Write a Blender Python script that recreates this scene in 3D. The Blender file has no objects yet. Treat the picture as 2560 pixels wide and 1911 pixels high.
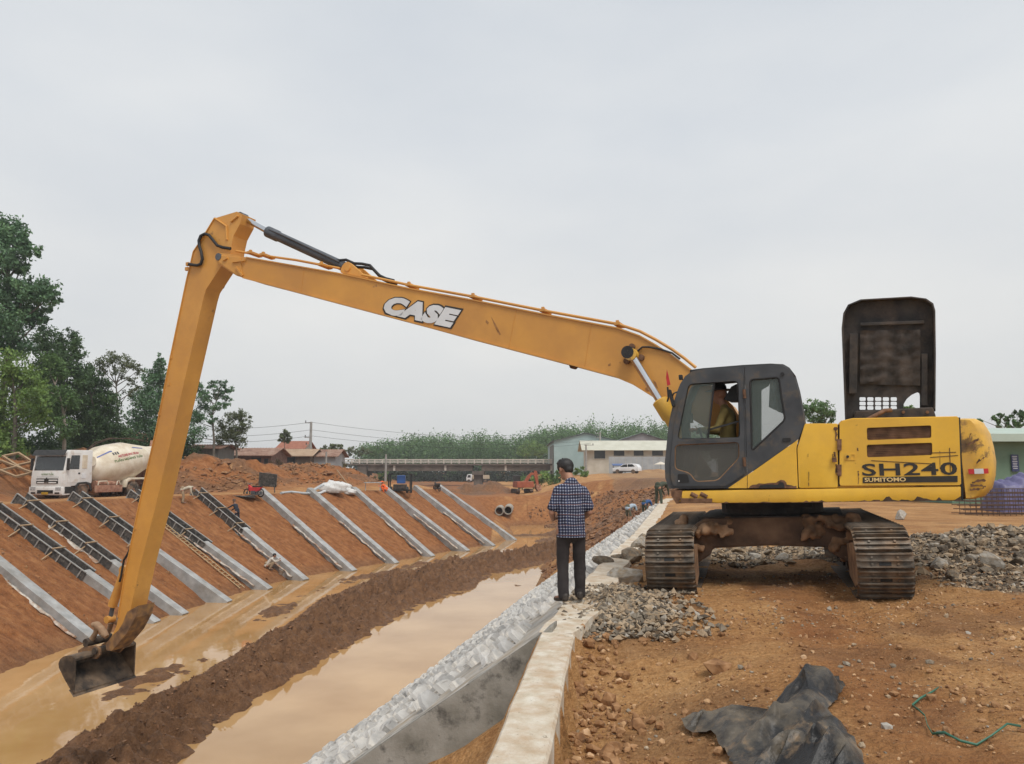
import bpy, bmesh, math, random
import numpy as np
from mathutils import Vector, Matrix, Euler
random.seed(7); rng = np.random.default_rng(7)
SC = bpy.context.scene
COL = SC.collection
PI = math.pi

# ------------------------------------------------------------------ camera
FPX, HOR, HC = 1900.0, 1180.0, 1.57          # focal length and horizon row in photo pixels, eye height
PITCH = math.atan((HOR - 955.5) / FPX)
cam_d = bpy.data.cameras.new('camera'); cam = bpy.data.objects.new('camera', cam_d); COL.objects.link(cam)
cam.location = (0, 0, HC); cam.rotation_euler = (PI / 2 + PITCH, 0, 0)
cam_d.sensor_width = 36.0; cam_d.lens = 36.0 * FPX / 2560.0
cam_d.clip_start = 0.1; cam_d.clip_end = 6000
SC.camera = cam
# ------------------------------------------------------------------ sky and sun (overcast)
SUN_EL, SUN_AZ = math.radians(58), math.radians(150)
W = bpy.data.worlds.new('World'); SC.world = W; W.use_nodes = True
nt = W.node_tree; nt.nodes.clear()
out = nt.nodes.new('ShaderNodeOutputWorld'); bg = nt.nodes.new('ShaderNodeBackground')
sky = nt.nodes.new('ShaderNodeTexSky'); sky.sky_type = 'NISHITA'; sky.sun_disc = False
sky.sun_elevation = SUN_EL; sky.sun_rotation = SUN_AZ; sky.dust_density = 4
tc = nt.nodes.new('ShaderNodeTexCoord'); mp = nt.nodes.new('ShaderNodeMapping'); mp.inputs['Scale'].default_value = (1, 1, 2.6)
nz = nt.nodes.new('ShaderNodeTexNoise'); nz.inputs['Scale'].default_value = 1.7; nz.inputs['Detail'].default_value = 5; nz.inputs['Roughness'].default_value = .48
rp = nt.nodes.new('ShaderNodeValToRGB')
rp.color_ramp.elements[0].position = .30; rp.color_ramp.elements[0].color = (6.3, 6.66, 7.15, 1)
rp.color_ramp.elements[1].position = .72; rp.color_ramp.elements[1].color = (8.1, 8.15, 8.15, 1)
sep = nt.nodes.new('ShaderNodeSeparateXYZ')
hr = nt.nodes.new('ShaderNodeValToRGB')
hr.color_ramp.elements[0].position = .0; hr.color_ramp.elements[0].color = (1.0, .975, .93, 1)
hr.color_ramp.elements[1].position = .40; hr.color_ramp.elements[1].color = (.96, .975, .985, 1)
mulc = nt.nodes.new('ShaderNodeMix'); mulc.data_type = 'RGBA'; mulc.blend_type = 'MULTIPLY'; mulc.inputs[0].default_value = 1
mx = nt.nodes.new('ShaderNodeMix'); mx.data_type = 'RGBA'; mx.inputs[0].default_value = .93
nt.links.new(tc.outputs['Generated'], mp.inputs['Vector']); nt.links.new(mp.outputs[0], nz.inputs['Vector'])
nt.links.new(nz.outputs['Fac'], rp.inputs['Fac'])
nt.links.new(tc.outputs['Generated'], sep.inputs[0]); nt.links.new(sep.outputs['Z'], hr.inputs['Fac'])
nt.links.new(rp.outputs['Color'], mulc.inputs[6]); nt.links.new(hr.outputs['Color'], mulc.inputs[7])
nt.links.new(sky.outputs[0], mx.inputs[6]); nt.links.new(mulc.outputs[2], mx.inputs[7])
nt.links.new(mx.outputs[2], bg.inputs['Color']); bg.inputs['Strength'].default_value = .087
nt.links.new(bg.outputs[0], out.inputs['Surface'])
sun_d = bpy.data.lights.new('sun', 'SUN'); sun_d.energy = 1.9; sun_d.angle = math.radians(22); sun_d.color = (1, .96, .9)
sun = bpy.data.objects.new('sun', sun_d); COL.objects.link(sun)
sdir = Vector((math.sin(SUN_AZ) * math.cos(SUN_EL), math.cos(SUN_AZ) * math.cos(SUN_EL), math.sin(SUN_EL)))
sun.rotation_euler = sdir.to_track_quat('Z', 'Y').to_euler(); sun.location = sdir * 60
# ------------------------------------------------------------------ exposure
SC.view_settings.view_transform = 'Standard'; SC.view_settings.look = 'None'
SC.view_settings.exposure = 0.30; SC.view_settings.gamma = 1.0; SC.view_settings.use_curve_mapping = False
SC.cycles.use_denoising = True; SC.cycles.denoising_prefilter = 'ACCURATE'
SC.cycles.max_bounces = 8; SC.cycles.transparent_max_bounces = 12
SC.cycles.volume_bounces = 0

# ------------------------------------------------------------------ photo pixel -> direction helpers
_c, _s = math.cos(PITCH), math.sin(PITCH)
EYE = Vector((0, 0, HC))
def ray(px, py):
    x = (px - 1280) / FPX; v = (955.5 - py) / FPX
    return Vector((x, _c - v * _s, _s + v * _c))
def on_z(px, py, z):
    r = ray(px, py); return EYE + r * ((z - HC) / r.z)
def on_y(px, py, y):
    r = ray(px, py); return EYE + r * (y / r.y)
def on_pl(px, py, p0, n):
    r = ray(px, py); return EYE + r * ((p0 - EYE).dot(n) / r.dot(n))

# ------------------------------------------------------------------ materials
MATS = {}
def mat(name, cols, scale=4., rough=.8, bump=0., bscale=25., metal=0., detail=6., wear=None, wear2=None, coat=0., stretch=None, spec=.5, emit=None, alpha=None):
    """procedural: noise blend of colours, fine relief, optional patches of wear (colour, amount 0..1, scale)"""
    if name in MATS: return MATS[name]
    m = bpy.data.materials.new(name); m.use_nodes = True; MATS[name] = m
    n = m.node_tree; b = n.nodes['Principled BSDF']
    tcn = n.nodes.new('ShaderNodeTexCoord'); vec = tcn.outputs['Object']
    if stretch:
        mpn = n.nodes.new('ShaderNodeMapping'); mpn.inputs['Scale'].default_value = stretch
        n.links.new(vec, mpn.inputs['Vector']); vec = mpn.outputs[0]
    if not isinstance(cols[0], (tuple, list)): cols = [tuple(x * .86 for x in cols), tuple(min(1, x * 1.12) for x in cols)]
    no = n.nodes.new('ShaderNodeTexNoise'); no.inputs['Scale'].default_value = scale; no.inputs['Detail'].default_value = detail
    n.links.new(vec, no.inputs['Vector'])
    cr = n.nodes.new('ShaderNodeValToRGB'); el = cr.color_ramp.elements
    k = len(cols)
    while len(el) < k: el.new(.5)
    for i, cc in enumerate(cols):
        el[i].position = .32 + .36 * i / max(1, k - 1); el[i].color = (*cc, 1)
    n.links.new(no.outputs['Fac'], cr.inputs['Fac']); colo = cr.outputs['Color']
    for j, w in enumerate([w for w in (wear, wear2) if w]):
        wn = n.nodes.new('ShaderNodeTexNoise'); wn.inputs['Scale'].default_value = w[2]; wn.inputs['Detail'].default_value = 9; wn.inputs['Roughness'].default_value = .68
        wn.noise_dimensions = '4D'; wn.inputs['W'].default_value = 3.1 + 5 * j
        n.links.new(vec, wn.inputs['Vector'])
        wr = n.nodes.new('ShaderNodeValToRGB'); t = .72 - .42 * w[1]; wid = w[3] if len(w) > 3 else .05
        wr.color_ramp.elements[0].position = max(0, t - wid); wr.color_ramp.elements[0].color = (0, 0, 0, 1)
        wr.color_ramp.elements[1].position = min(1, t + wid); wr.color_ramp.elements[1].color = (1, 1, 1, 1)
        n.links.new(wn.outputs['Fac'], wr.inputs['Fac'])
        mm = n.nodes.new('ShaderNodeMix'); mm.data_type = 'RGBA'; n.links.new(wr.outputs['Color'], mm.inputs[0])
        n.links.new(colo, mm.inputs[6]); mm.inputs[7].default_value = (*w[0], 1); colo = mm.outputs[2]
    n.links.new(colo, b.inputs['Base Color'])
    b.inputs['Roughness'].default_value = rough; b.inputs['Metallic'].default_value = metal
    b.inputs['Specular IOR Level'].default_value = spec
    if coat: b.inputs['Coat Weight'].default_value = coat
    if bump:
        bn = n.nodes.new('ShaderNodeTexNoise'); bn.inputs['Scale'].default_value = bscale; bn.inputs['Detail'].default_value = 8; bn.inputs['Roughness'].default_value = .6
        n.links.new(vec, bn.inputs['Vector'])
        bp = n.nodes.new('ShaderNodeBump'); bp.inputs['Strength'].default_value = 1.0; bp.inputs['Distance'].default_value = bump
        n.links.new(bn.outputs['Fac'], bp.inputs['Height']); n.links.new(bp.outputs[0], b.inputs['Normal'])
    if alpha is not None: b.inputs['Alpha'].default_value = alpha
    return m
def glass(name, col=(.5, .55, .55), alpha=.35, rough=.05):
    if name in MATS: return MATS[name]
    m = mat(name, [tuple(x * .8 for x in col), col], scale=3, rough=rough, spec=.6)
    m.node_tree.nodes['Principled BSDF'].inputs['Alpha'].default_value = alpha
    return m

# ------------------------------------------------------------------ mesh building
class MB:
    def __init__(s): s.v = []; s.f = []; s.m = []; s.mi = 0
    def add(s, vs, fs, mi=None):
        o = len(s.v); s.v += [tuple(p) for p in vs]; s.f += [tuple(i + o for i in f) for f in fs]
        s.m += [s.mi if mi is None else mi] * len(fs); return s
    def box(s, c, d, M=None, mi=None, taper=1.0):
        x, y, z = d[0] / 2, d[1] / 2, d[2] / 2; vs = []
        for k in (-1, 1):
            t = taper if k > 0 else 1
            for i, j in ((-1, -1), (1, -1), (1, 1), (-1, 1)):
                p = Vector((i * x * t, j * y * t, k * z))
                vs.append((M @ p if M else p) + Vector(c))
        return s.add(vs, [(3, 2, 1, 0), (4, 5, 6, 7), (0, 1, 5, 4), (1, 2, 6, 5), (2, 3, 7, 6), (3, 0, 4, 7)], mi)
    def bar(s, a, b, w, h=None, up=(0, 0, 1), mi=None):
        a, b = Vector(a), Vector(b); h = h or w; d = b - a; L = d.length
        if L < 1e-6: return s
        z = d / L; u = Vector(up)
        if abs(z.dot(u)) > .99: u = Vector((1, 0, 0))
        x = u.cross(z).normalized(); y = z.cross(x)
        M = Matrix((x, y, z)).transposed()
        return s.box((a + b) / 2, (w, h, L), M, mi)
    def prism(s, pts, ext, mi=None):
        """closed outline pts (3D) swept by vector ext"""
        n = len(pts); e = Vector(ext); a = [Vector(p) for p in pts]
        return s.add(a + [p + e for p in a], [tuple(range(n - 1, -1, -1)), tuple(range(n, 2 * n))] + [(i, (i + 1) % n, n + (i + 1) % n, n + i) for i in range(n)], mi)
    def tube(s, pts, r, seg=8, mi=None, caps=True):
        pts = [Vector(p) for p in pts]; n = len(pts); rs = r if isinstance(r, (list, tuple)) else [r] * n
        vs = []; pu = None
        for i, p in enumerate(pts):
            t = pts[min(i + 1, n - 1)] - pts[max(i - 1, 0)]
            t = t.normalized() if t.length > 1e-7 else (pts[-1] - pts[0]).normalized()
            u = pu - t * pu.dot(t) if pu else t.orthogonal()
            u.normalize(); pu = u; w = t.cross(u)
            for k in range(seg):
                a = 2 * PI * k / seg; vs.append(p + (u * math.cos(a) + w * math.sin(a)) * rs[i])
        fs = [(i * seg + k, i * seg + (k + 1) % seg, (i + 1) * seg + (k + 1) % seg, (i + 1) * seg + k) for i in range(n - 1) for k in range(seg)]
        if caps: fs += [tuple(range(seg - 1, -1, -1)), tuple((n - 1) * seg + k for k in range(seg))]
        return s.add(vs, fs, mi)
    def lathe(s, prof, a, b, seg=24, mi=None):
        """prof [(t along a->b in metres, radius)]"""
        a, b = Vector(a), Vector(b); d = (b - a).normalized(); u = d.orthogonal().normalized(); w = d.cross(u); n = len(prof)
        vs = [a + d * t + (u * math.cos(2 * PI * k / seg) + w * math.sin(2 * PI * k / seg)) * max(r, 1e-3) for t, r in prof for k in range(seg)]
        fs = [(i * seg + k, i * seg + (k + 1) % seg, (i + 1) * seg + (k + 1) % seg, (i + 1) * seg + k) for i in range(n - 1) for k in range(seg)]
        return s.add(vs, fs + [tuple(range(seg - 1, -1, -1)), tuple((n - 1) * seg + k for k in range(seg))], mi)
    def grid(s, P, mi=None):
        """P: rows of points"""
        n, k = len(P), len(P[0])
        return s.add([p for r in P for p in r], [(i * k + j, i * k + j + 1, (i + 1) * k + j + 1, (i + 1) * k + j) for i in range(n - 1) for j in range(k - 1)], mi)
    def build(s, name, mats, parent=None, bevel=0, smooth=False, seg=2, fix=True):
        me = bpy.data.meshes.new(name); me.from_pydata(s.v, [], s.f)
        if not isinstance(mats, (list, tuple)): mats = [mats]
        for m in mats: me.materials.append(m)
        if len(mats) > 1: me.polygons.foreach_set('material_index', s.m)
        if fix:
            bm = bmesh.new(); bm.from_mesh(me); bmesh.ops.recalc_face_normals(bm, faces=bm.faces)
            if bevel:
                ed = [e for e in bm.edges if len(e.link_faces) == 2 and e.calc_face_angle(0) > .5]
                bmesh.ops.bevel(bm, geom=ed, offset=bevel, segments=seg, affect='EDGES', profile=.6, clamp_overlap=True)
            bm.to_mesh(me); bm.free()
        if smooth:
            me.polygons.foreach_set('use_smooth', [True] * len(me.polygons))
            me.set_sharp_from_angle(angle=math.radians(smooth if smooth is not True else 50))
        me.update()
        o = bpy.data.objects.new(name, me); COL.objects.link(o)
        if parent: o.parent = parent
        return o
def empty(name, loc=(0, 0, 0), rz=0.):
    o = bpy.data.objects.new(name, None); COL.objects.link(o); o.location = loc; o.rotation_euler = (0, 0, rz); o.empty_display_size = .2; return o
def tag(o, label=None, cat=None, group=None, kind=None):
    if label: o['label'] = label
    if cat: o['category'] = cat
    if group: o['group'] = group
    if kind: o['kind'] = kind
    return o
def copy_tree(o, parent=None):
    c = o.copy(); COL.objects.link(c); c.parent = parent
    for ch in list(o.children): copy_tree(ch, c)
    return c
def raw_mesh(name, V, F, material, parent=None, smooth=False, mi=None):
    """big numpy meshes; F is (n,k)"""
    me = bpy.data.meshes.new(name); V = np.asarray(V, np.float32); F = np.asarray(F, np.int32); n, k = F.shape
    me.vertices.add(len(V)); me.vertices.foreach_set('co', V.ravel())
    me.loops.add(n * k); me.loops.foreach_set('vertex_index', F.ravel())
    me.polygons.add(n); me.polygons.foreach_set('loop_start', np.arange(0, n * k, k, dtype=np.int32))
    for m in (material if isinstance(material, (list, tuple)) else [material]): me.materials.append(m)
    if mi is not None: me.polygons.foreach_set('material_index', np.asarray(mi, np.int32))
    me.polygons.foreach_set('use_smooth', np.full(n, bool(smooth)))
    me.update(calc_edges=True)
    o = bpy.data.objects.new(name, me); COL.objects.link(o)
    if parent: o.parent = parent
    return o

# ------------------------------------------------------------------ noise
_perm = rng.permutation(512)
_gr = np.stack([np.cos(np.linspace(0, 2 * PI, 64, endpoint=False)), np.sin(np.linspace(0, 2 * PI, 64, endpoint=False))], 1)
def perlin(x, y):
    xi = np.floor(x).astype(int); yi = np.floor(y).astype(int); xf = x - xi; yf = y - yi
    u = xf ** 3 * (xf * (xf * 6 - 15) + 10); v = yf ** 3 * (yf * (yf * 6 - 15) + 10)
    def g(ix, iy, dx, dy):
        h = _gr[_perm[(_perm[ix & 511] + iy) & 511] & 63]; return h[..., 0] * dx + h[..., 1] * dy
    a = g(xi, yi, xf, yf); b = g(xi + 1, yi, xf - 1, yf); c_ = g(xi, yi + 1, xf, yf - 1); d = g(xi + 1, yi + 1, xf - 1, yf - 1)
    return (a + u * (b - a)) * (1 - v) + (c_ + u * (d - c_)) * v
def fbm(x, y, sc, oc=4, gain=.5):
    r = 0; a = 1.; fr = 1 / sc
    for i in range(oc): r = r + a * perlin(x * fr + 17.3 * i, y * fr + 9.1 * i); a *= gain; fr *= 2.03
    return r
def sstep(a, b, x):
    t = np.clip((x - a) / (b - a), 0, 1); return t * t * (3 - 2 * t)
# ================================================================== the place: ground, canal, water
ZW = -5.1
feet_px = [(215,1605),(361,1556),(434,1536),(547,1505),(652,1473),(746,1450),(869,1427),(976,1408),(1068,1391),(1156,1378),(1221,1365),(1276,1350.6)]
tops_px = [(-190,1275),(-45,1262),(54,1258),(192,1250),(335,1248),(493,1237),(653,1237),(775,1237),(885,1231),(960,1227),(1039,1225),(1099,1225)]
tops_y = [32.3,35.6,38.0,41.5,46.5,52.0,56.8,61.0,66.0,70.3,74.0,79.5]
FEET = [on_z(*p, ZW) for p in feet_px]
TOPS = [on_y(*p, y) for p, y in zip(tops_px, tops_y)]
# outline of the cut: x, y, top height, slope
PIT = [(-26.5,-8,0,.64),(-26,10,0,.64),(-25.4,22,0,.64),(-24.7,32.3,0,.64),(-24.1,37,0.02,.64),(-23.5,41.5,0.02,.64),(-22.7,46.5,0,.64),(-21.2,52,0,.64),(-18.6,56.8,-.05,.64),(-16.1,61,-.1,.64),(-13.7,66,-.1,.64),(-11.7,70.3,-.1,.64),(-9.4,74,-.1,.64),(-7.4,79.5,-.2,.64),
       (-7,90,-.8,.62),(-5,98,-1.6,.7),(0,102,-1.6,.75),(7,102,-1.5,.75),(12,98,-1.0,.6),(16.5,88,-.2,.55),(16.5,75,.7,.55),(14,62,.7,.55),(11,52.5,.35,.6),(8.23,42.2,0,.70),(3.06,19.33,0,.70),(1.89,14.73,0,.70),(1.21,11.82,0,.70),(.28,7.62,0,.70),(-.14,4.32,0,.70),(-.7,0,0,.70),(-1.7,-8,0,.70)]
PA = np.array(PIT, float)
def pit_dist(X, Y):
    """distance to the outline, top height and slope at the nearest point, inside flag"""
    best = np.full(X.shape, 1e9); zt = np.zeros(X.shape); sl = np.zeros(X.shape); ins = np.zeros(X.shape, bool)
    n = len(PA)
    for i in range(n):
        a, b = PA[i], PA[(i + 1) % n]; dx, dy = b[0] - a[0], b[1] - a[1]
        t = np.clip(((X - a[0]) * dx + (Y - a[1]) * dy) / (dx * dx + dy * dy), 0, 1)
        d = np.hypot(X - a[0] - t * dx, Y - a[1] - t * dy); m = d < best
        if i == n - 1: m &= False
        best = np.where(m, d, best); zt = np.where(m, a[2] + t * (b[2] - a[2]), zt); sl = np.where(m, a[3] + t * (b[3] - a[3]), sl)
        cr = ((a[1] > Y) != (b[1] > Y)) & (X < (b[0] - a[0]) * (Y - a[1]) / (b[1] - a[1] + 1e-12) + a[0]); ins ^= cr
    return best, zt, sl, ins
RL = [[-11.4,8],[-10.9,18.5],[-11.1,19.7],[-10.9,20.8],[-10.8,22.4],[-10.6,24.7],[-10.3,27.3],[-10.4,30.5],[-10.0,34.6],[-10.3,41.2],[-9.7,44.1],[-8.9,48.4],[-7.4,50.6],[-5.9,55.5],[-4.6,57.9],[-1.6,62.0],[3.4,73.0],[6,80]]
RR = [[-7.8,8],[-7.6,18.9],[-7.7,20.7],[-7.6,21.8],[-7.5,24.0],[-7.0,25.5],[-6.7,28.1],[-6.2,29.7],[-5.8,32.8],[-5.1,36.8],[-4.6,39.5],[-3.3,41.5],[-2.2,43.9],[-1.2,50.2],[1.0,53.9],[3.0,57.4],[8,63],[10.5,70],[12,80]]
RL = np.array(RL); RR = np.array(RR)
def height(X, Y):
    d, zt, sl, ins = pit_dist(X, Y)
    n1 = fbm(X, Y, 2.2, 5); n2 = fbm(X + 50, Y, 9., 4); n3 = fbm(X, Y + 80, .7, 4)
    nearx = sstep(40, 70, Y)
    # --- outside the cut
    right = .038 * np.clip(X - 3.2, -6, 6) * (1 - sstep(16, 30, Y)) + sstep(60, 118, Y) * .95 * sstep(9, 20, X) + .3 * sstep(45, 65, Y)
    right = right - .24 * (1 - sstep(.55, 1.9, X + .0 - .13 * (Y - 4))) * (1 - sstep(6.5, 8.2, Y)) * (X > -.6 + .12 * (Y - 0))
    right += .8 * np.exp(-(((X - 25) / 3.5) ** 2 + ((Y - 134) / 2.5) ** 2)) * (1 + .4 * n1)
    for lx in (2.9, 5.35):                       # pressed track prints of the excavator
        lane = np.exp(-((X - lx - .27 * (Y - 6)) / .30) ** 6) * (1 - sstep(10, 12, Y)) * np.clip(n2 * 1.2 + .75, 0, 1)
        right = right + lane * (-.03 + .016 * np.sin((Y * .965 + X * .26) * 2 * PI / .19))
    right += (.42 * np.exp(-(((X - 8.9) / 2.2) ** 2 + ((Y - 13.2) / 1.9) ** 2)) + .10 * np.exp(-(((X - 1.5) / .8) ** 2 + ((Y - 9.5) / 1.2) ** 2))) * (1 + .5 * n1)
    n4 = fbm(X + 5, Y, .38, 4); rut = np.sin((X * .96 - Y * .29) * 13. + 2.5 * n1) * .5 + .5
    right += .05 * n2 + .035 * n1 * (1 - .5 * nearx) + (.045 * n4 + .028 * n3) * (1 - sstep(14, 22, Y)) - .035 * rut * np.clip(n2 + .25, 0, 1) * (1 - sstep(12, 16, Y))
    dl = d                                      # distance behind the left crest
    left = 0.0 + 1.9 * sstep(5.5, 13, dl) + n1 * .5 * sstep(4.5, 9, dl) * (1 - sstep(24, 34, dl)) + n2 * .5 * sstep(6, 12, dl) + .04 * n1
    left += 1.5 * np.exp(-((X + 37) ** 2 / 18 + (Y - 65) ** 2 / 14)) + 1.5 * np.exp(-((X + 37.5) ** 2 / 9 + (Y - 49.) ** 2 / 24)) * (1 + .6 * n1)
    left += 1.0 * np.exp(-((X + 24) ** 2 / 40 + (Y - 68) ** 2 / 25)) * (1 + .5 * n1) + .6 * np.exp(-((X + 15) ** 2 / 30 + (Y - 78) ** 2 / 25)) * (1 + .5 * n1)
    au = (X + 29.0) * .28 + (Y - 53.5) * .96; av = (X + 29.0) * .96 - (Y - 53.5) * .28      # level stand of the mixer truck
    tk = np.exp(-((au / 7.0) ** 4 + (av / 3.4) ** 4))
    left = left * (1 - tk) + tk * (-.28)
    valley = -1.7 + .25 * n2 + .15 * n1 + (1.7 * np.exp(-(((X + 3.2) / 3.4) ** 2 + ((Y - 116) / 3.0) ** 2)) + 1.1 * np.exp(-(((X + 7.5) / 2.4) ** 2 + ((Y - 113) / 2.4) ** 2))) * (1 + .5 * n1)
    xc = -10 - .05 * (Y - 100)
    vw = np.clip(16 + .05 * (Y - 100), 10, 25)
    vm = (1 - sstep(vw - 5, vw + 6, np.abs(X - xc))) * sstep(84, 100, Y) * (1 - sstep(300, 420, Y))
    side = sstep(-6, 4, X + 6 - .12 * (Y - 60) * (Y < 100))
    o_ = np.where(X > np.interp(Y, [-10, 40, 80, 120, 300], [-14, -7, 4, 0, -10]), right, left)
    o_ = o_ * (1 - vm) + valley * vm
    far = sstep(150, 260, Y); o_ = o_ * (1 - far) + far * (1.2 * (1 - vm) + valley * vm)
    edge = sstep(0, 3.0, d)
    zo = zt * (1 - edge) + o_ * edge
    zo = np.where((X > -1) & (Y < 45), np.where(d < .35, np.minimum(zt, o_ * 0 - .02 + .02 * n1), o_), zo)
    # --- inside
    zi = zt - d * sl
    zi -= np.where((X > -8) & (Y < 46) & (X > np.interp(Y, [0, 45], [-9, -2])), .55 * sstep(0, .3, d) * (1 - sstep(43.5, 46, Y)), 0)   # room for the stone lining
    zi += np.where((X > 2) & (Y > 44), (.28 * n1 + .35 * n2) * sstep(0, 2.5, d), 0) + np.where(X < 0, .05 * n1 + .04 * n3 + .17 * fbm(X * .25 + Y * .07 + 5, Y * 1.0 - X * .28, .9, 4), 0) * sstep(0, .8, d)
    xl = np.interp(Y, RL[:, 1], RL[:, 0]) + .25 * n3; xr = np.interp(Y, RR[:, 1], RR[:, 0]) + .25 * n3 + .2 * n1
    t = (X - xl) / (xr - xl)
    ridge = np.sin(PI * np.clip(t, 0, 1)) ** .75
    amp = np.interp(Y, [8, 20, 40, 60, 80], [.85, .85, .9, 1.0, 1.1])
    bed = -5.55 + .1 * n2
    flat = np.exp(-((X - xl + 1.2) / 1.3) ** 2) * (.42 + .38 * n2 + .30 * n3) * sstep(20, 26, Y)   # wet flats beside the ridge
    isl = .9 * np.exp(-(((X - .25) / 1.3) ** 2 + ((Y - 46.2) / 1.0) ** 2)) * (.5 + .3 * n3)
    heap = 2.2 * np.exp(-(((X - 9.2) / 3.2) ** 2 + ((Y - 63) / 7.0) ** 2)) + .55 * np.exp(-((Y - 81 - .1 * X) / 1.0) ** 2) * (X > -3)
    mudz = np.where((t > 0) & (t < 1), -5.17 + amp * ridge * (.50 + .55 * n1 + .60 * n3 + .42 * fbm(X, Y + 3, .30, 4)) + .14 * np.clip(n3, -1, .2) * ridge, bed)
    bed = np.maximum(np.maximum(bed + flat + isl + heap * (1 + .3 * n1), mudz), bed)
    zi2 = np.maximum(zi, bed)
    z = np.where(ins, zi2, zo)
    return z, d, ins, zi > bed, bed
def zg(x, y):
    r = height(np.array([[float(x)]]), np.array([[float(y)]])); return float(r[0][0, 0])
def axis(parts):
    a = [parts[0][0]]
    for lo, hi, st in parts:
        k = max(1, int(round((hi - lo) / st))); a += list(np.linspace(lo, hi, k + 1)[1:])
    return np.array(a)
gx = axis([(-700,-400,100),(-400,-120,28),(-120,-60,5),(-60,-40,1.2),(-40,-27,.45),(-27,-12,.22),(-12,-4,.1),(-4,-.5,.14),(-.5,6,.07),(6,12,.12),(12,20,.3),(20,40,.8),(40,60,1.6),(60,400,30),(400,700,100)])
gy = axis([(-8,2.5,1.5),(2.5,9,.045),(9,12,.06),(12,16,.09),(16,34,.11),(34,52,.16),(52,70,.22),(70,110,.4),(110,140,1.),(140,300,8),(300,900,60)])
GX, GY = np.meshgrid(gx, gy)
GZ, GD, GI, GS, GB = height(GX, GY)
# ---- layers painted as material weights: red bank earth, wet dark mud, grey crushed stone
nA = fbm(GX, GY, 3.0, 5); nB = fbm(GX + 31, GY + 7, 1.1, 4); nC = fbm(GX - 12, GY + 3, 14., 4)
leftside = GX < np.interp(GY, [-10, 40, 80, 120, 300], [-14, -7, 4, 0, -10])
red = np.where(GI & GS & (GX < -2), 1., 0.) + np.where(~GI & leftside, .75 + .25 * sstep(3.5, 7, GD), 0) * (1 - .75 * (sstep(.1, .6, GD) * (1 - sstep(2.2, 3.6, GD)) * (GD < 4)))
red += np.where((GX > 2) & (GY > 46) & (GY < 130) & (GI | (GD < 6)), .8 * sstep(-.15, .15, nC + .25 * nA), 0)
red = np.maximum(red, .85 * sstep(80, 90, GY) * (GY < 125) * (GI | (GD < 5)) * (GX < 16) * sstep(-.4, .2, nA + .3))
band_ = np.exp(-(((GX - np.interp(GY, [4, 6, 9, 11], [2.4, 2.75, 3.4, 3.6])) / (.42 + .15 * nB)) ** 4)) * (GY < 11)
for lx in (2.9, 5.35): band_ = np.maximum(band_, .7 * np.exp(-((GX - lx - .27 * (GY - 6)) / .32) ** 6) * (GY < 11.5))
red = red + np.where(~GI & ~leftside & (GY < 20), .55 * band_ + .35 * sstep(.05, .45, nA + .5 * nB) , 0)
mud = np.where(GI & ~GS, 1., 0.) + np.where(GI & GS & (GZ < -4.3), .55 * sstep(-4.3, -5.1, GZ), 0) + np.where(GI & (GX > 4) & (GY > 52) & (GY < 76), .75 * sstep(.15, -.2, nC), 0)
mud += np.where(~GI, .9 * np.exp(-(((GX + 4.5) / 5.2) ** 2 + ((GY - 115) / 4.0) ** 2)), 0)
mud += np.where((GX > 3) & (GY > 45) & (GY < 96) & (GI | (GD < 4)), .8 * sstep(.25, -.15, nC + .3 * nA), 0)
mud += np.where(~GI & leftside, .85 * sstep(-.12, .3, nA + .4 * nC) * sstep(4.5, 7, GD), 0)
def gravel_mask(X, Y, n_a, n_b):
    g = lambda x, y, sx, sy: np.exp(-(((X - x) / sx) ** 2 + ((Y - y) / sy) ** 2))
    return sstep(-.15, .35, .45 * n_a + .35 * n_b + 1.2 * g(1.35, 9.3, .62, 1.5) + .9 * g(1.1, 8.2, .5, .5) + 1.15 * g(3.6, 15., 3.0, 2.6) + 1.4 * g(8.2, 12.2, 3.0, 3.2) + .9 * g(6.6, 9.9, 1.4, .8) - .86)
gra = np.where(~GI & ~leftside & (GY < 48), 1, 0) * gravel_mask(GX, GY, nA, nB) * .8
gra += np.where(~GI & (GX > 8) & (GY > 90) & (GY < 175) & (np.abs(GX - 25 - .1 * (GY - 128)) < 9), .35, 0)
mud += np.where(~GI & ~leftside & (GY < 45), .42 * sstep(.05, .5, nB + .45 * nC) , 0)
LAY = np.stack([np.clip(red, 0, 1), np.clip(mud, 0, 1), np.clip(gra, 0, 1), np.ones_like(red)], -1)

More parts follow.
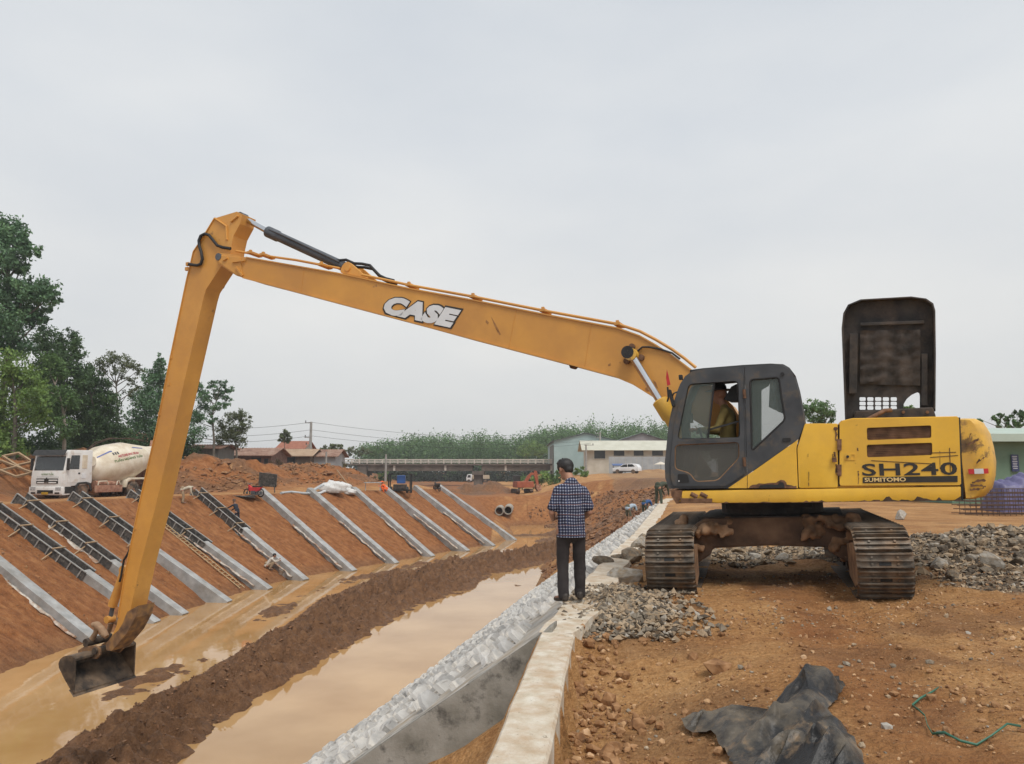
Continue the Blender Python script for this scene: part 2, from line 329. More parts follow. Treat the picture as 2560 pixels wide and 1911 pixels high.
def ground_material():
    m = bpy.data.materials.new('earth'); m.use_nodes = True; n = m.node_tree; b = n.nodes['Principled BSDF']
    N = lambda t: n.nodes.new(t); L = n.links.new
    geo = N('ShaderNodeNewGeometry'); at = N('ShaderNodeAttribute'); at.attribute_name = 'lay'; sp = N('ShaderNodeSeparateColor'); L(at.outputs['Color'], sp.inputs[0])
    def noise(sc, det=8, ro=.6, vec=None):
        q = N('ShaderNodeTexNoise'); q.inputs['Scale'].default_value = sc; q.inputs['Detail'].default_value = det; q.inputs['Roughness'].default_value = ro
        L(vec or geo.outputs['Position'], q.inputs['Vector']); return q.outputs['Fac']
    def ramp(fac, cols):
        r = N('ShaderNodeValToRGB'); e = r.color_ramp.elements
        while len(e) < len(cols): e.new(.5)
        for i, (p, c) in enumerate(cols): e[i].position = p; e[i].color = (*c, 1)
        L(fac, r.inputs['Fac']); return r.outputs['Color']
    def mix(f, a, c, bt='MIX'):
        q = N('ShaderNodeMix'); q.data_type = 'RGBA'; q.blend_type = bt
        if isinstance(f, float): q.inputs[0].default_value = f
        else: L(f, q.inputs[0])
        L(a, q.inputs[6]); L(c, q.inputs[7]); return q.outputs[2]
    n_big = noise(.55, 6); n_mid = noise(3.2, 10, .66); n_fin = noise(24, 8, .7)
    ochre = mix(.45, ramp(n_mid, [(.30, (.28, .135, .048)), (.47, (.50, .270, .105)), (.62, (.61, .355, .155)), (.75, (.68, .44, .23))]), ramp(n_fin, [(.32, (.17, .078, .028)), (.5, (.48, .25, .095)), (.66, (.69, .45, .24))]))
    ochre = mix(ramp(n_big, [(.38, (0, 0, 0)), (.62, (1, 1, 1))]), ochre, ramp(n_fin, [(.3, (.18, .075, .026)), (.6, (.45, .22, .080)), (.75, (.58, .335, .15))]))
    mpn = N('ShaderNodeMapping'); mpn.inputs['Scale'].default_value = (1.0, 3.2, .9); mpn.inputs['Rotation'].default_value = (0, 0, .35); L(geo.outputs['Position'], mpn.inputs['Vector'])
    streak = noise(1.3, 9, .62, mpn.outputs[0])
    redc = mix(.5, ramp(streak, [(.3, (.15, .055, .020)), (.5, (.29, .115, .041)), (.68, (.46, .22, .088))]), ramp(n_mid, [(.3, (.12, .043, .016)), (.5, (.27, .105, .038)), (.7, (.39, .18, .072))]))
    mudc = mix(.5, ramp(n_mid, [(.3, (.06, .027, .012)), (.5, (.175, .083, .036)), (.7, (.32, .168, .078))]), ramp(n_fin, [(.3, (.075, .035, .017)), (.6, (.20, .105, .052)), (.75, (.33, .19, .105))]))
    vor = N('ShaderNodeTexVoronoi'); vor.inputs['Scale'].default_value = 22; L(geo.outputs['Position'], vor.inputs['Vector'])
    grac = mix(.55, ramp(vor.outputs['Distance'], [(.1, (.27, .235, .185)), (.6, (.10, .085, .065))]), ramp(n_fin, [(.3, (.09, .075, .055)), (.6, (.27, .225, .165)), (.75, (.38, .34, .28))]))
    col = mix(sp.outputs[0], ochre, redc); col = mix(sp.outputs[2], col, grac); col = mix(sp.outputs[1], col, mudc)
    L(col, b.inputs['Base Color'])
    rr = N('ShaderNodeMapRange'); L(sp.outputs[1], rr.inputs[0]); rr.inputs[3].default_value = .92; rr.inputs[4].default_value = .62; L(rr.outputs[0], b.inputs['Roughness'])
    b.inputs['Specular IOR Level'].default_value = .25
    h1 = noise(9, 10, .62); h2 = noise(55, 6, .6)
    am = N('ShaderNodeMath'); am.operation = 'MULTIPLY_ADD'; L(h2, am.inputs[0]); am.inputs[1].default_value = .28; L(h1, am.inputs[2])
    bp = N('ShaderNodeBump'); bp.inputs['Strength'].default_value = 1; bp.inputs['Distance'].default_value = .11; L(am.outputs[0], bp.inputs['Height']); L(bp.outputs[0], b.inputs['Normal'])
    return m
M_EARTH = ground_material()
ny, nx = GX.shape
idx = np.arange(ny * nx).reshape(ny, nx)
Q = np.stack([idx[:-1, :-1], idx[:-1, 1:], idx[1:, 1:], idx[1:, :-1]], -1).reshape(-1, 4)
def cell(a): return a[:-1, :-1].ravel() & a[1:, 1:].ravel()
c_in = cell(GI); c_mud = cell(GI & ~GS & (GZ > -5.5)) & (GX[:-1, :-1].ravel() < 14); c_bank = cell(GI & GS & (GX < -2))
def sub(name, sel):
    F = Q[sel]; u, inv = np.unique(F, return_inverse=True)
    P = np.stack([GX.ravel()[u], GY.ravel()[u], GZ.ravel()[u]], 1)
    o = raw_mesh(name, P, inv.reshape(-1, 4), M_EARTH, smooth=True)
    at = o.data.attributes.new('lay', 'FLOAT_COLOR', 'POINT'); at.data.foreach_set('color', LAY.reshape(-1, 4)[u].astype(np.float32).ravel())
    o['kind'] = 'structure'; return o
sub('ground', ~(c_mud | c_bank)); sub('mud_bar', c_mud); sub('earth_bank', c_bank)

# ---- muddy water
def water_material():
    m = bpy.data.materials.new('muddy_water'); m.use_nodes = True; n = m.node_tree; b = n.nodes['Principled BSDF']; L = n.links.new
    g = n.nodes.new('ShaderNodeNewGeometry')
    a = n.nodes.new('ShaderNodeTexNoise'); a.inputs['Scale'].default_value = .35; a.inputs['Detail'].default_value = 6; L(g.outputs['Position'], a.inputs['Vector'])
    r = n.nodes.new('ShaderNodeValToRGB'); r.color_ramp.elements[0].position = .35; r.color_ramp.elements[0].color = (.385, .215, .080, 1); r.color_ramp.elements[1].position = .68; r.color_ramp.elements[1].color = (.50, .305, .137, 1)
    L(a.outputs['Fac'], r.inputs['Fac']); L(r.outputs['Color'], b.inputs['Base Color'])
    b.inputs['Roughness'].default_value = .03; b.inputs['IOR'].default_value = 1.33; b.inputs['Specular IOR Level'].default_value = .62
    mpn = n.nodes.new('ShaderNodeMapping'); mpn.inputs['Scale'].default_value = (1, .45, 1); L(g.outputs['Position'], mpn.inputs['Vector'])
    w = n.nodes.new('ShaderNodeTexNoise'); w.inputs['Scale'].default_value = 2.2; w.inputs['Detail'].default_value = 4; L(mpn.outputs[0], w.inputs['Vector'])
    bp = n.nodes.new('ShaderNodeBump'); bp.inputs['Strength'].default_value = .5; bp.inputs['Distance'].default_value = .006; L(w.outputs['Fac'], bp.inputs['Height']); L(bp.outputs[0], b.inputs['Normal'])
    return m
wb = MB(); wb.add([(-26, -8, ZW), (24, -8, ZW), (24, 106, ZW), (-26, 106, ZW)], [(0, 1, 2, 3)])
tag(wb.build('canal_water', water_material()), kind='structure')

# ---- concrete ribs down the far bank
M_CONC = mat('rib_concrete', [(.27, .275, .27), (.35, .35, .345), (.42, .42, .41)], scale=2.5, rough=.85, bump=.006, bscale=40, wear=((.20, .175, .145), .25, 1.1, .16))
M_STEEL = mat('form_steel', [(.035, .037, .038), (.07, .07, .068), (.12, .115, .105)], scale=5, rough=.6, metal=.3, wear=((.18, .17, .15), .35, 6, .06))
M_STEELR = mat('form_rim', [(.24, .235, .22), (.36, .35, .33)], scale=8, rough=.7, metal=.2)
M_SHEET = mat('plastic_strip', [(.42, .38, .32), (.62, .58, .52)], scale=4, rough=.5, bump=.02, bscale=12, wear=((.28, .13, .06), .45, 3, .1))
M_WOOD = mat('raw_wood', [(.26, .17, .095), (.40, .28, .17)], scale=6, rough=.85, stretch=(1, 1, 6))
formed = [.30, .62, .58, .5, .55, .46, 0, 0, 0, 0, 0, 0]    # share of the rib's length still in steel forms, from the top
rib_frames = []
for i, (a, b) in enumerate(zip(TOPS, FEET)):
    a = Vector(a); b = Vector(b)
    a.z = zg(a.x, a.y) if abs(zg(a.x, a.y) - a.z) < .3 else a.z
    d = (b - a); L = d.length; d.normalize()
    foot = b + d * .5
    side = Vector((0, 0, 1)).cross(d).normalized()      # towards the camera side of the rib or away
    nrm = d.cross(side).normalized()
    if nrm.z < 0: nrm = -nrm
    rib_frames.append((a, b, d, side, nrm, L))
    w, hgt = .27, .38
    t0 = formed[i] * L
    p0 = a + d * t0 - (d * .25 if formed[i] == 0 else Vector()); p1 = foot
    mb = MB()
    segs = 7; rows = []
    for k in range(segs + 1):
        p = p0 + (p1 - p0) * (k / segs) + side * random.uniform(-.012, .012)
        rows.append([p + side * -w + nrm * -.5, p + side * -w + nrm * hgt, p + side * w + nrm * hgt, p + side * w + nrm * -.5])
    mb.grid(rows); n4 = segs * 4
    mb.f += [(0, 1, 2, 3), (n4 + 3, n4 + 2, n4 + 1, n4)]; mb.m += [0, 0]
    o = mb.build('concrete_rib', M_CONC, bevel=.018)
    if formed[i]: tag(o, 'grey concrete rib on the red bank with steel forms still on its upper part', 'concrete rib', 'ribs still partly in forms')
    else: tag(o, 'bare grey concrete rib on the red bank, cast over its whole length', 'concrete rib', 'finished ribs down the bank')
    if formed[i]:
        root = empty('steel_formwork', a); R = -a
        for sg in (-1, 1):
            m2 = MB(); q0 = a + side * sg * (w + .05) - d * .25; q1 = a + d * (t0 + .25) + side * sg * (w + .05)
            prof = [q0 + nrm * -.12 + R, q0 + nrm * .42 + R, q1 + nrm * .42 + R, q1 + nrm * -.12 + R]
            m2.prism(prof, side * sg * .02); pn = m2.build('side_panel', M_STEEL, root)
            m3 = MB(); m3.bar(q0 + nrm * .44 + side * sg * .03 + R, q1 + nrm * .44 + side * sg * .03 + R, .075, .035, nrm); m3.build('top_rail', M_STEELR, root)
            m3 = MB(); m3.bar(q0 + nrm * -.1 + side * sg * .06 + R, q1 + nrm * -.1 + side * sg * .06 + R, .06, .04, nrm); m3.build('bottom_rail', M_STEELR, root)
            kk = int((t0 + .4) / .62)
            for k in range(kk + 1):
                p = q0 + d * (.02 + k * .62) + side * sg * .05 + R
                m3 = MB(); m3.bar(p + nrm * -.1, p + nrm * .42, .045, .06, d); m3.build('stiffener', M_STEELR, root)
        for k in range(2 + (t0 > 3)):
            p = a + d * (.5 + k * 1.9) + R; m3 = MB(); m3.bar(p - side * .45 + nrm * .48, p + side * .4 + nrm * .48, .06, .05, nrm); m3.build('cross_tie', M_WOOD, root)
            m3 = MB(); nearside = side if side.y < 0 else -side
            m3.bar(p + nearside * .3 + nrm * .30, p + nearside * 1.05 + d * .15 + nrm * .02, .05, .05, nrm); m3.build('wood_strut', M_WOOD, root)
        tag(root, 'dark steel formwork channel over the upper part of a concrete rib', 'formwork', 'formwork on the ribs')
    # loose lining strip along the camera side of the rib
    if i in (0, 2, 4, 5, 6, 7, 8, 9, 10):
        ns = side if side.y < 0 else -side
        rows = []; K = 26
        wide = 1.7 if i == 2 else 1.
        for k in range(K + 1):
            t = k / K; s0 = (.05 if i == 2 else .42) + t * (.55 if i != 2 else .5); p = a + d * (s0 * L)
            z1 = .30 + .03 * math.sin(k * 1.9 + i); wd = (.10 + .07 * math.sin(k * .9 + i * 2) + .05 * random.random()) * wide
            rows.append([p + ns * z1 + nrm * .10, p + ns * (z1 + wd * .5) + nrm * (.07 + .03 * random.random()), p + ns * (z1 + wd) + nrm * .05])
        mb = MB(); mb.grid(rows); o = mb.build('lining_strip', M_SHEET, smooth=True)
        md = o.modifiers.new('thick', 'SOLIDIFY'); md.thickness = .012
        if i == 2: tag(o, 'widest crumpled white plastic lining strip beside a formed rib below the mixer truck', 'lining')
        else: tag(o, 'thin pale plastic lining strip showing along the foot of a concrete rib', 'lining', 'lining strips beside the ribs')
# ---- stone lining of the near bank, its cap and the foreground kerb beam
M_MORTAR = mat('mortar', [(.26, .24, .21), (.39, .365, .325), (.52, .49, .445)], scale=3, rough=.9, bump=.02, bscale=18, wear=((.33, .25, .16), .35, 2.5, .1))
M_PSTONE = mat('pitching_stone', [(.26, .255, .25), (.44, .43, .41), (.60, .58, .55)], scale=2.2, rough=.88, bump=.012, bscale=25, wear=((.58, .54, .48), .5, 4, .08), wear2=((.10, .09, .075), .18, 9, .04))
M_KERB = mat('kerb_concrete', [(.46, .39, .29), (.58, .52, .42), (.66, .62, .54)], scale=6, rough=.9, bump=.008, bscale=45, wear=((.42, .28, .165), .36, 5.5, .16), wear2=((.24, .19, .13), .2, 26, .03))
M_OLDC = mat('cast_concrete', [(.20, .19, .16), (.29, .275, .24), (.36, .345, .31)], scale=3.5, rough=.85, bump=.004, bscale=30, wear=((.09, .085, .075), .3, 5, .07), wear2=((.06, .055, .05), .12, 30, .015))
TOPE = [(.28, 7.62), (1.21, 11.82), (1.89, 14.73), (3.06, 19.33), (8.23, 42.2), (9.4, 46.2)]
TE = np.array(TOPE); seglen = np.r_[0, np.cumsum(np.hypot(*np.diff(TE, axis=0).T))]
def edge_pt(s):
    x = np.interp(s, seglen, TE[:, 0]); y = np.interp(s, seglen, TE[:, 1])
    e = .8; tx = np.interp(s + e, seglen, TE[:, 0]) - np.interp(s - e, seglen, TE[:, 0]); ty = np.interp(s + e, seglen, TE[:, 1]) - np.interp(s - e, seglen, TE[:, 1])
    l = math.hypot(tx, ty); return x, y, tx / l, ty / l
def rev_pt(s, q, h=0.):
    x, y, tx, ty = edge_pt(s); n = np.array([.573, .0, .819])      # slope normal in (across, along, up)
    return Vector((x - ty * q + ty * h * .573, y + tx * q - tx * h * .573, -.70 * q + h * .819))
PST = [M_PSTONE, mat('pitching_stone_pale', [(.34, .33, .31), (.47, .455, .43), (.56, .545, .515)], scale=3, rough=.9, bump=.01, bscale=30), mat('pitching_stone_blue', [(.24, .235, .225), (.35, .34, .325), (.46, .45, .43)], scale=3, rough=.85, bump=.012, bscale=25)]
rev = empty('stone_revetment', (.28, 7.62, 0)); tag(rev, 'sloping bank lining of grey stones set in pale mortar beside the canal', 'revetment')
R0 = -Vector(rev.location)
ss = np.r_[np.arange(0.0, 14, .14), np.arange(14, seglen[-1], .5)]; qq = np.arange(0, 8.3, .16)
SS, QQ = np.meshgrid(ss, qq, indexing='ij')
HN = .022 * fbm(SS, QQ, .35, 4) + .05 * fbm(SS + 9, QQ, 1.7, 3)
rows = [[rev_pt(ss[i], qq[j], HN[i, j]) + R0 for j in range(len(qq))] for i in range(len(ss))]
mb = MB(); mb.grid(rows); mb.build('mortar_bed', M_MORTAR, rev, smooth=True)
mb = MB()
rows = []
for i, s_ in enumerate(ss):
    x, y, tx, ty = edge_pt(s_); wv = .02 * math.sin(s_ * 2.1) + .015 * math.sin(s_ * 5.7)
    rows.append([Vector((x + ty * (-.02), y + tx * .02, .0)) + R0 + Vector((0, 0, .02 + .015 * math.sin(s_ * 5))), Vector((x + ty * (.30 + min(.12, s_ * .1) + wv), y - tx * (.30 + min(.12, s_ * .1) + wv), .022)) + R0, Vector((x + ty * (.34 + min(.16, s_ * .1) + wv), y - tx * (.34 + min(.16, s_ * .1) + wv), -.3)) + R0])
mb.grid(rows); mb.build('cap_ledge', M_KERB, rev, smooth=30)
# stones
stones = []
q = .06
while q < 8.0:
    rh = random.uniform(.17, .32); s_ = .30 + random.uniform(0, .3)
    while s_ < 37:
        ln = random.uniform(.22, .62) * (1 + .02 * s_)
        stones.append((s_ + ln / 2, q + rh / 2 + random.uniform(-.04, .04), ln, rh * random.uniform(.8, 1.15))); s_ += ln + random.uniform(.02, .12)
    q += rh + random.uniform(.01, .05)
random.shuffle(stones)
stones = [t for t in stones if random.random() < .78]
def stone_geo(ln, rh):
    n = random.choice((6, 7, 8)); a0 = random.random() * 6; pts = []
    for k in range(n):
        a = a0 + 2 * PI * k / n; r = random.uniform(.78, 1.08)
        ca, sa = math.cos(a), math.sin(a); e = max(abs(ca), abs(sa)) ** .6
        pts.append((ca * r / e * ln / 2 * .98, sa * r / e * rh / 2 * .98))
    h = random.uniform(.008, .034); tilt = random.uniform(-.07, .07), random.uniform(-.10, .10)
    v = [(x, y, -.04) for x, y in pts] + [(x * .95, y * .93, h * .55 + tilt[0] * x + tilt[1] * y) for x, y in pts] + [(x * .76, y * .70, h + random.uniform(-.008, .008) + tilt[0] * x + tilt[1] * y) for x, y in pts]
    f = [(k, (k + 1) % n, n + (k + 1) % n, n + k) for k in range(n)] + [(n + k, n + (k + 1) % n, 2 * n + (k + 1) % n, 2 * n + k) for k in range(n)] + [tuple(2 * n + k for k in range(n))]
    return v, f
def place_stone(s_, q, v):
    x, y, tx, ty = edge_pt(s_); c0 = rev_pt(s_, q); ax = Vector((tx, ty, 0)); nn = Vector((ty * .573, -tx * .573, .819)); ay = nn.cross(ax)
    return [c0 + ax * p[0] + ay * p[1] + nn * p[2] for p in v]
lib = []
for k in range(24):
    v, f = stone_geo(.34, .2); me = bpy.data.meshes.new('stone'); me.from_pydata(v, [], f); me.materials.append(PST[k % 3 if k % 2 else 0]); lib.append(me)
def cdist(t): return (rev_pt(t[0], t[1]) - EYE).length
stones.sort(key=lambda t: cdist(t) if rev_pt(t[0], t[1]).x / max(.1, rev_pt(t[0], t[1]).y) > -.62 else 99)
rest = MB()
for k, t in enumerate(stones):
    if k < 300:
        o = bpy.data.objects.new('stone', random.choice(lib)); COL.objects.link(o); o.parent = rev
        x, y, tx, ty = edge_pt(t[0]); nn = Vector((ty * .573, -tx * .573, .819)); ax = Vector((tx, ty, 0)); ay = nn.cross(ax)
        sg = random.choice((-1, 1))
        M = Matrix((ax * t[2] / .34 * sg, ay * t[3] / .2 * sg, nn)).transposed().to_4x4(); M.translation = rev_pt(t[0], t[1]) + R0 + nn * HN.mean(); o.matrix_local = M
    else:
        v, f = stone_geo(t[2], t[3]); rest.add([p + R0 for p in place_stone(t[0], t[1], v)], f, random.choice((0, 0, 1, 1, 2)))
tag(rest.build('distant_stones', PST, rev, fix=False), kind='stuff')
# cross rib closing the lining towards the camera
mb = MB()
pr = [rev_pt(.0, qv, .02) for qv in np.linspace(-.1, 8.3, 8)]; dr = [rev_pt(.30, qv, .02) for qv in np.linspace(-.1, 8.3, 8)]
rows = [[a + Vector((0, 0, -.75)), a, b, b + Vector((0, 0, -.75))] for a, b in zip(pr, dr)]
mb.grid(rows); mb.f += [(3, 2, 1, 0), (28, 29, 30, 31)]; mb.m += [0, 0]
o = mb.build('cross_rib', M_OLDC, bevel=.012); tag(o, 'grey cast concrete cross rib ending the stone lining beside the kerb beam', 'concrete rib')
# kerb beam
mb = MB(); rows = []
for k in range(25):
    t = k / 24; y = -1. + t * 8.95; x = -.14 + (y - 4.32) * .1273
    j = [random.uniform(-.006, .006) for _ in range(4)]
    L0, L1 = Vector((x + j[0], y, .02 + j[1])), Vector((x + .327 + j[2], y - .04, .02 + j[3]))
    rows.append([L0 + Vector((.0, 0, -.62)), L0 + Vector((0, 0, -.02)), L0 + Vector((.018, 0, 0)), L0 + Vector((.16, 0, .004)), L1 + Vector((-.018, 0, 0)), L1 + Vector((0, 0, -.02)), L1 + Vector((0.0, 0, -.62))])
mb.grid(rows); mb.f += [tuple(range(24 * 7, 25 * 7))]; mb.m += [0]
o = mb.build('kerb_beam', M_KERB, smooth=40); tag(o, 'pale mud-stained concrete kerb beam along the top of the near bank', 'kerb')
# toe board standing in the water at the foot of the lining
a, b = on_z(815, 1868, ZW), on_z(1160, 1628, ZW)
mb = MB(); n0 = Vector((-.95, .3, 0))
mb.prism([Vector(a) + Vector((0, 0, -.3)), Vector(a) + Vector((.25, .2, .02)), Vector(a) + Vector((.6, .1, .30)), Vector(b) + Vector((.5, 0, .30)), Vector(b) + Vector((.1, 0, .02)), Vector(b) + Vector((0, 0, -.3))], Vector((.12, -.02, .02)))
o = mb.build('toe_board', mat('wet_board', [(.10, .07, .045), (.17, .12, .08)], scale=5, rough=.6)); tag(o, 'wet brown board standing in the muddy water along the foot of the stone lining', 'board')
# ================================================================== long-reach excavator
YAW = math.radians(22)
XC = Vector((3.92, 11.5, .027))
ew = Vector((-.038, 0, 1)).normalized(); eu = Vector((-math.cos(YAW), math.sin(YAW), 0)); eu = (eu - ew * eu.dot(ew)).normalized(); ev = ew.cross(eu)
EXM = Matrix((eu, ev, ew)).transposed().to_4x4(); EXM.translation = XC; EXI = EXM.inverted()
exc = empty('excavator'); exc.matrix_world = EXM
tag(exc, 'yellow long-reach crawler excavator with open engine hood at the canal edge', 'excavator')
def ex(px, py, v): return EXI @ on_pl(px, py, XC + ev * v, ev)
def exs(pts, v): return [ex(*p, v) for p in pts]
YEL = (.72, .40, .035)
RUST = (.10, .042, .018)
M_YEL = mat('machine_yellow', [(.74, .425, .035), (.80, .47, .042), (.84, .51, .055)], scale=1.6, rough=.38, bump=.0015, bscale=12, wear=(RUST, .15, 3.2, .010), wear2=((.62, .35, .045), .36, 1.3, .14))
M_YELD = mat('machine_yellow_worn', [(.64, .36, .04), (.76, .44, .045), (.82, .49, .06)], scale=1.8, rough=.48, bump=.002, bscale=12, wear=((.07, .04, .022), .30, 2.6, .02), wear2=((.50, .29, .07), .42, 1.6, .12))
M_BOOM = mat('boom_paint', [(.58, .275, .05), (.64, .31, .06), (.69, .345, .075)], scale=.8, rough=.48, bump=.001, bscale=6, wear=((.22, .10, .035), .13, 2.2, .015), wear2=((.50, .235, .055), .5, .7, .12))
M_ARMD = mat('arm_end_dirt', [(.10, .055, .03), (.20, .11, .055), (.34, .18, .06)], scale=6, rough=.8, bump=.006, bscale=30)
M_CAB = mat('cab_grey', [(.028, .031, .036), (.048, .052, .058), (.068, .071, .075)], scale=2.5, rough=.5, bump=.001, wear=((.11, .085, .06), .30, 4, .08))
M_BLACK = mat('black_rubber', [(.008, .008, .009), (.02, .02, .02)], scale=6, rough=.6)
M_DARK = mat('sooty_metal', [(.012, .011, .011), (.03, .026, .024), (.055, .045, .038)], scale=4, rough=.75, bump=.006, bscale=16, wear=((.085, .06, .045), .35, 2.5, .1))
M_RUSTM = mat('rusty_mesh', [(.07, .038, .022), (.15, .075, .04), (.22, .12, .07)], scale=14, rough=.85)
M_CHROME = mat('chrome_rod', [(.55, .56, .58), (.68, .69, .7)], scale=4, rough=.16, metal=1)
M_CYL = mat('cylinder_grey', [(.055, .062, .072), (.085, .092, .105)], scale=3, rough=.4)
M_SHOE = mat('track_steel', [(.06, .05, .04), (.14, .115, .09), (.25, .205, .16)], scale=7, rough=.62, metal=.35, bump=.004, bscale=40, wear=((.22, .125, .06), .42, 3.5, .12))
M_MUDF = mat('mud_caked', [(.10, .055, .028), (.24, .135, .07), (.36, .215, .12)], scale=4, rough=.9, bump=.02, bscale=12)
M_FRAME = mat('frame_dark', [(.022, .014, .010), (.055, .032, .02), (.10, .058, .034)], scale=3, rough=.85, bump=.008, bscale=15)
M_GLASS = glass('cab_glass', (.14, .18, .16), .38, .03)
M_GLASSD = glass('dirty_glass', (.09, .085, .07), .72, .15)
M_WHITE = mat('decal_white', [(.60, .61, .62), (.68, .69, .70)], scale=5, rough=.5)
M_DECAL = mat('decal_black', [(.018, .018, .016), (.035, .03, .024)], scale=8, rough=.6, wear=((.42, .24, .03), .10, 6, .02))
M_RED = mat('red_cloth', [(.42, .02, .025), (.6, .035, .04)], scale=6, rough=.7)

def plate(name, outer, holes, thick, material, parent=exc, bevel=0):
    """flat plate from an outline with holes (local points), thickness towards -v"""
    from mathutils.geometry import tessellate_polygon
    loops = [outer] + holes; flat = [Vector(p) for l in loops for p in l]; n = len(flat)
    tris = tessellate_polygon([[Vector((p.x, p.z, 0)) for p in l] for l in loops])
    mb = MB(); e = Vector((0, -thick, 0))
    fs = [tuple(t) for t in tris] + [tuple(n + i for i in reversed(t)) for t in tris]; o = 0
    for l in loops:
        k = len(l)
        fs += [(o + i, o + (i + 1) % k, n + o + (i + 1) % k, n + o + i) for i in range(k)]; o += k
    mb.add(flat + [p + e for p in flat], fs); return mb.build(name, material, parent)
def rnd(pts, r, seg=4):
    """round the corners of a closed pixel outline"""
    o = []; n = len(pts)
    for i, p in enumerate(pts):
        p = Vector(p); a = Vector(pts[i - 1]) - p; b = Vector(pts[(i + 1) % n]) - p
        k = min(r, a.length * .45, b.length * .45); s_ = p + a.normalized() * k; e = p + b.normalized() * k
        for j in range(seg + 1):
            t = j / seg; o.append(tuple(s_ * (1 - t) ** 2 + p * 2 * t * (1 - t) + e * t * t))
    return o
def lettering(name, body, a, b, h, material, parent, lift=.004, shear=0., bold=.0, spacing=1., depth=.0015, up=None):
    """flat letters from point a to b (local), height h, facing +v"""
    cu = bpy.data.curves.new(name, 'FONT'); cu.body = body; cu.shear = shear; cu.offset = bold; cu.space_character = spacing; cu.extrude = depth; cu.resolution_u = 3
    t = bpy.data.objects.new(name, cu); COL.objects.link(t)
    dg = bpy.context.evaluated_depsgraph_get(); me = bpy.data.meshes.new_from_object(t.evaluated_get(dg)); bpy.data.objects.remove(t); me.name = name
    vs = np.array([v.co[:] for v in me.vertices]); mn, mxx = vs.min(0), vs.max(0); w = mxx[0] - mn[0]; hh = mxx[1] - mn[1]
    x = (b - a); L = x.length; x.normalize(); zz = Vector((0, 1, 0)) if up is None else up; y = zz.cross(x)
    out = [a + x * float((p[0] - mn[0]) / w * L) + y * float((p[1] - mn[1]) / hh * h) + zz * (lift + float(p[2])) for p in vs]
    for i, v in enumerate(me.vertices): v.co = out[i]
    me.materials.clear(); me.materials.append(material)
    o = bpy.data.objects.new(name, me); COL.objects.link(o)
    if parent: o.parent = parent
    return o
VS = 1.38
# ---- deck beam and platform
bp_ = [(1704,1227.5),(2403.6,1216),(2403.6,1252),(1996,1257),(1690.7,1259)]
mb = MB(); mb.prism(exs(bp_, VS), (0, -.10, 0)); mb.build('side_skirt', M_YEL, exc, bevel=.025, smooth=40)
p_ = exs([(1712,1226),(2400,1214),(2400,1244),(1700,1252)], VS)
mb = MB(); mb.prism([p + Vector((0, -.08, 0)) for p in p_], (0, -2.5, 0)); mb.build('platform', M_FRAME, exc)
mb = MB(); mb.prism(exs([(1677,1226),(1706,1226),(1708,1259),(1690,1260),(1678,1240)], VS), (0, -.9, 0)); mb.build('cab_step', M_RUSTM, exc, bevel=.01)
mb = MB(); mb.prism(exs([(1700,1246),(1780,1247),(1780,1258),(1702,1259)], VS + .03), (0, -.09, 0)); mb.build('step_plate', M_RUSTM, exc, bevel=.006)
for x in (1733, 1757):
    q = ex(x, 1240, VS + .006); mb = MB(); mb.tube([q + Vector((-.055, 0, -.02)), q + Vector((.03, 0, .03))], .03, 8); mb.build('step_hole', M_RUSTM, exc)
# ---- engine housing and doors
h_ = exs([(2016,1062),(2094,1062),(2103,1052),(2129,1050.5),(2396,1046),(2400,1215),(2000,1222),(1998,1122)], VS - .05)
mb = MB(); mb.prism(h_, (0, -1.0, 0)); mb.prism([p + Vector((0, -1.001, .0)) for p in exs([(2103,1060),(2396,1054),(2400,1215),(2103,1218)], VS - .05)], (0, -1.55, 0)); mb.build('engine_housing', M_YELD, exc)
mb = MB(); mb.prism(exs(rnd([(2012,1059),(2094.5,1059),(2094.5,1220),(1997,1221),(1993,1121)], 5), VS), (0, -.07, 0)); mb.build('front_side_door', M_YEL, exc, bevel=.012, smooth=40)
g1 = [(2166.7,1070),(2328,1063.7),(2328.6,1095),(2168,1101)]; g2 = [(2166.7,1112.5),(2330.5,1107),(2331,1138),(2168,1144)]
dr = [(2099,1056),(2129,1048),(2397,1042.4),(2403,1213),(2099,1214.5)]
door = plate('engine_door', exs(rnd(dr, 6), VS + .005), [exs(rnd(g, 5, 3), VS + .005) for g in (g1, g2)], .06, M_YEL)
mb = MB(); mb.prism(exs([(2104,1052),(2131,1046),(2394,1041),(2396,1047),(2104,1060)], VS - .03), (0, -1.0, .03)); mb.build('hood_top_plate', M_YEL, exc, bevel=.012)
for g in (g1, g2):
    c = exs(g, VS - .02); mb = MB()
    # perforated sheet: rows of small bridges, built as a lattice
    nu, nv = 34, 7
    P = lambda i, j: (c[0].lerp(c[1], i / nu)).lerp(c[3].lerp(c[2], i / nu), j / nv)
    for j in range(nv + 1): mb.bar(P(0, j), P(nu, j), .012, .010, (0, 1, 0))
    for i in range(nu + 1):
        for j in range(nv):
            a, b = (P(i, j), P(i, j + 1)); off = (P(1, 0) - P(0, 0)) * (.5 if j % 2 else 0)
            if i < nu or not j % 2: mb.bar(a + off, b + off, .011, .010, (0, 1, 0))
    gr = mb.build('grille', M_RUSTM, exc)
    mb = MB(); mb.prism([p + Vector((0, -.03, 0)) for p in exs([(g[0][0]-3,g[0][1]-3),(g[1][0]+3,g[1][1]-3),(g[2][0]+3,g[2][1]+3),(g[3][0]-3,g[3][1]+3)], VS - .02)], (0, -.02, 0)); mb.build('backing', M_RUSTM, gr)
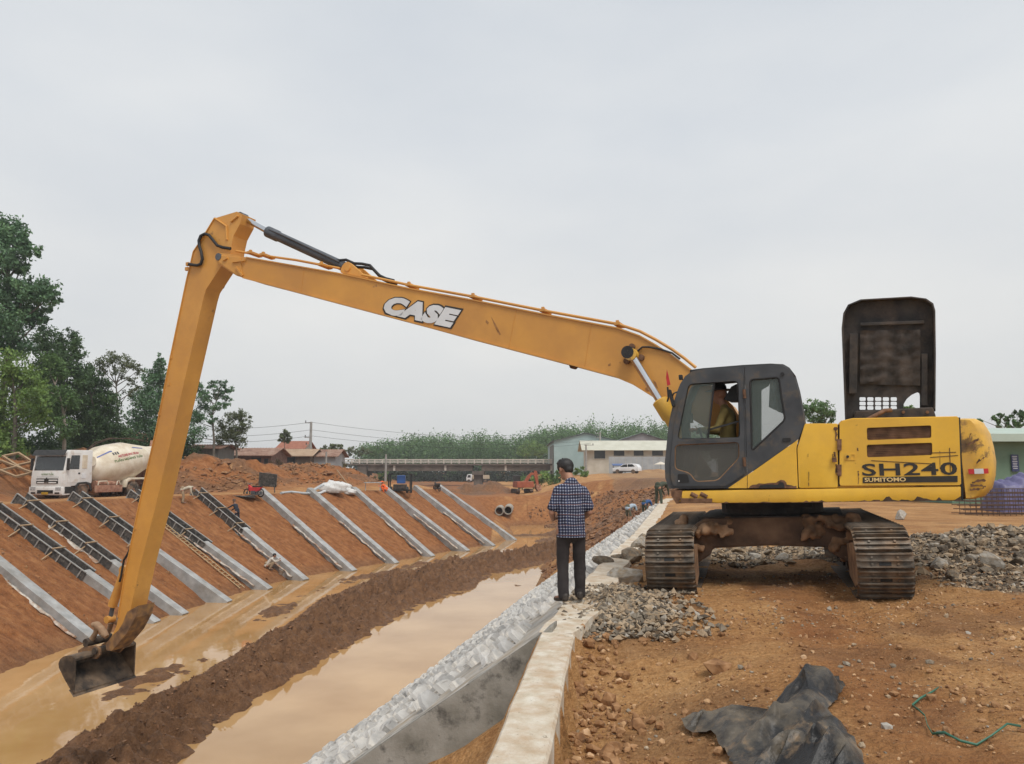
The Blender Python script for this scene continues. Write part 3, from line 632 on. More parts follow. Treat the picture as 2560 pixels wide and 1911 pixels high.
# door seam strip, hinges, latch, padlock
mb = MB(); mb.prism(exs([(2095.5,1062),(2099.5,1062),(2100,1216),(2096,1216)], VS - .02), (0, -.03, 0)); mb.build('seam_strip', M_BLACK, exc)
for y in (1112, 1176): mb = MB(); mb.prism(exs([(2093,y-14),(2104,y-14),(2104,y+14),(2093,y+14)], VS + .03), (0, -.04, 0)); mb.build('hinge', M_RUSTM, exc, bevel=.004)
la = plate('latch_frame', exs(rnd([(2111,1134),(2139,1134),(2139,1151),(2111,1151)], 3), VS + .012), [exs([(2128,1137),(2136,1137),(2136,1148),(2128,1148)], VS + .012)], .02, M_YELD, exc)
q = ex(2119, 1142, VS + .014); mb = MB(); mb.tube([q, q + Vector((0, .02, 0))], .018, 10); mb.build('lock', M_BLACK, la)
q = ex(2086, 1150, VS + .03); mb = MB(); mb.box(q, (.055, .03, .06)); mb.tube([q + Vector((-.018, 0, .03)), q + Vector((-.018, 0, .07)), q + Vector((.018, 0, .07)), q + Vector((.018, 0, .03))], .006, 6); mb.build('padlock', M_RUSTM, exc, bevel=.004)
lettering('model_lettering', 'SH240', ex(2156,1190.5,VS+.005), ex(2394,1187.5,VS+.005), .155, M_DECAL, door, bold=.018, spacing=1.06)
bd = plate('name_band', exs([(2157,1193.5),(2394,1190),(2394,1205.5),(2157,1208)], VS + .012), [], .005, M_DECAL, door)
lettering('maker_lettering', 'SUMITOMO', ex(2162,1205.5,VS+.014), ex(2265,1204,VS+.014), .052, mat('decal_cream', [(.72, .52, .2), (.8, .6, .3)], rough=.5), door, bold=.022)
# ---- counterweight
cwf = ex(2400, 1130, VS).x; top = ex(2405, 1044, VS).z; bot = ex(2408, 1252, VS).z
mb = MB(); rows = []
vsamp = [1.37, 1.33, 1.25, 1.12, .95, .7, .35, 0, -.35, -.7, -.95, -1.12, -1.25, -1.33, -1.37]
prof = [(0, 0), (.30, .0), (.62, .035), (.84, .13), (.95, .28), (1.0, .45), (.985, .62), (.93, .80), (.80, .93), (.58, .99), (.25, 1.0), (0, 1.0)]
for v in vsamp:
    t = abs(v) / 1.37; dep = .46 * (1 - t ** 6 * .45) * (1 if t < .99 else .9); shr = .03 * t ** 12
    rows.append([Vector((cwf - .012 - dep * p, v, bot + (top - bot) * (q * (1 - 2 * shr) + shr))) for p, q in prof])
mb.grid(rows); n = len(prof); m_ = len(rows)
mb.f += [tuple(range(n)), tuple((m_ - 1) * n + k for k in range(n))]; mb.m += [0, 0]
cw = mb.build('counterweight', M_YELD, exc, smooth=45)
mb = MB(); mb.prism(exs([(2396.5,1044),(2400.5,1044),(2409,1252),(2404,1252)], VS - .004), (0, -.03, 0)); mb.build('seam_strip', M_BLACK, exc)
# reflective band on the counterweight
for k, (c0, c1, mm) in enumerate([(.34, .46, M_RED), (.465, .66, M_WHITE), (.665, .76, M_RED)]):
    vv = 1.372; rows = []
    def cwp(t, zf):
        # point on the rounded flank
        a = t * 1.0; v = 1.385 - .33 * max(0, a - .45) ** 1.5; return Vector((cwf - .06 - a * .5, v + .012, bot + (top - bot) * zf))
    mb = MB(); mb.grid([[cwp(c0 + (c1 - c0) * i / 3 - .33, z) for z in (.315, .375)] for i in range(4)]); ob = mb.build('reflective_strip', mm, cw)
    ob.modifiers.new('t', 'SOLIDIFY').thickness = .006
random.seed(8)
for c0, c1, z0, z1 in ((.05, .30, .66, .72), (.15, .22, .58, .63), (.20, .42, .44, .52), (.10, .16, .74, .80), (.0, .30, .12, .13), (.02, .34, .17, .15), (.06, .36, .21, .22)):
    mb = MB(); n_ = 7; mb.grid([[cwp(c0 + (c1 - c0) * i / n_, z0 + (z1 - z0) * (i / n_) + random.uniform(-.012, .012) + j * random.uniform(.008, .03)) for j in (0, 1)] for i in range(n_ + 1)]); ob = mb.build('scrape', M_RUSTM, cw); ob.modifiers.new('t', 'SOLIDIFY').thickness = .004
# ---- rust holes and scrapes
def z5(x, y): return (1640 + x * .2421, 880 + y * .2421)
rp_ = [z5(*q) for q in ((955,1408),(975,1385),(1000,1372),(1040,1370),(1060,1358),(1120,1362),(1180,1352),(1240,1352),(1262,1335),(1290,1322),(1325,1328),(1345,1350),(1350,1372),(1400,1378),(1425,1388),(1450,1384),(1452,1408))]
mb = MB(); mb.prism(exs(rp_, VS + .002), (0, -.006, 0)); mb.build('rust_hole', M_RUSTM, exc)
rp2 = [z5(*q) for q in ((1060,1406),(1075,1378),(1180,1368),(1255,1372),(1280,1345),(1310,1348),(1325,1368),(1330,1406))]
mb = MB(); mb.prism(exs(rp2, VS + .004), (0, -.004, 0)); mb.build('rust_hole', M_BLACK, exc)
random.seed(3)
def ragged(a, b, h, n=26, sgn=-1):
    lo = [(a[0] + (b[0] - a[0]) * i / n, a[1] + (b[1] - a[1]) * i / n) for i in range(n + 1)]
    up = [(x, y + sgn * abs(random.gauss(0, 1)) * h * (.4 + .6 * abs(math.sin(i * .7)))) for i, (x, y) in enumerate(lo)]
    return lo + up[::-1]
for a, b, h in (((1760,1258.8),(2000,1256.9),2.2), ((2000,1256.8),(2200,1254.5),2.5), ((2200,1254.4),(2402,1251.8),7)):
    mb = MB(); mb.prism(exs(ragged(a, b, h), VS + .003), (0, -.005, 0)); mb.build('rust_edge', M_FRAME if h > 5 else M_RUSTM, exc)
for (x, y0, y1, w) in ((2090,1068,1102,3.0), (2091,1160,1188,2.5), (2087,1130,1142,4), (2350,1128,1172,.8), (2020,1135,1142,1.0), (2022,1180,1215,1.0), (2144,1120,1128,2.4), (2146,1178,1210,1.6)):
    o_ = [(x + random.gauss(0, w * .5) - w / 2, y0 + (y1 - y0) * i / 7) for i in range(8)] + [(x + random.gauss(0, w * .5) + w / 2, y1 - (y1 - y0) * i / 7) for i in range(8)]
    mb = MB(); mb.prism(exs(o_, VS + .008), (0, -.004, 0)); mb.build('rust_scrape', M_RUSTM, exc)
for a, b in (((2312,1133),(2390,1131)), ((2325,1144),(2395,1139)), ((2178,1152),(2330,1160)), ((2374,1120),(2376,1180))):
    mb = MB(); mb.bar(ex(*a, VS + .008), ex(*b, VS + .008), .008, .003, (0, 1, 0)); mb.build('scratch', M_FRAME, door)
# ---- open hood with its sooty underside to the camera
VH = -.15
hp = [(2112.6,1052),(2104,821),(2107.5,788),(2119,767),(2150,754),(2275,747),(2312,752),(2329.5,764),(2334.6,782),(2336,889),(2335,1030),(2300,1052)]
def hz(x, y): return (1960 + x * .339, 720 + y * .339)
holes = [[hz(cx - 23, cy - 9), hz(cx - 17, cy - 14), hz(cx + 17, cy - 14), hz(cx + 23, cy - 9), hz(cx + 23, cy + 9), hz(cx + 17, cy + 14), hz(cx - 17, cy + 14), hz(cx - 23, cy + 9)] for cx in (580, 637, 695, 752, 810) for cy in (820, 853, 885)]
holes.append([hz(*p) for p in ((877,888),(884,855),(905,820),(940,790),(968,777),(985,770),(998,776),(1003,795),(1003,888))])
hood = plate('open_hood', exs(hp, VH), [exs(h, VH) for h in holes], .03, M_DARK)
mb = MB(); o_ = exs(hp[:11], VH); cen = sum(o_, Vector()) / len(o_)
rows = [[p + Vector((0, -.03, 0)), p + Vector((0, .16, 0)), p + (cen - p) * .035 + Vector((0, .16, 0)), p + (cen - p) * .035] for p in o_]
mb.grid(rows); mb.build('hood_rim', M_DARK, hood, smooth=40)
for a, b, w in (((2132,985),(2134,835),.11), ((2311,1015),(2311,885),.08), ((2150,812),(2310,806),.05)):
    mb = MB(); mb.bar(ex(*a, VH + .05), ex(*b, VH + .05), w, .05, (0, 1, 0)); mb.build('stiffener', M_DARK, hood, bevel=.01)
# torn insulation mat
mb = MB(); A = exs([(2150,962),(2300,965),(2300,825),(2150,828)], VH + .02); rows = []
for i in range(19):
    rows.append([(A[0].lerp(A[1], j / 16)).lerp(A[3].lerp(A[2], j / 16), i / 18) + Vector((0, .012 + .045 * abs(math.sin(i * .9 + .5 * math.sin(j * .7))) * random.random() + .02 * math.sin(j * 1.3), 0)) for j in range(17)])
mb.grid(rows); mb.build('insulation_mat', mat('soot_mat', [(.022, .018, .016), (.05, .04, .034), (.075, .058, .048)], scale=5, rough=.95, bump=.012, bscale=10), hood, smooth=True)
mb = MB(); mb.prism(exs([(2137,1028),(2333,1018),(2341,1044),(2136,1056)], .2), (0, -.5, 0)); eb = mb.build('engine_block', M_DARK, exc, bevel=.02)
for x in (2258, 2318): q = ex(x, 1031, .21); mb = MB(); mb.tube([q, q + Vector((0, .03, 0))], .022, 8); mb.build('bolt', M_RUSTM, eb)
mb = MB(); mb.tube([ex(2166, 1051, .35), ex(2212, 1027, .3), ex(2228, 1026, .25)], .03, 8); mb.build('exhaust_pipe', M_RUSTM, exc, smooth=True)
# ---- cab
outl = [(1672,1222.5),(1663,1195),(1661.8,1158),(1671.5,1062),(1681,1016),(1691,984),(1700.5,960),(1712.6,941),(1729.6,929),(1756,924.5),(1858,917),(1926,913),(1960,916),(1976.5,926),(1986,942),(1996,978),(2008,1037),(2011,1060),(1996,1098)]
cab = None
w_up = rnd([(1692,1099),(1721,960),(1846,952),(1850.6,1096)], 12); w_lo = rnd([(1687,1112),(1848,1105),(1849,1146),(1795,1203),(1738,1206),(1724,1184),(1686,1174)], 12)
w_re = rnd([(1875,949),(1947,943),(1963,1050),(1880,1128)], 9)
dd = [(1672,1222.5),(1663,1195),(1661.8,1158),(1671.5,1062),(1681,1016),(1691,984),(1700.5,960),(1712.6,941),(1729.6,929),(1756,924.5),(1861,917),(1867,1188),(1819,1221)]
cab = plate('cab', exs(dd, VS - .01), [exs(w_up, VS - .01), exs(w_lo, VS - .01)], .05, M_CAB)
dfr = [(1684,1216),(1677,1195),(1676,1158),(1685,1066),(1697,1012),(1712,968),(1726,944),(1744,937),(1857,931),(1862,1185),(1815,1216)]
dorn = plate('door', exs(rnd(dfr, 6), VS + .012), [exs(w_up, VS + .012), exs(w_lo, VS + .012)], .025, M_CAB, cab)
plate('lower_yellow_panel', exs([(1867.5,1188.5),(1867.5,1221),(1820,1221)], VS - .008), [], .05, M_YEL, cab)
plate('rear_quarter', exs([(1862,917),(1926,913),(1960,916),(1976.5,926),(1986,942),(1996,978),(2008,1037),(2011,1060),(1996,1098),(1868,1187.5)], VS - .006), [exs(w_re, VS - .006)], .06, M_CAB, cab)
plate('yellow_quarter', exs([(1869,1188.5),(1996,1099),(1991,1121),(1995,1221),(1869,1221)], VS - .004), [], .05, M_YEL, cab)
for nm, wpx, mm in (('window', w_up, M_GLASS), ('lower_window', w_lo, M_GLASSD), ('quarter_window', w_re, M_GLASS)):
    pane = wpx
    if nm == 'window': pane = [p for p in rnd([(1692,1099),(1721,960),(1786,955),(1770,1097)], 6)]
    plate(nm, exs(pane, VS - .03), [], .006, mm, cab)
    o = exs(wpx, VS - .012); mb = MB(); mb.tube(o + [o[0]], .014, 6); mb.build('window_seal', M_BLACK if nm != 'lower_window' else M_MUDF, cab, smooth=True)
mb = MB(); mb.bar(ex(1786,955,VS-.03), ex(1770,1097,VS-.03), .022, .03, (0, 1, 0)); mb.build('window_sash', M_BLACK, cab)
mb = MB(); mb.bar(ex(1690,1103,VS+.004), ex(1850,1098,VS+.004), .035, .02, (0, 1, 0)); mb.build('window_rail', M_CAB, cab)
mb = MB(); mb.bar(ex(1768,1076,VS-.06), ex(1846,1054,VS-.06), .025, .02, (0, 1, 0)); mb.build('grab_rail', M_BLACK, cab)
hd = plate('door_handle', exs(rnd([(1694,1185),(1719,1186),(1724,1207),(1695,1208)], 5), VS + .02), [], .03, M_BLACK, cab)
q = ex(1697.5, 1203, VS + .025); mb = MB(); mb.tube([q, q + Vector((0, .008, 0))], .010, 8); mb.build('key_lock', M_WHITE, hd)
plate('slot_handle', exs(rnd([(1955,1096),(1977,1095),(1977,1104),(1956,1105)], 4), VS + .008), [], .02, M_BLACK, cab)
for y in (985, 1155): mb = MB(); q = ex(1861, y, VS + .02); mb.tube([q + Vector((0, 0, -.06)), q + Vector((0, 0, .06))], .022, 8); mb.build('hinge', M_RUSTM, cab)
mb = MB(); q = ex(1956, 936, VS); mb.tube([q, q + Vector((0, .015, 0))], .026, 12); mb.build('rubber_plug', M_BLACK, cab)
# far side, roof, pillars, floor
VF = .36
plate('far_side', exs(dd[:10] + [(1926,915),(1960,918),(1976,928),(1986,944),(1996,980),(2008,1039),(2008,1218)], VS - .01)[0:0] or [p + Vector((0, VF - VS + .01, 0)) for p in exs(dd[:10] + [(1926,915),(1960,918),(1976,928),(1986,944),(1996,980),(2008,1039),(2008,1218)], VS - .01)],
      [[p + Vector((0, VF - VS + .01, 0)) for p in exs(rnd([(1685,1200),(1700,1000),(1722,950),(1845,938),(1868,1120),(1868,1190)], 8), VS - .01)], [p + Vector((0, VF - VS + .01, 0)) for p in exs(rnd([(1890,940),(1965,938),(1990,1040),(1990,1110),(1890,1125)], 8), VS - .01)]], .04, M_CAB, cab)
rl = exs([(1712.6,941),(1729.6,929),(1756,924.5),(1858,917),(1926,913),(1960,916),(1976.5,926),(1986,942)], VS - .012)
mb = MB(); e = Vector((0, VF - VS, 0)); mb.grid([[p + e + Vector((0, -.02, 0)), p + Vector((0, -.3, .018)), p + Vector((0, -.04, .006)), p, p - Vector((0, .01, .05))] for p in rl]); mb.build('roof', M_CAB, cab, smooth=40)
rl2 = exs([(1725,925.5),(1758,921),(1860,913),(1926,909.5),(1958,911),(1974,921),(1988,938)], VS - .06)
mb = MB(); mb.grid([[p + Vector((0, -.85, .0)), p + Vector((0, -.4, .02)), p + Vector((0, .0, random.uniform(-.004, .008))), p + Vector((0, .025, -.035 + random.uniform(-.01, .01)))] for p in rl2]); o = mb.build('roof_cover', M_BLACK, cab, smooth=True); o.modifiers.new('t', 'SOLIDIFY').thickness = .012
for i in (0, 1, 2, 3, 4, 5, 6):      # front corner pillar depth
    pass
fr = exs(dd[:9], VS - .012); mb = MB(); mb.grid([[p - Vector((.0, 0, 0)), p - Vector((-.01, .10, 0)), p - Vector((.03, .11, 0))] for p in fr]); mb.build('front_pillar', M_CAB, cab, smooth=40)
mb = MB(); mb.grid([[p + e, p + e + Vector((.01, .10, 0)), p + e + Vector((-.03, .11, 0))] for p in fr]); mb.build('front_pillar', M_CAB, cab, smooth=40)
mb = MB(); mb.grid([[p + e + Vector((.0, .11, 0)), p + Vector((.0, -.11, 0))] for p in fr[2:8]]); mb.build('windscreen', M_GLASS, cab, smooth=True)
rr_ = exs([(1986,942),(1996,978),(2008,1037),(2011,1060)], VS - .012); mb = MB(); mb.grid([[p, p + Vector((-.02, -.09, 0)), p + Vector((.03, -.10, 0))] for p in rr_]); mb.build('rear_pillar', M_CAB, cab)
mb = MB(); mb.grid([[p + Vector((0, -.1, 0)), p + e] for p in rr_]); mb.build('rear_window', M_GLASS, cab)
low = exs([(1996,1098),(2011,1060)], VS - .012); fl = exs([(1668,1216),(1995,1216)], VS - .012)
mb = MB(); mb.prism([fl[0], fl[1], fl[1] + Vector((0, 0, .05)), fl[0] + Vector((0, 0, .05))], (0, VF - VS, 0)); mb.build('cab_floor', M_BLACK, cab)
mb = MB(); b0 = fl[1]; mb.box(b0 + Vector((.02, -.5, .30)), (.06, .95, .62)); mb.build('rear_bulkhead', M_CAB, cab)
# interior: seat, consoles, screen, curtain
s0 = ex(1822, 1135, .92); 
mb = MB(); mb.box(s0, (.46, .46, .12)); mb.box(s0 + Vector((-.24, 0, .33)), (.12, .44, .66), Matrix.Rotation(-.15, 3, 'Y')); mb.box(s0 + Vector((-.31, 0, .78)), (.09, .25, .2)); mb.box(s0 + Vector((0, 0, -.2)), (.3, .3, .3)); mb.build('seat', M_BLACK, cab, bevel=.03, smooth=40)
for sg in (-1, 1): mb = MB(); mb.box(s0 + Vector((.16, sg * .33, .12)), (.42, .14, .12)); mb.tube([s0 + Vector((.3, sg * .33, .18)), s0 + Vector((.34, sg * .33, .38))], [.014, .022], 8); mb.build('control_lever', M_BLACK, cab, bevel=.01)
mb = MB(); mb.box(s0 + Vector((.62, -.28, .25)), (.12, .12, .5)); mb.box(s0 + Vector((.55, -.28, .56)), (.06, .2, .15)); mb.build('instrument_panel', M_BLACK, cab, bevel=.01)
mb = MB(); cA = exs([(1925,946),(1945,948),(1960,1036),(1940,1030),(1922,1018)], VS - .10)
rows = [[cA[0].lerp(cA[1], j / 8).lerp(cA[4].lerp(cA[2], j / 8), i / 8) + Vector((0, .03 * math.sin(j * 1.9) * (i / 8 + .2), 0)) for j in range(9)] for i in range(9)]
mb.grid(rows); o = mb.build('curtain', mat('grey_cloth', [(.16, .18, .21), (.30, .33, .37)], scale=9, rough=.9), cab, smooth=True); o.modifiers.new('t', 'SOLIDIFY').thickness = .006
mb = MB(); cB = exs([(1880,948),(1930,946),(1922,965),(1905,975),(1896,986),(1895,1062),(1880,1090)], VS - .16); mb.prism(cB, (0, -.01, 0)); mb.build('sun_shade', M_BLACK, cab)
mb = MB(); cB = exs([(1828,967),(1842,960),(1844,1004),(1824,1004),(1810,998)], 1.0); mb.prism(cB, (0, -.25, 0)); mb.build('head_rest_cloth', M_BLACK, cab)
# mirrors, lamp, flag
mb = MB(); mb.box(ex(1702, 944, VS - .1), (.05, .08, .07)); mb.build('work_lamp', M_BLACK, cab, bevel=.01)
mb = MB(); a = ex(1692, 990, 1.2); mb.tube([ex(1694, 980, VS - .05), ex(1684, 984, VS), ex(1678, 1000, VS)], .012, 6); q = ex(1679, 996, VS + .02); mb.box(q, (.035, .12, .24), Matrix.Rotation(.2, 3, 'Y')); mb.build('mirror', M_BLACK, cab, bevel=.01)
mb = MB(); mb.prism(exs([(1667,924),(1670,935),(1676,962),(1668,965),(1665,945)], VS - .1), (0, -.012, 0)); fl_ = mb.build('flag', M_RED, exc)
mb = MB(); mb.tube([ex(1669, 968, VS - .1), ex(1671, 995, VS - .1), ex(1668, 1005, VS - .1)], .014, 6); mb.build('flag_stick', M_BLACK, fl_)
# ---- boom
VB = .33
btop = [(546,633),(576,635),(616,644),(847,684),(900,695),(1024,722),(1184,751),(1359,786),(1545,821),(1599,840),(1638,862),(1677,887),(1708,910),(1760,950),(1830,1015),(1862,1070)]
bbot = [(1850,1098),(1815,1098),(1768,1069),(1727,1044),(1684,1018),(1634,992),(1584,961),(1537,941),(1421,910),(1153,840),(1040,809),(900,772),(670,711),(608,695),(592,690),(576,680),(540,655),(538,643)]
mb = MB(); mb.prism(exs(btop + bbot, VB), (0, -2 * VB, 0)); boom = mb.build('boom', M_BOOM, exc)
for line in (btop[2:], list(reversed(bbot[:14]))):          # flange edges standing proud of the web
    q = exs(line, VB); mb = MB()
    for a, b in zip(q[:-1], q[1:]): mb.bar(a, b, .022, .05, (0, 1, 0))
    mb.build('flange', M_BOOM, boom)
dk = exs([(552,638),(600,643),(606,690),(592,688),(576,678),(545,655)], VB + .02); mb = MB(); mb.prism(dk, (0, -.03, 0)); mb.build('tip_plate', M_BOOM, boom, bevel=.01)
q = ex(545, 642, VB + .03); mb = MB(); mb.tube([q, q + Vector((0, -.72, 0))], .075, 14); mb.build('arm_pin', M_CYL, boom, smooth=True)
for a, b in (((581,655),(612,651)), ((590,668),(606,690)), ((557,651),(568,645))):
    mb = MB(); mb.bar(ex(*a, VB + .035), ex(*b, VB + .035), .035, .03, (0, 1, 0)); mb.build('weld_rib', M_BOOM, boom)
br = exs(rnd([(849,682),(856,662),(868,653),(880,661),(920,697)], 7), VB - .10)
for off in (0, -.38): mb = MB(); mb.prism([p + Vector((0, off, 0)) for p in br], (0, -.06, 0)); mb.build('cylinder_bracket', M_BOOM, boom, bevel=.006)
q = ex(868, 670, VB - .08); mb = MB(); mb.tube([q, q + Vector((0, -.5, 0))], .06, 12); mb.build('bracket_pin', M_BOOM, boom)
for k, off in enumerate((.02, -.16, -.30)):                  # oil pipes along the top
    line = [(590,632),(640,641),(740,655),(850,676)] if k == 1 else [(905,692),(1024,718),(1184,747),(1359,782),(1545,816),(1600,834),(1640,855),(1680,879),(1712,902),(1740,925)]
    q = [ex(*p, VB + off - .02) + Vector((0, 0, .035)) for p in line]; mb = MB(); mb.tube(q, .024, 8); mb.build('oil_pipe', M_BOOM, boom, smooth=True)
for x, y in ((1024,719),(1184,748),(1359,783),(1545,817),(628,638),(660,643),(805,668)):
    p = ex(x, y, VB - .05); mb = MB(); mb.box(p + Vector((0, -.1, .04)), (.10, .36, .05)); mb.box(p + Vector((0, .02, .07)), (.05, .05, .06)); mb.build('pipe_clamp', M_BOOM, boom, bevel=.008)
lg = plate('lifting_eye', exs(rnd([(1421,909),(1425,921),(1438,924),(1444,917)], 3), .04), [], .05, M_RUSTM, boom)
for (xa, ya), (xb_, yb_) in (((760,672),(752,733)), ((1290,776),(1272,868)), ((1478,812),(1462,920))):
    mb = MB(); mb.tube([ex(xa, ya, VB), ex(xb_, yb_, VB)], .008, 5); mb.build('weld_seam', M_BOOM, boom)
M_SCUFF = mat('boom_scuff', [(.24, .11, .04), (.36, .17, .05)], scale=20, rough=.7)
for pts in (((1228,792),(1240,812),(1252,836),(1249,838),(1236,815)), ((1238,818),(1247,830),(1244,832)), ((1215,800),(1222,806),(1220,812),(1214,806)), ((1520,912),(1526,908),(1527,914),(1521,916)), ((1548,906),(1551,905),(1551,909)), ((1612,972),(1622,965),(1626,976),(1616,982)), ((1632,950),(1640,957),(1645,972),(1638,966)), ((1012,770),(1016,768),(1017,772))):
    mb = MB(); mb.prism(exs(pts, VB + .003), (0, -.002, 0)); mb.build('paint_scuff', M_SCUFF, boom)
# name on the boom
A, B = ex(957, 784, VB + .002), ex(1142, 824, VB + .002)
lettering('name_outline', 'CASE', A + Vector((.035, 0, -.03)), B + Vector((-.035, 0, -.03)), .40, M_DECAL, boom, lift=.004, shear=.28, bold=.115, spacing=1.10)
lettering('name_lettering', 'CASE', A, B, .345, M_WHITE, boom, lift=.010, shear=.28, bold=.078, spacing=1.10)
# ---- arm
VA = .20
arm_px = [(592,529.5),(606,536),(600,560),(584,590),(579,612),(574,640),(551,669),(515,724),(509,744),(433,1076),(387,1275),(348,1424),(323,1539),(311,1577),(292,1606),(278,1626),(268,1624),(266,1612),(280,1590),(291,1566),(296,1544),(310.6,1450),(345,1278),(393,1066),(427,893),(468,697),(478,657),(484,630),(503,602),(537,546)]
mb = MB(); mb.prism(exs(arm_px, VA), (0, -2 * VA, 0)); arm = mb.build('arm', M_BOOM, exc)
for line in ([(537,546),(503,602),(484,630),(478,657),(468,697),(427,893),(393,1066),(345,1278),(310.6,1450),(296,1544)],):
    q = exs(line, VA); mb = MB()
    for a, b in zip(q[:-1], q[1:]): mb.bar(a, b, .02, .04, (0, 1, 0))
    mb.build('flange', M_BOOM, arm)
mb = MB(); mb.prism(exs([(345,1515),(338,1545),(318,1582),(298,1606),(279,1628),(266,1626),(264,1610),(282,1588),(296,1576),(306,1560),(318,1530)], VA + .012), (0, -.42, 0)); mb.build('worn_end', M_ARMD, arm)
for a, b, c in (((537,546),(566,566),(567,600)), ((577,555),(595,540),(595,540))):
    mb = MB(); mb.tube([ex(*a, VA + .015), ex(*b, VA + .015), ex(*c, VA + .015)][:3 if b != c else 2], .022, 6); mb.build('weld_rib', M_BOOM, arm)
for p in [(470,660),(468,672),(430,893),(424,960),(401,1035),(341,1320)]:
    q = ex(*p, VA); mb = MB(); mb.box(q + Vector((.02, -.02, 0)), (.07, .06, .07)); mb.build('pipe_clamp', M_BOOM, arm)
mb = MB(); mb.tube([ex(x, y, VA + .05) for x, y in ((576,622),(556,619),(543,614),(532,600),(522,588),(512,585),(502,590),(497,602),(498,615),(503,630),(506,648),(502,660),(494,664),(484,663),(472,661))], .032, 8); mb.build('hose', M_BLACK, arm, smooth=True)
mb = MB(); mb.tube([ex(x, y, -VA) for x, y in ((561,695),(564,708),(558,720),(548,726))], .018, 6); mb.build('thin_hose', M_BLACK, arm, smooth=True)
# arm cylinder
def cyl(name, a, b, c, r1, r2, v, mrod, mbar, collar=True, parent=exc):
    a, b, c = ex(*a, v), ex(*b, v), ex(*c, v); d = (c - b).normalized()
    mb = MB(); mb.tube([a, b + d * .1], r1, 14); rod = mb.build(name, mrod, parent, smooth=40)
    mb = MB(); mb.lathe([(0, r2 * .9), (.02, r2 * 1.18), (.30, r2 * 1.18), (.33, r2), ((c - b).length, r2)] if collar else [(0, r2), ((c - b).length, r2)], b, c, 18); mb.build('barrel', mbar, rod, smooth=40)
    mb = MB(); mb.tube([a + Vector((0, .09, 0)), a + Vector((0, -.09, 0))], r1 * 1.7, 12); mb.build('rod_eye', mbar, rod, smooth=40); mb = MB(); mb.tube([c + Vector((0, .08, 0)), c + Vector((0, -.08, 0))], r2 * 1.0, 12); mb.build('base_eye', mbar, rod, smooth=40)
    return rod
ac = cyl('arm_cylinder', (606,544), (668,579), (862,668), .055, .098, 0, M_CHROME, M_CYL)
for k in (0, 1):
    mb = MB(); mb.tube([ex(x, y + k * 6, .06) + Vector((0, -.1 * k, 0)) for x, y in ((842,652),(865,650),(885,659),(905,660),(925,664),(940,680),(950,690),(965,697),(985,702))], .028, 8); mb.build('hose', M_BLACK, ac, smooth=True)
mb = MB(); mb.tube([ex(673, 574, .1), ex(700, 585, .11), ex(848, 655, .11)], .018, 6); mb.build('cylinder_pipe', M_CYL, ac, smooth=True)
# boom cylinders
for v in (.52, -.52):
    bc = cyl('boom_cylinder', (1578,887), (1648,1000), (1760,1180), .06, .105, v, M_CHROME, M_YELD)
q = ex(1578, 886, VB + .02)
mb = MB(); mb.tube([q, q + Vector((0, .26, 0))], .10, 16); mb.build('boom_pin', M_BLACK, boom, smooth=40)
for x, y in ((1581,868),(1568,904),(1604,895)):
    q = ex(x, y, VB); mb = MB(); mb.tube([q, q + Vector((0, .06, 0))], .05, 12); mb.build('boss', M_RUSTM, boom, smooth=40)
mb = MB(); mb.tube([ex(x, y, VB + .03) for x, y in ((1592,880),(1606,868),(1622,868),(1650,873),(1680,883),(1700,898))], .016, 6); mb.build('grease_hose', M_BLACK, boom, smooth=True)
# ---- bucket and linkage
BW = .74
sec = [(188,1649),(180,1641),(168,1640),(158,1642),(150.8,1648),(146,1659),(147.5,1670),(152.6,1681),(162,1700),(174,1721),(183,1738)]
S = exs(sec, BW); inner = []
cc = sum(S, Vector()) / len(S); lip = S[-1]; mouth_top = S[0]
for p in S: inner.append(p + ((mouth_top + lip) / 2 - p).normalized() * .035)
mb = MB(); loop = S + inner[::-1]; E_ = Vector((0, -2 * BW, 0)); mb.prism(loop, E_)
M_BUCK = mat('bucket_steel', [(.02, .015, .012), (.05, .036, .026), (.10, .072, .05)], scale=4, rough=.7, bump=.006, bscale=20, wear=((.19, .125, .075), .36, 2.2, .1))
bucket = mb.build('bucket', M_BUCK, exc)
for v in (0, -2 * BW + .03):
    mb = MB(); mb.prism([p + Vector((0, v + .001, 0)) for p in S], (0, -.03, 0)); mb.build('side_plate', M_BUCK, bucket)
mb = MB(); a = S[-1]; d = (S[-1] - S[-2]).normalized(); mb.prism([a - d * .10 + Vector((0, .02, 0)), a + d * .05 + Vector((0, .02, 0)), a + d * .05 + Vector((.02, .02, .03)), a - d * .10 + Vector((.04, .02, .02))], (0, -2 * BW - .04, 0)); mb.build('cutting_edge', M_BUCK, bucket)
mb = MB(); mb.prism([S[0] + Vector((.0, 0, .012)), S[0] + Vector((.10, 0, .0)), S[0] + Vector((.10, 0, -.04)), S[0] + Vector((.0, 0, -.04))], E_); mb.build('top_lip', M_BUCK, bucket, bevel=.008)
pin = ex(271, 1619, 0)
for v in (.30, -.26):
    e0 = ex(225, 1640, 0)
    mb = MB(); mb.prism([Vector((pin.x + du, v, pin.z + dw)) for du, dw in ((-.10, .05), (.06, .10), (.36, .06), (.52, -.02), (.50, -.14), (.0, -.17), (-.11, -.08))], (0, -.05, 0)); mb.build('ear', M_ARMD, bucket, bevel=.01)
mb = MB(); mb.tube([pin + Vector((0, .34, 0)), pin + Vector((0, -.36, 0))], .07, 12); mb.build('bucket_pin', M_BUCK, bucket, smooth=40)
M_LINK = mat('link_tan', [(.22, .13, .075), (.36, .235, .14)], scale=8, rough=.8, bump=.004, bscale=30)
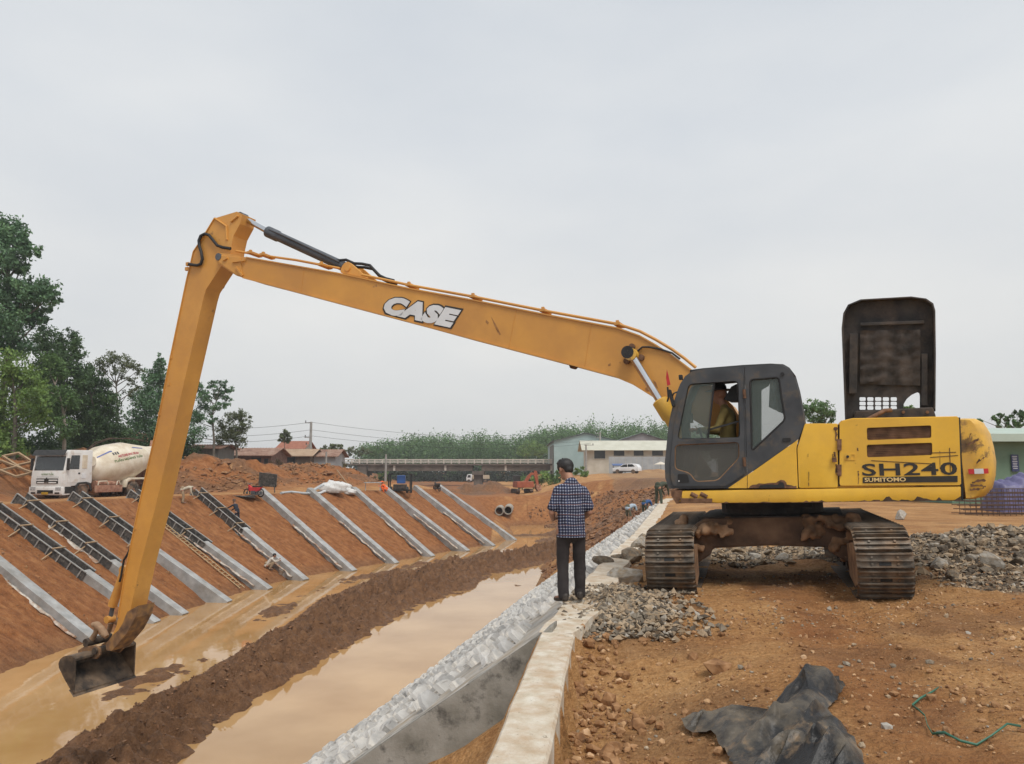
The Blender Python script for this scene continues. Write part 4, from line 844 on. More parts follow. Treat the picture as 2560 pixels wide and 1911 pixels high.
for v in (.26, -.22):
    mb = MB(); q = [ex(x, y, 0) + Vector((0, v, 0)) for x, y in ((259,1556),(268,1556),(280,1566),(289,1580),(294,1586))]; mb.tube(q, [.05, .075, .07, .07, .05], 8); mb.build('side_link', M_LINK, exc, smooth=True)
    mb = MB(); q = [ex(x, y, 0) + Vector((0, v * .7, 0)) for x, y in ((262,1562),(258,1578),(250,1592),(243,1600))]; mb.tube(q, [.055, .05, .06, .08], 8); mb.build('bucket_link', M_LINK, exc, smooth=True)
mb = MB(); q = ex(245, 1600, 0); mb.tube([q + Vector((0, .3, 0)), q + Vector((0, -.3, 0))], .085, 12); mb.build('link_pin', M_BUCK, exc, smooth=40)
bk = cyl('bucket_cylinder', (275,1548), (281,1515), (313,1425), .045, .095, 0, M_CYL, M_BOOM, collar=False)
mb = MB(); mb.tube([ex(x, y, .16) for x, y in ((325,1372),(318,1388),(310,1400),(306,1420),(303,1440),(299,1455))], .022, 6); mb.build('hose', M_BLACK, bk, smooth=True)
# ---- undercarriage (slewed under the body)
tdir = (EXI.to_3x3() @ Vector((math.sin(math.radians(17)), math.cos(math.radians(17)), 0))); tdir.z = 0; tdir.normalize()
TM = Matrix((tdir, Vector((0, 0, 1)).cross(tdir), Vector((0, 0, 1)))).transposed().to_4x4()    # x along the track (away from camera), y across
TL, TR, TG, TWD = 3.42, .415, 2.50, .62
def loop_pt(s_):
    P = 2 * TL + 2 * PI * TR; s_ %= P
    if s_ < TL: return (-TL / 2 + s_, 2 * TR, 0.)
    s_ -= TL
    if s_ < PI * TR: a = s_ / TR; return (TL / 2 + TR * math.sin(a), TR + TR * math.cos(a), -a)
    s_ -= PI * TR
    if s_ < TL: return (TL / 2 - s_, 0, PI)
    s_ -= TL; a = s_ / TR; return (-TL / 2 - TR * math.sin(a), TR - TR * math.cos(a), PI - a)
mb = MB(); pit = .190
mb.box((0, 0, -.012), (pit - .008, TWD, .024))
for gx_, gh in ((-.078, .042), (-.004, .028), (.072, .034)): mb.box((gx_, 0, gh / 2), (.016, TWD, gh), taper=.9)
for sy in (-.085, .085):
    for sx in (-.045, .04): mb.tube([(sx, sy + math.copysign(.055, sy), 0), (sx, sy + math.copysign(.055, sy), .018)], .016, 6)
mb.add([(-.032, -.09, .0006), (.028, -.09, .0006), (.028, .09, .0006), (-.032, .09, .0006)], [])
shoe0 = mb.build('shoe', M_SHOE, None); shoe_me = shoe0.data; bpy.data.objects.remove(shoe0)
mb = MB(); mb.box((0, .0, .0), (.040, .13, .006)); slot0 = mb.build('slot', M_BLACK, None); slot_me = slot0.data; bpy.data.objects.remove(slot0)
P_ = 2 * TL + 2 * PI * TR; NS = int(P_ / pit)
for side in (1, -1):
    yo = side * TG / 2 + .09
    mb = MB(); k = 40
    ring = [loop_pt(i * P_ / 96) for i in range(96)]
    pts_o = [(x, z) for x, z, _ in ring]
    cz = TR
    vs = []; fs = []
    for x, z, _ in ring:
        n = Vector((x - max(-TL / 2, min(TL / 2, x)), z - cz)) if abs(x) > TL / 2 else Vector((0, z - cz)); n.normalize()
        for yy in (-.12, .12): vs.append(TM @ Vector((x - n.x * .03, yo + yy, z - n.y * .03)))
        for yy in (.12, -.12): vs.append(TM @ Vector((x - n.x * .11, yo + yy, z - n.y * .11)))
    for i in range(96):
        j = (i + 1) % 96
        for q in range(4): fs.append((i * 4 + q, i * 4 + (q + 1) % 4, j * 4 + (q + 1) % 4, j * 4 + q))
    mb.add(vs, fs); trk = mb.build('track', M_FRAME, exc)
    for i in range(NS):
        x, z, a = loop_pt(i * P_ / NS + (.06 if side > 0 else .0))
        o = bpy.data.objects.new('shoe', shoe_me); COL.objects.link(o); o.parent = trk
        M = TM @ Matrix.Translation((x, yo, z)) @ Matrix.Rotation(-a, 4, 'Y'); o.matrix_local = M
        if i % 5 != 2:
            o2 = bpy.data.objects.new('slot', slot_me); COL.objects.link(o2); o2.parent = trk; o2.matrix_local = M @ Matrix.Translation((-.041, 0, .002))
    mb = MB()
    for x in (-TL / 2, TL / 2): mb.tube([TM @ Vector((x, yo - .17, TR)), TM @ Vector((x, yo - .06, TR)), TM @ Vector((x, yo + .06, TR)), TM @ Vector((x, yo + .17, TR))], [.24, .31, .31, .24], 20)
    for i in range(7): x = -1.3 + i * .43; mb.tube([TM @ Vector((x, yo - .2, .20)), TM @ Vector((x, yo + .2, .20))], .09, 10)
    mb.build('roller_set', M_FRAME, trk)
    inn = yo - side * .30
    mb = MB(); prof = [(-1.95, .30), (-1.9, .62), (-1.6, .70), (1.6, .70), (1.9, .60), (1.9, .3), (1.5, .24), (-1.5, .24)]
    mb.prism([TM @ Vector((x, yo - .19, z)) for x, z in prof], (TM.to_3x3() @ Vector((0, .38, 0)))); mb.build('track_frame', M_MUDF, trk, bevel=.02)
    mb = MB(); sh = 1 if (TM @ Vector((0, inn, 0))).length else 1
    mb.prism([TM @ Vector((x, inn, z)) for x, z in ((-2.08, .38), (-2.02, .58), (-1.7, .66), (-1.2, .6), (-1.2, .2), (-1.7, .12), (-2.0, .2))], TM.to_3x3() @ Vector((0, side * .05, 0))); mb.build('idler_guard', M_MUDF, trk, bevel=.01)
# car body: arched beam with four legs and the slewing ring
mb = MB(); hw = TG / 2 - .16
arch = [(-hw, .18), (-hw + .10, .32), (-hw + .3, .44), (-.75, .53), (0, .56), (.75, .53), (hw - .3, .44), (hw - .10, .32), (hw, .18), (hw, .80), (hw - .12, .86), (.85, .94), (-.85, .94), (-hw + .12, .86), (-hw, .80)]
mb.prism([TM @ Vector((-1.05, y + .09, z)) for y, z in arch], TM.to_3x3() @ Vector((.5, 0, 0))); mb.prism([TM @ Vector((.55, y + .09, z)) for y, z in arch], TM.to_3x3() @ Vector((.5, 0, 0)))
cb = mb.build('car_body', mat('car_body_brown', [(.03, .017, .011), (.085, .047, .027), (.18, .105, .06)], scale=2.2, rough=.88, bump=.012, bscale=14), exc, bevel=.03)
mb = MB(); mb.box(TM @ Vector((0, 0, .78)), (1.9, 1.9, .34)); mb.tube([Vector((0, 0, .9)), Vector((0, 0, 1.2))], .72, 28); mb.box((0, 0, 1.12), (1.15, 1.5, .14)); mb.build('slew_ring', M_DARK, exc)
CAKED = []
for sy in (-1, 1):          # earth caked where the legs meet the track frames
    random.seed(5 + sy); cp = []
    for k in range(44):
        yy = hw - random.uniform(-.14, .62); c = TM @ Vector((-1.0 + random.uniform(-.10, .10), sy * yy + .09, 0)); c.z = .92 - .5 * random.random() * (1 if yy > hw - .3 else .35)
        cp.append((c, c + Vector((random.uniform(-.1, .1), random.uniform(-.1, .1), random.uniform(-.12, .04))), random.uniform(.03, .085), random.uniform(.025, .07)))
    CAKED.append(cp)
# ================================================================== finding the ground under a photo pixel
_ts = np.geomspace(3, 420, 900)
def hit(px, py):
    r = ray(px, py); d = np.array(r) / r.y
    X = d[0] * _ts; Z = HC + d[2] * _ts; g = height(X[None], _ts[None])[0][0]
    k = np.argmax(Z <= g)
    if Z[k] > g[k]: return on_y(px, py, 200)
    lo, hi = _ts[max(k - 1, 0)], _ts[k]
    for _ in range(18):
        m = (lo + hi) / 2
        if HC + d[2] * m <= zg(d[0] * m, m): hi = m
        else: lo = m
    return Vector((d[0] * hi, hi, HC + d[2] * hi))
# ================================================================== people
SKIN = mat('skin', [(.30, .15, .095), (.38, .20, .13)], scale=12, rough=.6)
HAIR = mat('black_hair', [(.006, .005, .005), (.016, .013, .012)], scale=40, rough=.55, bump=.004, bscale=120, stretch=(1, 1, .3))
def blob_mesh(caps, vox, smooth_it=4, noise=0.):
    """continuous surface round tapered capsules [(a, b, ra, rb, flat)]"""
    mb = MB()
    for c in caps:
        a, b, ra, rb = Vector(c[0]), Vector(c[1]), c[2], c[3]; fl = c[4] if len(c) > 4 else (1, 1)
        d = b - a; L = d.length
        if L < 1e-5: d = Vector((0, 0, 1)); b = a + d * 1e-3; L = 1e-3
        z = d / L; x = Vector((1, 0, 0)) - z * z.x
        if x.length < .2: x = Vector((0, 1, 0)) - z * z.y
        x.normalize(); y = z.cross(x); rings = []; seg = 14
        st = [(-1, 0)] + [(-math.cos(t), math.sin(t)) for t in (.45, .9, 1.3)]
        prof = [(a + z * (k * ra), max(r * ra, 1e-3)) for k, r in st] + [(b - z * (k * rb), max(r * rb, 1e-3)) for k, r in st[::-1]]
        vs = [p + (x * math.cos(2 * PI * q / seg) * fl[0] + y * math.sin(2 * PI * q / seg) * fl[1]) * r for p, r in prof for q in range(seg)]
        n = len(prof)
        mb.add(vs, [(i * seg + q, i * seg + (q + 1) % seg, (i + 1) * seg + (q + 1) % seg, (i + 1) * seg + q) for i in range(n - 1) for q in range(seg)] + [tuple(range(seg - 1, -1, -1)), tuple((n - 1) * seg + q for q in range(seg))])
    o = mb.build('tmp', SKIN)
    m = o.modifiers.new('r', 'REMESH'); m.mode = 'VOXEL'; m.voxel_size = vox; m.use_smooth_shade = True
    s_ = o.modifiers.new('s', 'SMOOTH'); s_.iterations = smooth_it; s_.factor = .5
    if noise:
        tx = bpy.data.textures.new('folds', 'CLOUDS'); tx.noise_scale = .11; dm = o.modifiers.new('d', 'DISPLACE'); dm.texture = tx; dm.strength = noise; dm.mid_level = .5
    me = bpy.data.meshes.new_from_object(o.evaluated_get(bpy.context.evaluated_depsgraph_get())); bpy.data.objects.remove(o); me.materials.clear()
    return me
def link_mesh(name, me, material, parent):
    me.name = name; me.materials.append(material); o = bpy.data.objects.new(name, me); COL.objects.link(o)
    if parent: o.parent = parent
    return o
def hand(caps, wrist, d, side, curl=.5, s=1.):
    """palm, four fingers, thumb; d = pointing direction, side = thumb direction"""
    d = d.normalized(); side = (side - d * side.dot(d)).normalized(); pn = d.cross(side)
    k = wrist + d * .085 * s
    caps.append((wrist, k, .026 * s, .034 * s, (1, .62)))
    for i, (o, l) in enumerate(((.027, .070), (.009, .078), (-.009, .073), (-.026, .058))):
        a = k + side * o * s; b = a + (d + pn * curl * .5).normalized() * l * .5 * s; c = b + (d * (1 - curl) + pn * curl).normalized() * l * .5 * s
        caps.append((a, b, .0092 * s, .0086 * s)); caps.append((b, c, .0086 * s, .0075 * s))
    t0 = wrist + d * .03 * s + side * .028 * s; t1 = t0 + (d * .6 + side * .7).normalized() * .035 * s; t2 = t1 + (d * .9 + pn * .4).normalized() * .03 * s
    caps.append((t0, t1, .012 * s, .0105 * s)); caps.append((t1, t2, .0105 * s, .009 * s))
def person(loc, rz, J, shirt, pants, label, group=None, vox=.022, sleeves='short', legs='long', shoes=None, hat=None, hands=True, height=1.7, head_dir=None, hair=True, extra=None, fold=0., hem=None, tilt=None):
    """J: joints in metres for a 1.7 m figure, x right, y forward, z up"""
    k = height / 1.7; J = {n: Vector(p) * k for n, p in J.items()}; V = Vector
    root = empty('person', loc, rz)
    hd, nk, ch, pv = J['head'], J['neck'], J['chest'], J['pelvis']
    fw = Vector(head_dir or (0, 1, -.1)).normalized(); up = (hd - nk).normalized(); up = (up - fw * up.dot(fw)).normalized(); rt = fw.cross(up)
    body = []; A = body.append
    # head: skull, face, jaw, nose, ears, neck
    A((hd + up * .035 * k, hd + up * .03 * k - fw * .02 * k, .088 * k, .09 * k)); A((hd + fw * .025 * k - up * .03 * k, hd + fw * .03 * k - up * .065 * k, .07 * k, .052 * k))
    A((hd + fw * .098 * k + up * .005 * k, hd + fw * .108 * k - up * .028 * k, .010 * k, .014 * k))
    A((hd + fw * .083 * k - up * .058 * k + rt * .018 * k, hd + fw * .083 * k - up * .058 * k - rt * .018 * k, .012 * k, .012 * k))
    for s in (-1, 1): A((hd + rt * s * .088 * k + up * .015 * k, hd + rt * s * .09 * k - up * .025 * k, .016 * k, .012 * k, (.5, 1))); A((hd + fw * .085 * k + rt * s * .032 * k + up * .018 * k, hd + fw * .08 * k + rt * s * .034 * k + up * .018 * k, .014 * k, .014 * k))
    A((nk - up * .03 * k, hd - up * .06 * k - fw * .015 * k, .062 * k, .054 * k))
    torso = [(ch, nk - up * .05 * k, .155 * k, .075 * k, (1.12, .72)), (pv + (ch - pv) * .35, ch, .134 * k, .154 * k, (1.10, .74)), (pv, pv + (ch - pv) * .4, .145 * k, .13 * k, (1.12, .80))]
    body += torso
    shirt_c = [(a, b, ra * 1.07 + .006, rb * 1.07 + .006, f) for a, b, ra, rb, f in torso]; pants_c = []; shoe_c = []
    if hem: shirt_c += [(pv + Vector((0, 0, .22)), pv + Vector((0, 0, -hem * k - .12)), .146 * k, .156 * k, (1.16, .96))]
    for s in 'LR':
        sh, el, wr = J['sh' + s], J['el' + s], J['wr' + s]; hp, kn, an, to = J['hp' + s], J['kn' + s], J['an' + s], J['to' + s]
        A((ch.lerp(sh, .55), sh, .068 * k, .048 * k)); A((sh, el, .046 * k, .042 * k)); A((el, wr, .043 * k, .028 * k))
        A((pv.lerp(hp, .6), hp, .11 * k, .095 * k)); A((hp, kn, .088 * k, .056 * k)); A((kn, kn.lerp(an, .4), .055 * k, .056 * k)); A((kn.lerp(an, .4), an, .056 * k, .036 * k)); A((an, to, .038 * k, .034 * k, (1, .7)))
        d = (wr - el).normalized(); sd = Vector(J.get('th' + s, (0, 0, 1)))
        if hands: hand(body, wr, Vector(J['hd' + s]) if 'hd' + s in J else d, sd, .55, k)
        shirt_c.append((ch.lerp(sh, .5), sh, .096 * k, .058 * k)); shirt_c.append((nk - up * .03 * k, sh, .06 * k, .05 * k))
        if sleeves == 'short': shirt_c.append((sh, sh.lerp(el, .74), .058 * k, .072 * k))
        elif sleeves == 'long': shirt_c += [(sh, el, .066 * k, .054 * k), (el, wr, .053 * k, .040 * k)]
        pants_c += [(pv.lerp(hp, .5), hp, .108 * k, .090 * k), (hp, kn, .088 * k, .076 * k)]
        if legs == 'long': pants_c += [(kn, an.lerp(kn, .02), .076 * k, .068 * k)]
        hb = an - (to - an).normalized() * .05 * k
        shoe_c.append([(hb + Vector((0, 0, -.035 * k)), to + Vector((0, 0, -.012 * k)), .042 * k, .040 * k, (1, .75)), (hb, an + Vector((0, 0, -.02)), .040 * k, .040 * k)])
    pants_c.append((pv + Vector((0, 0, -.06 * k)), pv + Vector((0, 0, .09 * k)), .142 * k, .140 * k, (1.10, .82)))
    bo = link_mesh('body', blob_mesh(body, min(vox, .011) if hands and vox < .015 else vox * .8, 2), SKIN, root)
    def cut(me, z):
        bm = bmesh.new(); bm.from_mesh(me); bmesh.ops.bisect_plane(bm, geom=bm.verts[:] + bm.edges[:] + bm.faces[:], plane_co=(0, 0, z), plane_no=(0, 0, -1), clear_outer=True); bm.to_mesh(me); bm.free(); return me
    sm_ = blob_mesh(shirt_c, vox, 5, fold); link_mesh('shirt', cut(sm_, pv.z - hem * k) if hem else sm_, shirt, root)
    pm_ = blob_mesh(pants_c, vox, 4, fold * .7); link_mesh('trousers', cut(pm_, .05) if hem else pm_, pants, root)
    if shoes is not None:
        for sc in shoe_c: link_mesh('shoe', blob_mesh(sc, min(vox, .014), 2), shoes, root)
    if hair:
        hc_ = [(hd + up * .05 * k - fw * .005 * k, hd + up * .045 * k - fw * .03 * k, .096 * k, .097 * k), (hd + up * .01 * k - fw * .045 * k, hd - up * .02 * k - fw * .045 * k, .075 * k, .062 * k)]
        if vox < .015:
            for q in range(26):
                a = random.uniform(0, 2 * PI); e = random.uniform(.2, 1.2); dv = rt * math.cos(a) * math.sin(e) + fw * math.sin(a) * math.sin(e) * .9 + up * math.cos(e)
                p = hd + up * .05 * k + dv * .09 * k; hc_.append((p, p + (dv * .018 + up * .008 - fw * .004) * k, .014 * k, .006 * k))
        link_mesh('hair', blob_mesh(hc_, min(vox, .010), 1), HAIR, root)
    if hat:
        mb = MB(); c = hd + up * .075 * k; rad = hat[1] * k
        prof = [(0, rad), (.004, rad * .98), (.012, .108 * k), (.06 * k, .102 * k), (.10 * k, .08 * k), (.115 * k, .03 * k)] if hat[0] == 'brim' else [(0, .205 * k), (.02 * k, .19 * k), (.12 * k, .02 * k), (.13 * k, .004)]
        mb.lathe(prof, c, c + up, 20); mb.build('hat', hat[2], root, smooth=50)
    if extra: extra(root, J, k)
    tag(root, label, 'person', group); return root
def cloth(name, c, c2=None, **kw): return mat(name, [tuple(x * .8 for x in c), c, tuple(min(1, x * 1.2) for x in c)] if c2 is None else [c, c2], scale=9, rough=.9, bump=.004, bscale=60, **kw)
def plaid():
    m = bpy.data.materials.new('plaid_cotton'); m.use_nodes = True; n = m.node_tree; b = n.nodes['Principled BSDF']; L = n.links.new
    t = n.nodes.new('ShaderNodeTexCoord'); s = n.nodes.new('ShaderNodeSeparateXYZ'); 
    wn = n.nodes.new('ShaderNodeTexNoise'); wn.inputs['Scale'].default_value = 5; L(t.outputs['Object'], wn.inputs['Vector'])
    va = n.nodes.new('ShaderNodeVectorMath'); va.operation = 'SCALE'; va.inputs['Scale'].default_value = .03; L(wn.outputs['Color'], va.inputs[0])
    vb = n.nodes.new('ShaderNodeVectorMath'); vb.operation = 'ADD'; L(t.outputs['Object'], vb.inputs[0]); L(va.outputs[0], vb.inputs[1]); L(vb.outputs[0], s.inputs[0])
    def stripe(o, per, duty, ph=0.):
        a = n.nodes.new('ShaderNodeMath'); a.operation = 'MULTIPLY_ADD'; a.inputs[1].default_value = 1 / per; a.inputs[2].default_value = ph + 20; L(o, a.inputs[0])
        f = n.nodes.new('ShaderNodeMath'); f.operation = 'FRACT'; L(a.outputs[0], f.inputs[0])
        g = n.nodes.new('ShaderNodeMath'); g.operation = 'LESS_THAN'; g.inputs[1].default_value = duty; L(f.outputs[0], g.inputs[0]); return g.outputs[0]
    def mixc(f, a, c):
        q = n.nodes.new('ShaderNodeMix'); q.data_type = 'RGBA'; L(f, q.inputs[0])
        if isinstance(a, tuple): q.inputs[6].default_value = (*a, 1)
        else: L(a, q.inputs[6])
        if isinstance(c, tuple): q.inputs[7].default_value = (*c, 1)
        else: L(c, q.inputs[7])
        return q.outputs[2]
    x, z = s.outputs['X'], s.outputs['Z']
    v, h = stripe(x, .031, .27), stripe(z, .034, .25)
    base = mixc(stripe(x, .080, .06, .6), (.010, .011, .028), (.05, .07, .16))
    c = mixc(v, base, (.075, .09, .16)); c = mixc(h, c, mixc(v, (.095, .11, .18), (.55, .57, .62)))
    c = mixc(stripe(z, .12, .05, .3), c, (.16, .07, .06))
    L(c, b.inputs['Base Color']); b.inputs['Roughness'].default_value = .9
    return m
M_SHOE2 = mat('dark_shoe', [(.018, .014, .012), (.05, .038, .03)], scale=9, rough=.6)
M_PANTS = cloth('dark_trousers', (.026, .021, .021))
for cp in CAKED: link_mesh('caked_earth', blob_mesh(cp, .022, 1, .06), M_MUDF, cb)
# the man in the plaid shirt, standing with his back to the camera and looking down at what he holds
pos = on_z(1429, 1509, .03); pos.z = zg(pos.x, pos.y + .1) + .02
hero = person((pos.x, pos.y, .035), .10, dict(head=(-.04, .09, 1.552), neck=(-.005, .01, 1.425), chest=(0, 0, 1.25), pelvis=(0, -.01, .90),
    shL=(-.158, 0, 1.315), elL=(-.228, .0, 1.055), wrL=(-.185, .20, .96), shR=(.158, 0, 1.315), elR=(.225, .0, 1.055), wrR=(.175, .20, .96),
    hdL=(.6, .75, .2), hdR=(-.6, .75, .2), thL=(.1, .2, 1), thR=(-.1, .2, 1),
    hpL=(-.088, 0, .84), knL=(-.10, .02, .46), anL=(-.105, -.05, .085), toL=(-.16, .12, .045), hpR=(.088, 0, .84), knR=(.11, .05, .46), anR=(.115, .07, .085), toR=(.15, .24, .045)),
    plaid(), M_PANTS, 'man in a navy and white plaid shirt standing with his back turned beside the bank', vox=.0125, shoes=M_SHOE2, hem=.13, head_dir=(-.45, .72, -.58), fold=.03)
# phone in his hands
ph = MB(); ph.box((0, 0, 0), (.072, .009, .15)); pho = ph.build('phone', M_BLACK, bevel=.004); pho.location = hero.matrix_basis @ Vector((-.005, .285, 1.04)); pho.rotation_euler = (-.9, 0, .1); tag(pho, 'small black phone held in front by the man in the plaid shirt', 'phone')
# excavator operator
s_w = EXM @ s0; fwd = Vector((eu.x, eu.y, 0)); rz_op = math.atan2(-fwd.x, fwd.y)
SIT = dict(head=(0, .10, .80), neck=(0, .04, .66), chest=(0, 0, .46), pelvis=(0, 0, .10), shL=(-.19, .02, .56), elL=(-.27, .12, .30), wrL=(-.29, .36, .30), shR=(.19, .02, .56), elR=(.27, .12, .30), wrR=(.29, .36, .30),
           hpL=(-.10, .05, .08), knL=(-.15, .47, .10), anL=(-.14, .58, -.30), toL=(-.14, .76, -.35), hpR=(.10, .05, .08), knR=(.15, .47, .10), anR=(.14, .58, -.30), toR=(.14, .76, -.35))
person((s_w.x, s_w.y, s_w.z + .03), rz_op, SIT, cloth('olive_cotton', (.20, .15, .045)), cloth('navy_trousers', (.02, .028, .06)), 'operator in an olive shirt and black brimmed hat sitting in the excavator cab', vox=.016, sleeves='long', shoes=M_SHOE2, hat=('brim', .20, M_BLACK), hair=False, head_dir=(0, 1, -.05))
# --- workers on the far bank
BEND = dict(head=(0, .62, .93), neck=(0, .48, 1.0), chest=(0, .28, 1.0), pelvis=(0, -.08, .88), shL=(-.19, .40, .98), elL=(-.20, .45, .70), wrL=(-.14, .56, .48), shR=(.19, .40, .98), elR=(.20, .45, .70), wrR=(.14, .56, .48),
            hpL=(-.10, -.08, .82), knL=(-.14, 0, .45), anL=(-.17, -.03, .085), toL=(-.18, .14, .045), hpR=(.10, -.08, .82), knR=(.14, 0, .45), anR=(.17, -.03, .085), toR=(.18, .14, .045))
LEAN = dict(head=(0, .30, 1.50), neck=(0, .22, 1.37), chest=(0, .15, 1.20), pelvis=(0, 0, .88), shL=(-.19, .22, 1.28), elL=(-.22, .46, 1.15), wrL=(-.15, .68, 1.08), shR=(.19, .22, 1.28), elR=(.22, .42, 1.05), wrR=(.15, .60, .92),
            hpL=(-.10, 0, .82), knL=(-.12, .06, .45), anL=(-.13, -.02, .085), toL=(-.13, .15, .045), hpR=(.10, 0, .82), knR=(.12, -.02, .45), anR=(.13, -.16, .085), toR=(.13, .02, .045))
SQUAT = dict(head=(0, .32, .86), neck=(0, .22, .76), chest=(0, .10, .60), pelvis=(0, -.16, .28), shL=(-.19, .18, .66), elL=(-.22, .36, .50), wrL=(-.16, .58, .60), shR=(.19, .18, .66), elR=(.22, .36, .50), wrR=(.16, .58, .55),
             hpL=(-.10, -.10, .26), knL=(-.17, .28, .46), anL=(-.15, .06, .085), toL=(-.16, .24, .045), hpR=(.10, -.10, .26), knR=(.17, .28, .46), anR=(.15, .06, .085), toR=(.16, .24, .045))
C_CREAM = cloth('cream_shirt', (.44, .39, .30)); C_KHAKI = cloth('khaki', (.30, .22, .14)); C_NAVY = cloth('navy_work', (.018, .022, .035)); C_STRAW = cloth('straw', (.30, .25, .17)); C_BRN = cloth('brown_hat', (.10, .06, .04))
C_WHT = cloth('dusty_white', (.50, .46, .40)); C_OLV = cloth('olive_shorts', (.11, .10, .065)); C_LBL = cloth('pale_blue_shirt', (.34, .40, .46)); C_ORG = cloth('orange_raincoat', (.75, .13, .03)); C_DGR = cloth('dark_green_work', (.05, .06, .04)); C_BLU = cloth('blue_cap', (.03, .08, .2))
def at(px, py): p = hit(px, py); return (p.x, p.y, p.z - .02)
person(at(458, 1258), -1.2, BEND, C_CREAM, C_KHAKI, 'worker in a cream shirt and khaki trousers bending at the crest of the far bank', sleeves='long', hands=True, shoes=M_SHOE2, hat=('brim', .17, C_STRAW), hair=False)
person(at(592, 1311), 1.2, LEAN, C_NAVY, C_NAVY, 'worker in dark navy clothes and brown hat leaning on a steel form', sleeves='long', shoes=M_SHOE2, hat=('brim', .16, C_BRN), hair=False)
person(at(672, 1424), -1.3, SQUAT, C_WHT, C_KHAKI, 'worker in a dusty white shirt crouching beside a concrete rib near the water', sleeves='long', shoes=M_SHOE2)
person(at(963, 1231), 1.3, SQUAT, C_ORG, C_ORG, 'worker crouching in a bright orange raincoat and conical hat on the far crest', sleeves='long', hat=('cone', .2, C_ORG), hair=False)
wk = hit(1562, 1327) + Vector((.25, 0, .42)); person(tuple(wk), -.9, BEND, C_LBL, C_OLV, 'worker in a pale blue shirt and olive shorts bending over the stone lining', legs='short')
wk = hit(1604, 1306) + Vector((.2, 0, .3)); person(tuple(wk), -.9, BEND, C_BLU, C_DGR, 'worker with a blue top bent low behind the worker in the pale blue shirt', legs='long', height=1.5)
wk = hit(1648, 1262); person((wk.x, wk.y, wk.z), -.9, BEND, C_DGR, C_DGR, 'worker in dark green clothes stooping at the far end of the stone lining', sleeves='long')
for o in [x for x in bpy.data.objects if x.name.startswith('person') and x.parent is None]: pass
# ================================================================== small things on the far bank
p = hit(702, 1436); mb = MB(); mb.lathe([(0, .13), (.02, .135), (.30, .16), (.31, .168), (.33, .165), (.33, .15), (.06, .125), (.05, .01)], (0, 0, 0), (0, 0, 1), 18); bk_ = mb.build('bucket', C_WHT, smooth=50); bk_.location = (p.x, p.y, p.z + .02); bk_.rotation_euler = (.25, .25, 0); tag(bk_, 'white plastic bucket standing on the bank beside the crouching worker', 'bucket')
# bamboo ladder lying on the slope
M_BAMB = mat('bamboo', [(.34, .23, .12), (.48, .35, .20)], scale=7, rough=.7)
lp = [hit(x, y) for x, y in ((392, 1302), (604, 1474))]; a, b = lp; d = (b - a).normalized(); sd = d.cross(Vector((.3, 0, 1))).normalized(); nn = sd.cross(d).normalized(); nn = nn if nn.z > 0 else -nn
ld = empty('bamboo_ladder', a); 
for k in (-.22, .22): mb = MB(); mb.tube([sd * k + nn * .09 + (b - a) * t for t in np.linspace(0, 1, 7)], .033, 6); mb.build('rail', M_BAMB, ld, smooth=True)
for k in range(22): mb = MB(); c = (b - a) * ((k + .6) / 22.4); mb.tube([c + sd * -.28 + nn * .11, c + sd * .28 + nn * .11], .022, 6); mb.build('rung', M_BAMB, ld)
tag(ld, 'long bamboo ladder lying on the red bank between two formed ribs', 'ladder')
def lying(name, pts, r, material, label, cat, group=None, lift=.08):
    P = [hit(*q) + Vector((0, 0, lift)) for q in pts]; o0 = P[0].copy(); mb = MB(); mb.tube([q - o0 for q in P], r, 8); o = mb.build(name, material, smooth=True); o.location = o0; return tag(o, label, cat, group)
M_PVC = mat('grey_pipe', [(.32, .34, .35), (.46, .48, .49)], scale=4, rough=.5)
lying('grey_pipe', [(702,1236),(728,1233),(755,1236),(782,1238)], .10, M_PVC, 'bent grey pipe lying along the far crest behind the bare ribs', 'pipe')
lying('white_hose', [(786,1237),(800,1236),(808,1232),(818,1231)], .11, M_WHITE, 'short fat white hose curling towards the white sacks', 'hose')
p, q = hit(768, 1238), hit(806, 1236); mb = MB(); mb.bar(Vector((0, 0, .1)), q - p + Vector((0, 0, .75)), .35, .1); o = mb.build('steel_channel', M_PVC); o.location = p; tag(o, 'pale steel channel propped up slantwise behind a bare rib', 'steel channel')
# white sacks
for (x, y, s_, lb) in ((832,1232,.75,'large crumpled white sack heaped beside planks on the far crest'), (852,1229,.62,'smaller white sack leaning on the large crumpled sack'), (872,1236,.4,'rolled white sack lying next to the top of a bare rib')):
    p = hit(x, y); bm = bmesh.new(); bmesh.ops.create_icosphere(bm, subdivisions=3, radius=1)
    for v in bm.verts:
        n_ = .16 * math.sin(v.co.x * 6 + x) * math.cos(v.co.y * 7 + 1) + .10 * math.sin(v.co.z * 9 + v.co.x * 5); v.co *= (1 + n_); v.co.x *= 1.5; v.co.z = max(v.co.z, -.6) * .8
    me = bpy.data.meshes.new('sack'); bm.to_mesh(me); bm.free(); me.materials.append(mat('white_sack', [(.55, .54, .52), (.70, .69, .67)], scale=6, rough=.7, bump=.02, bscale=14)); me.polygons.foreach_set('use_smooth', [True] * len(me.polygons))
    o = bpy.data.objects.new('sack', me); COL.objects.link(o); o.scale = (s_, s_, s_); o.location = p + Vector((0, 0, s_ * .45)); tag(o, lb, 'sack')
for k, (x, y, an, lb) in enumerate(((862,1226,.9,'tallest tilted raw plank beside the white sacks'), (880,1229,.35,'low tilted plank next to the white sacks'))):
    p = hit(x, y); mb = MB(); mb.box((0, 0, 0), (2.6 - k, .24, .05), Matrix.Rotation(an, 3, 'Y')); o = mb.build('plank', M_WOOD); o.location = p + Vector((0, .3, .75 - .35 * k)); tag(o, lb, 'plank')
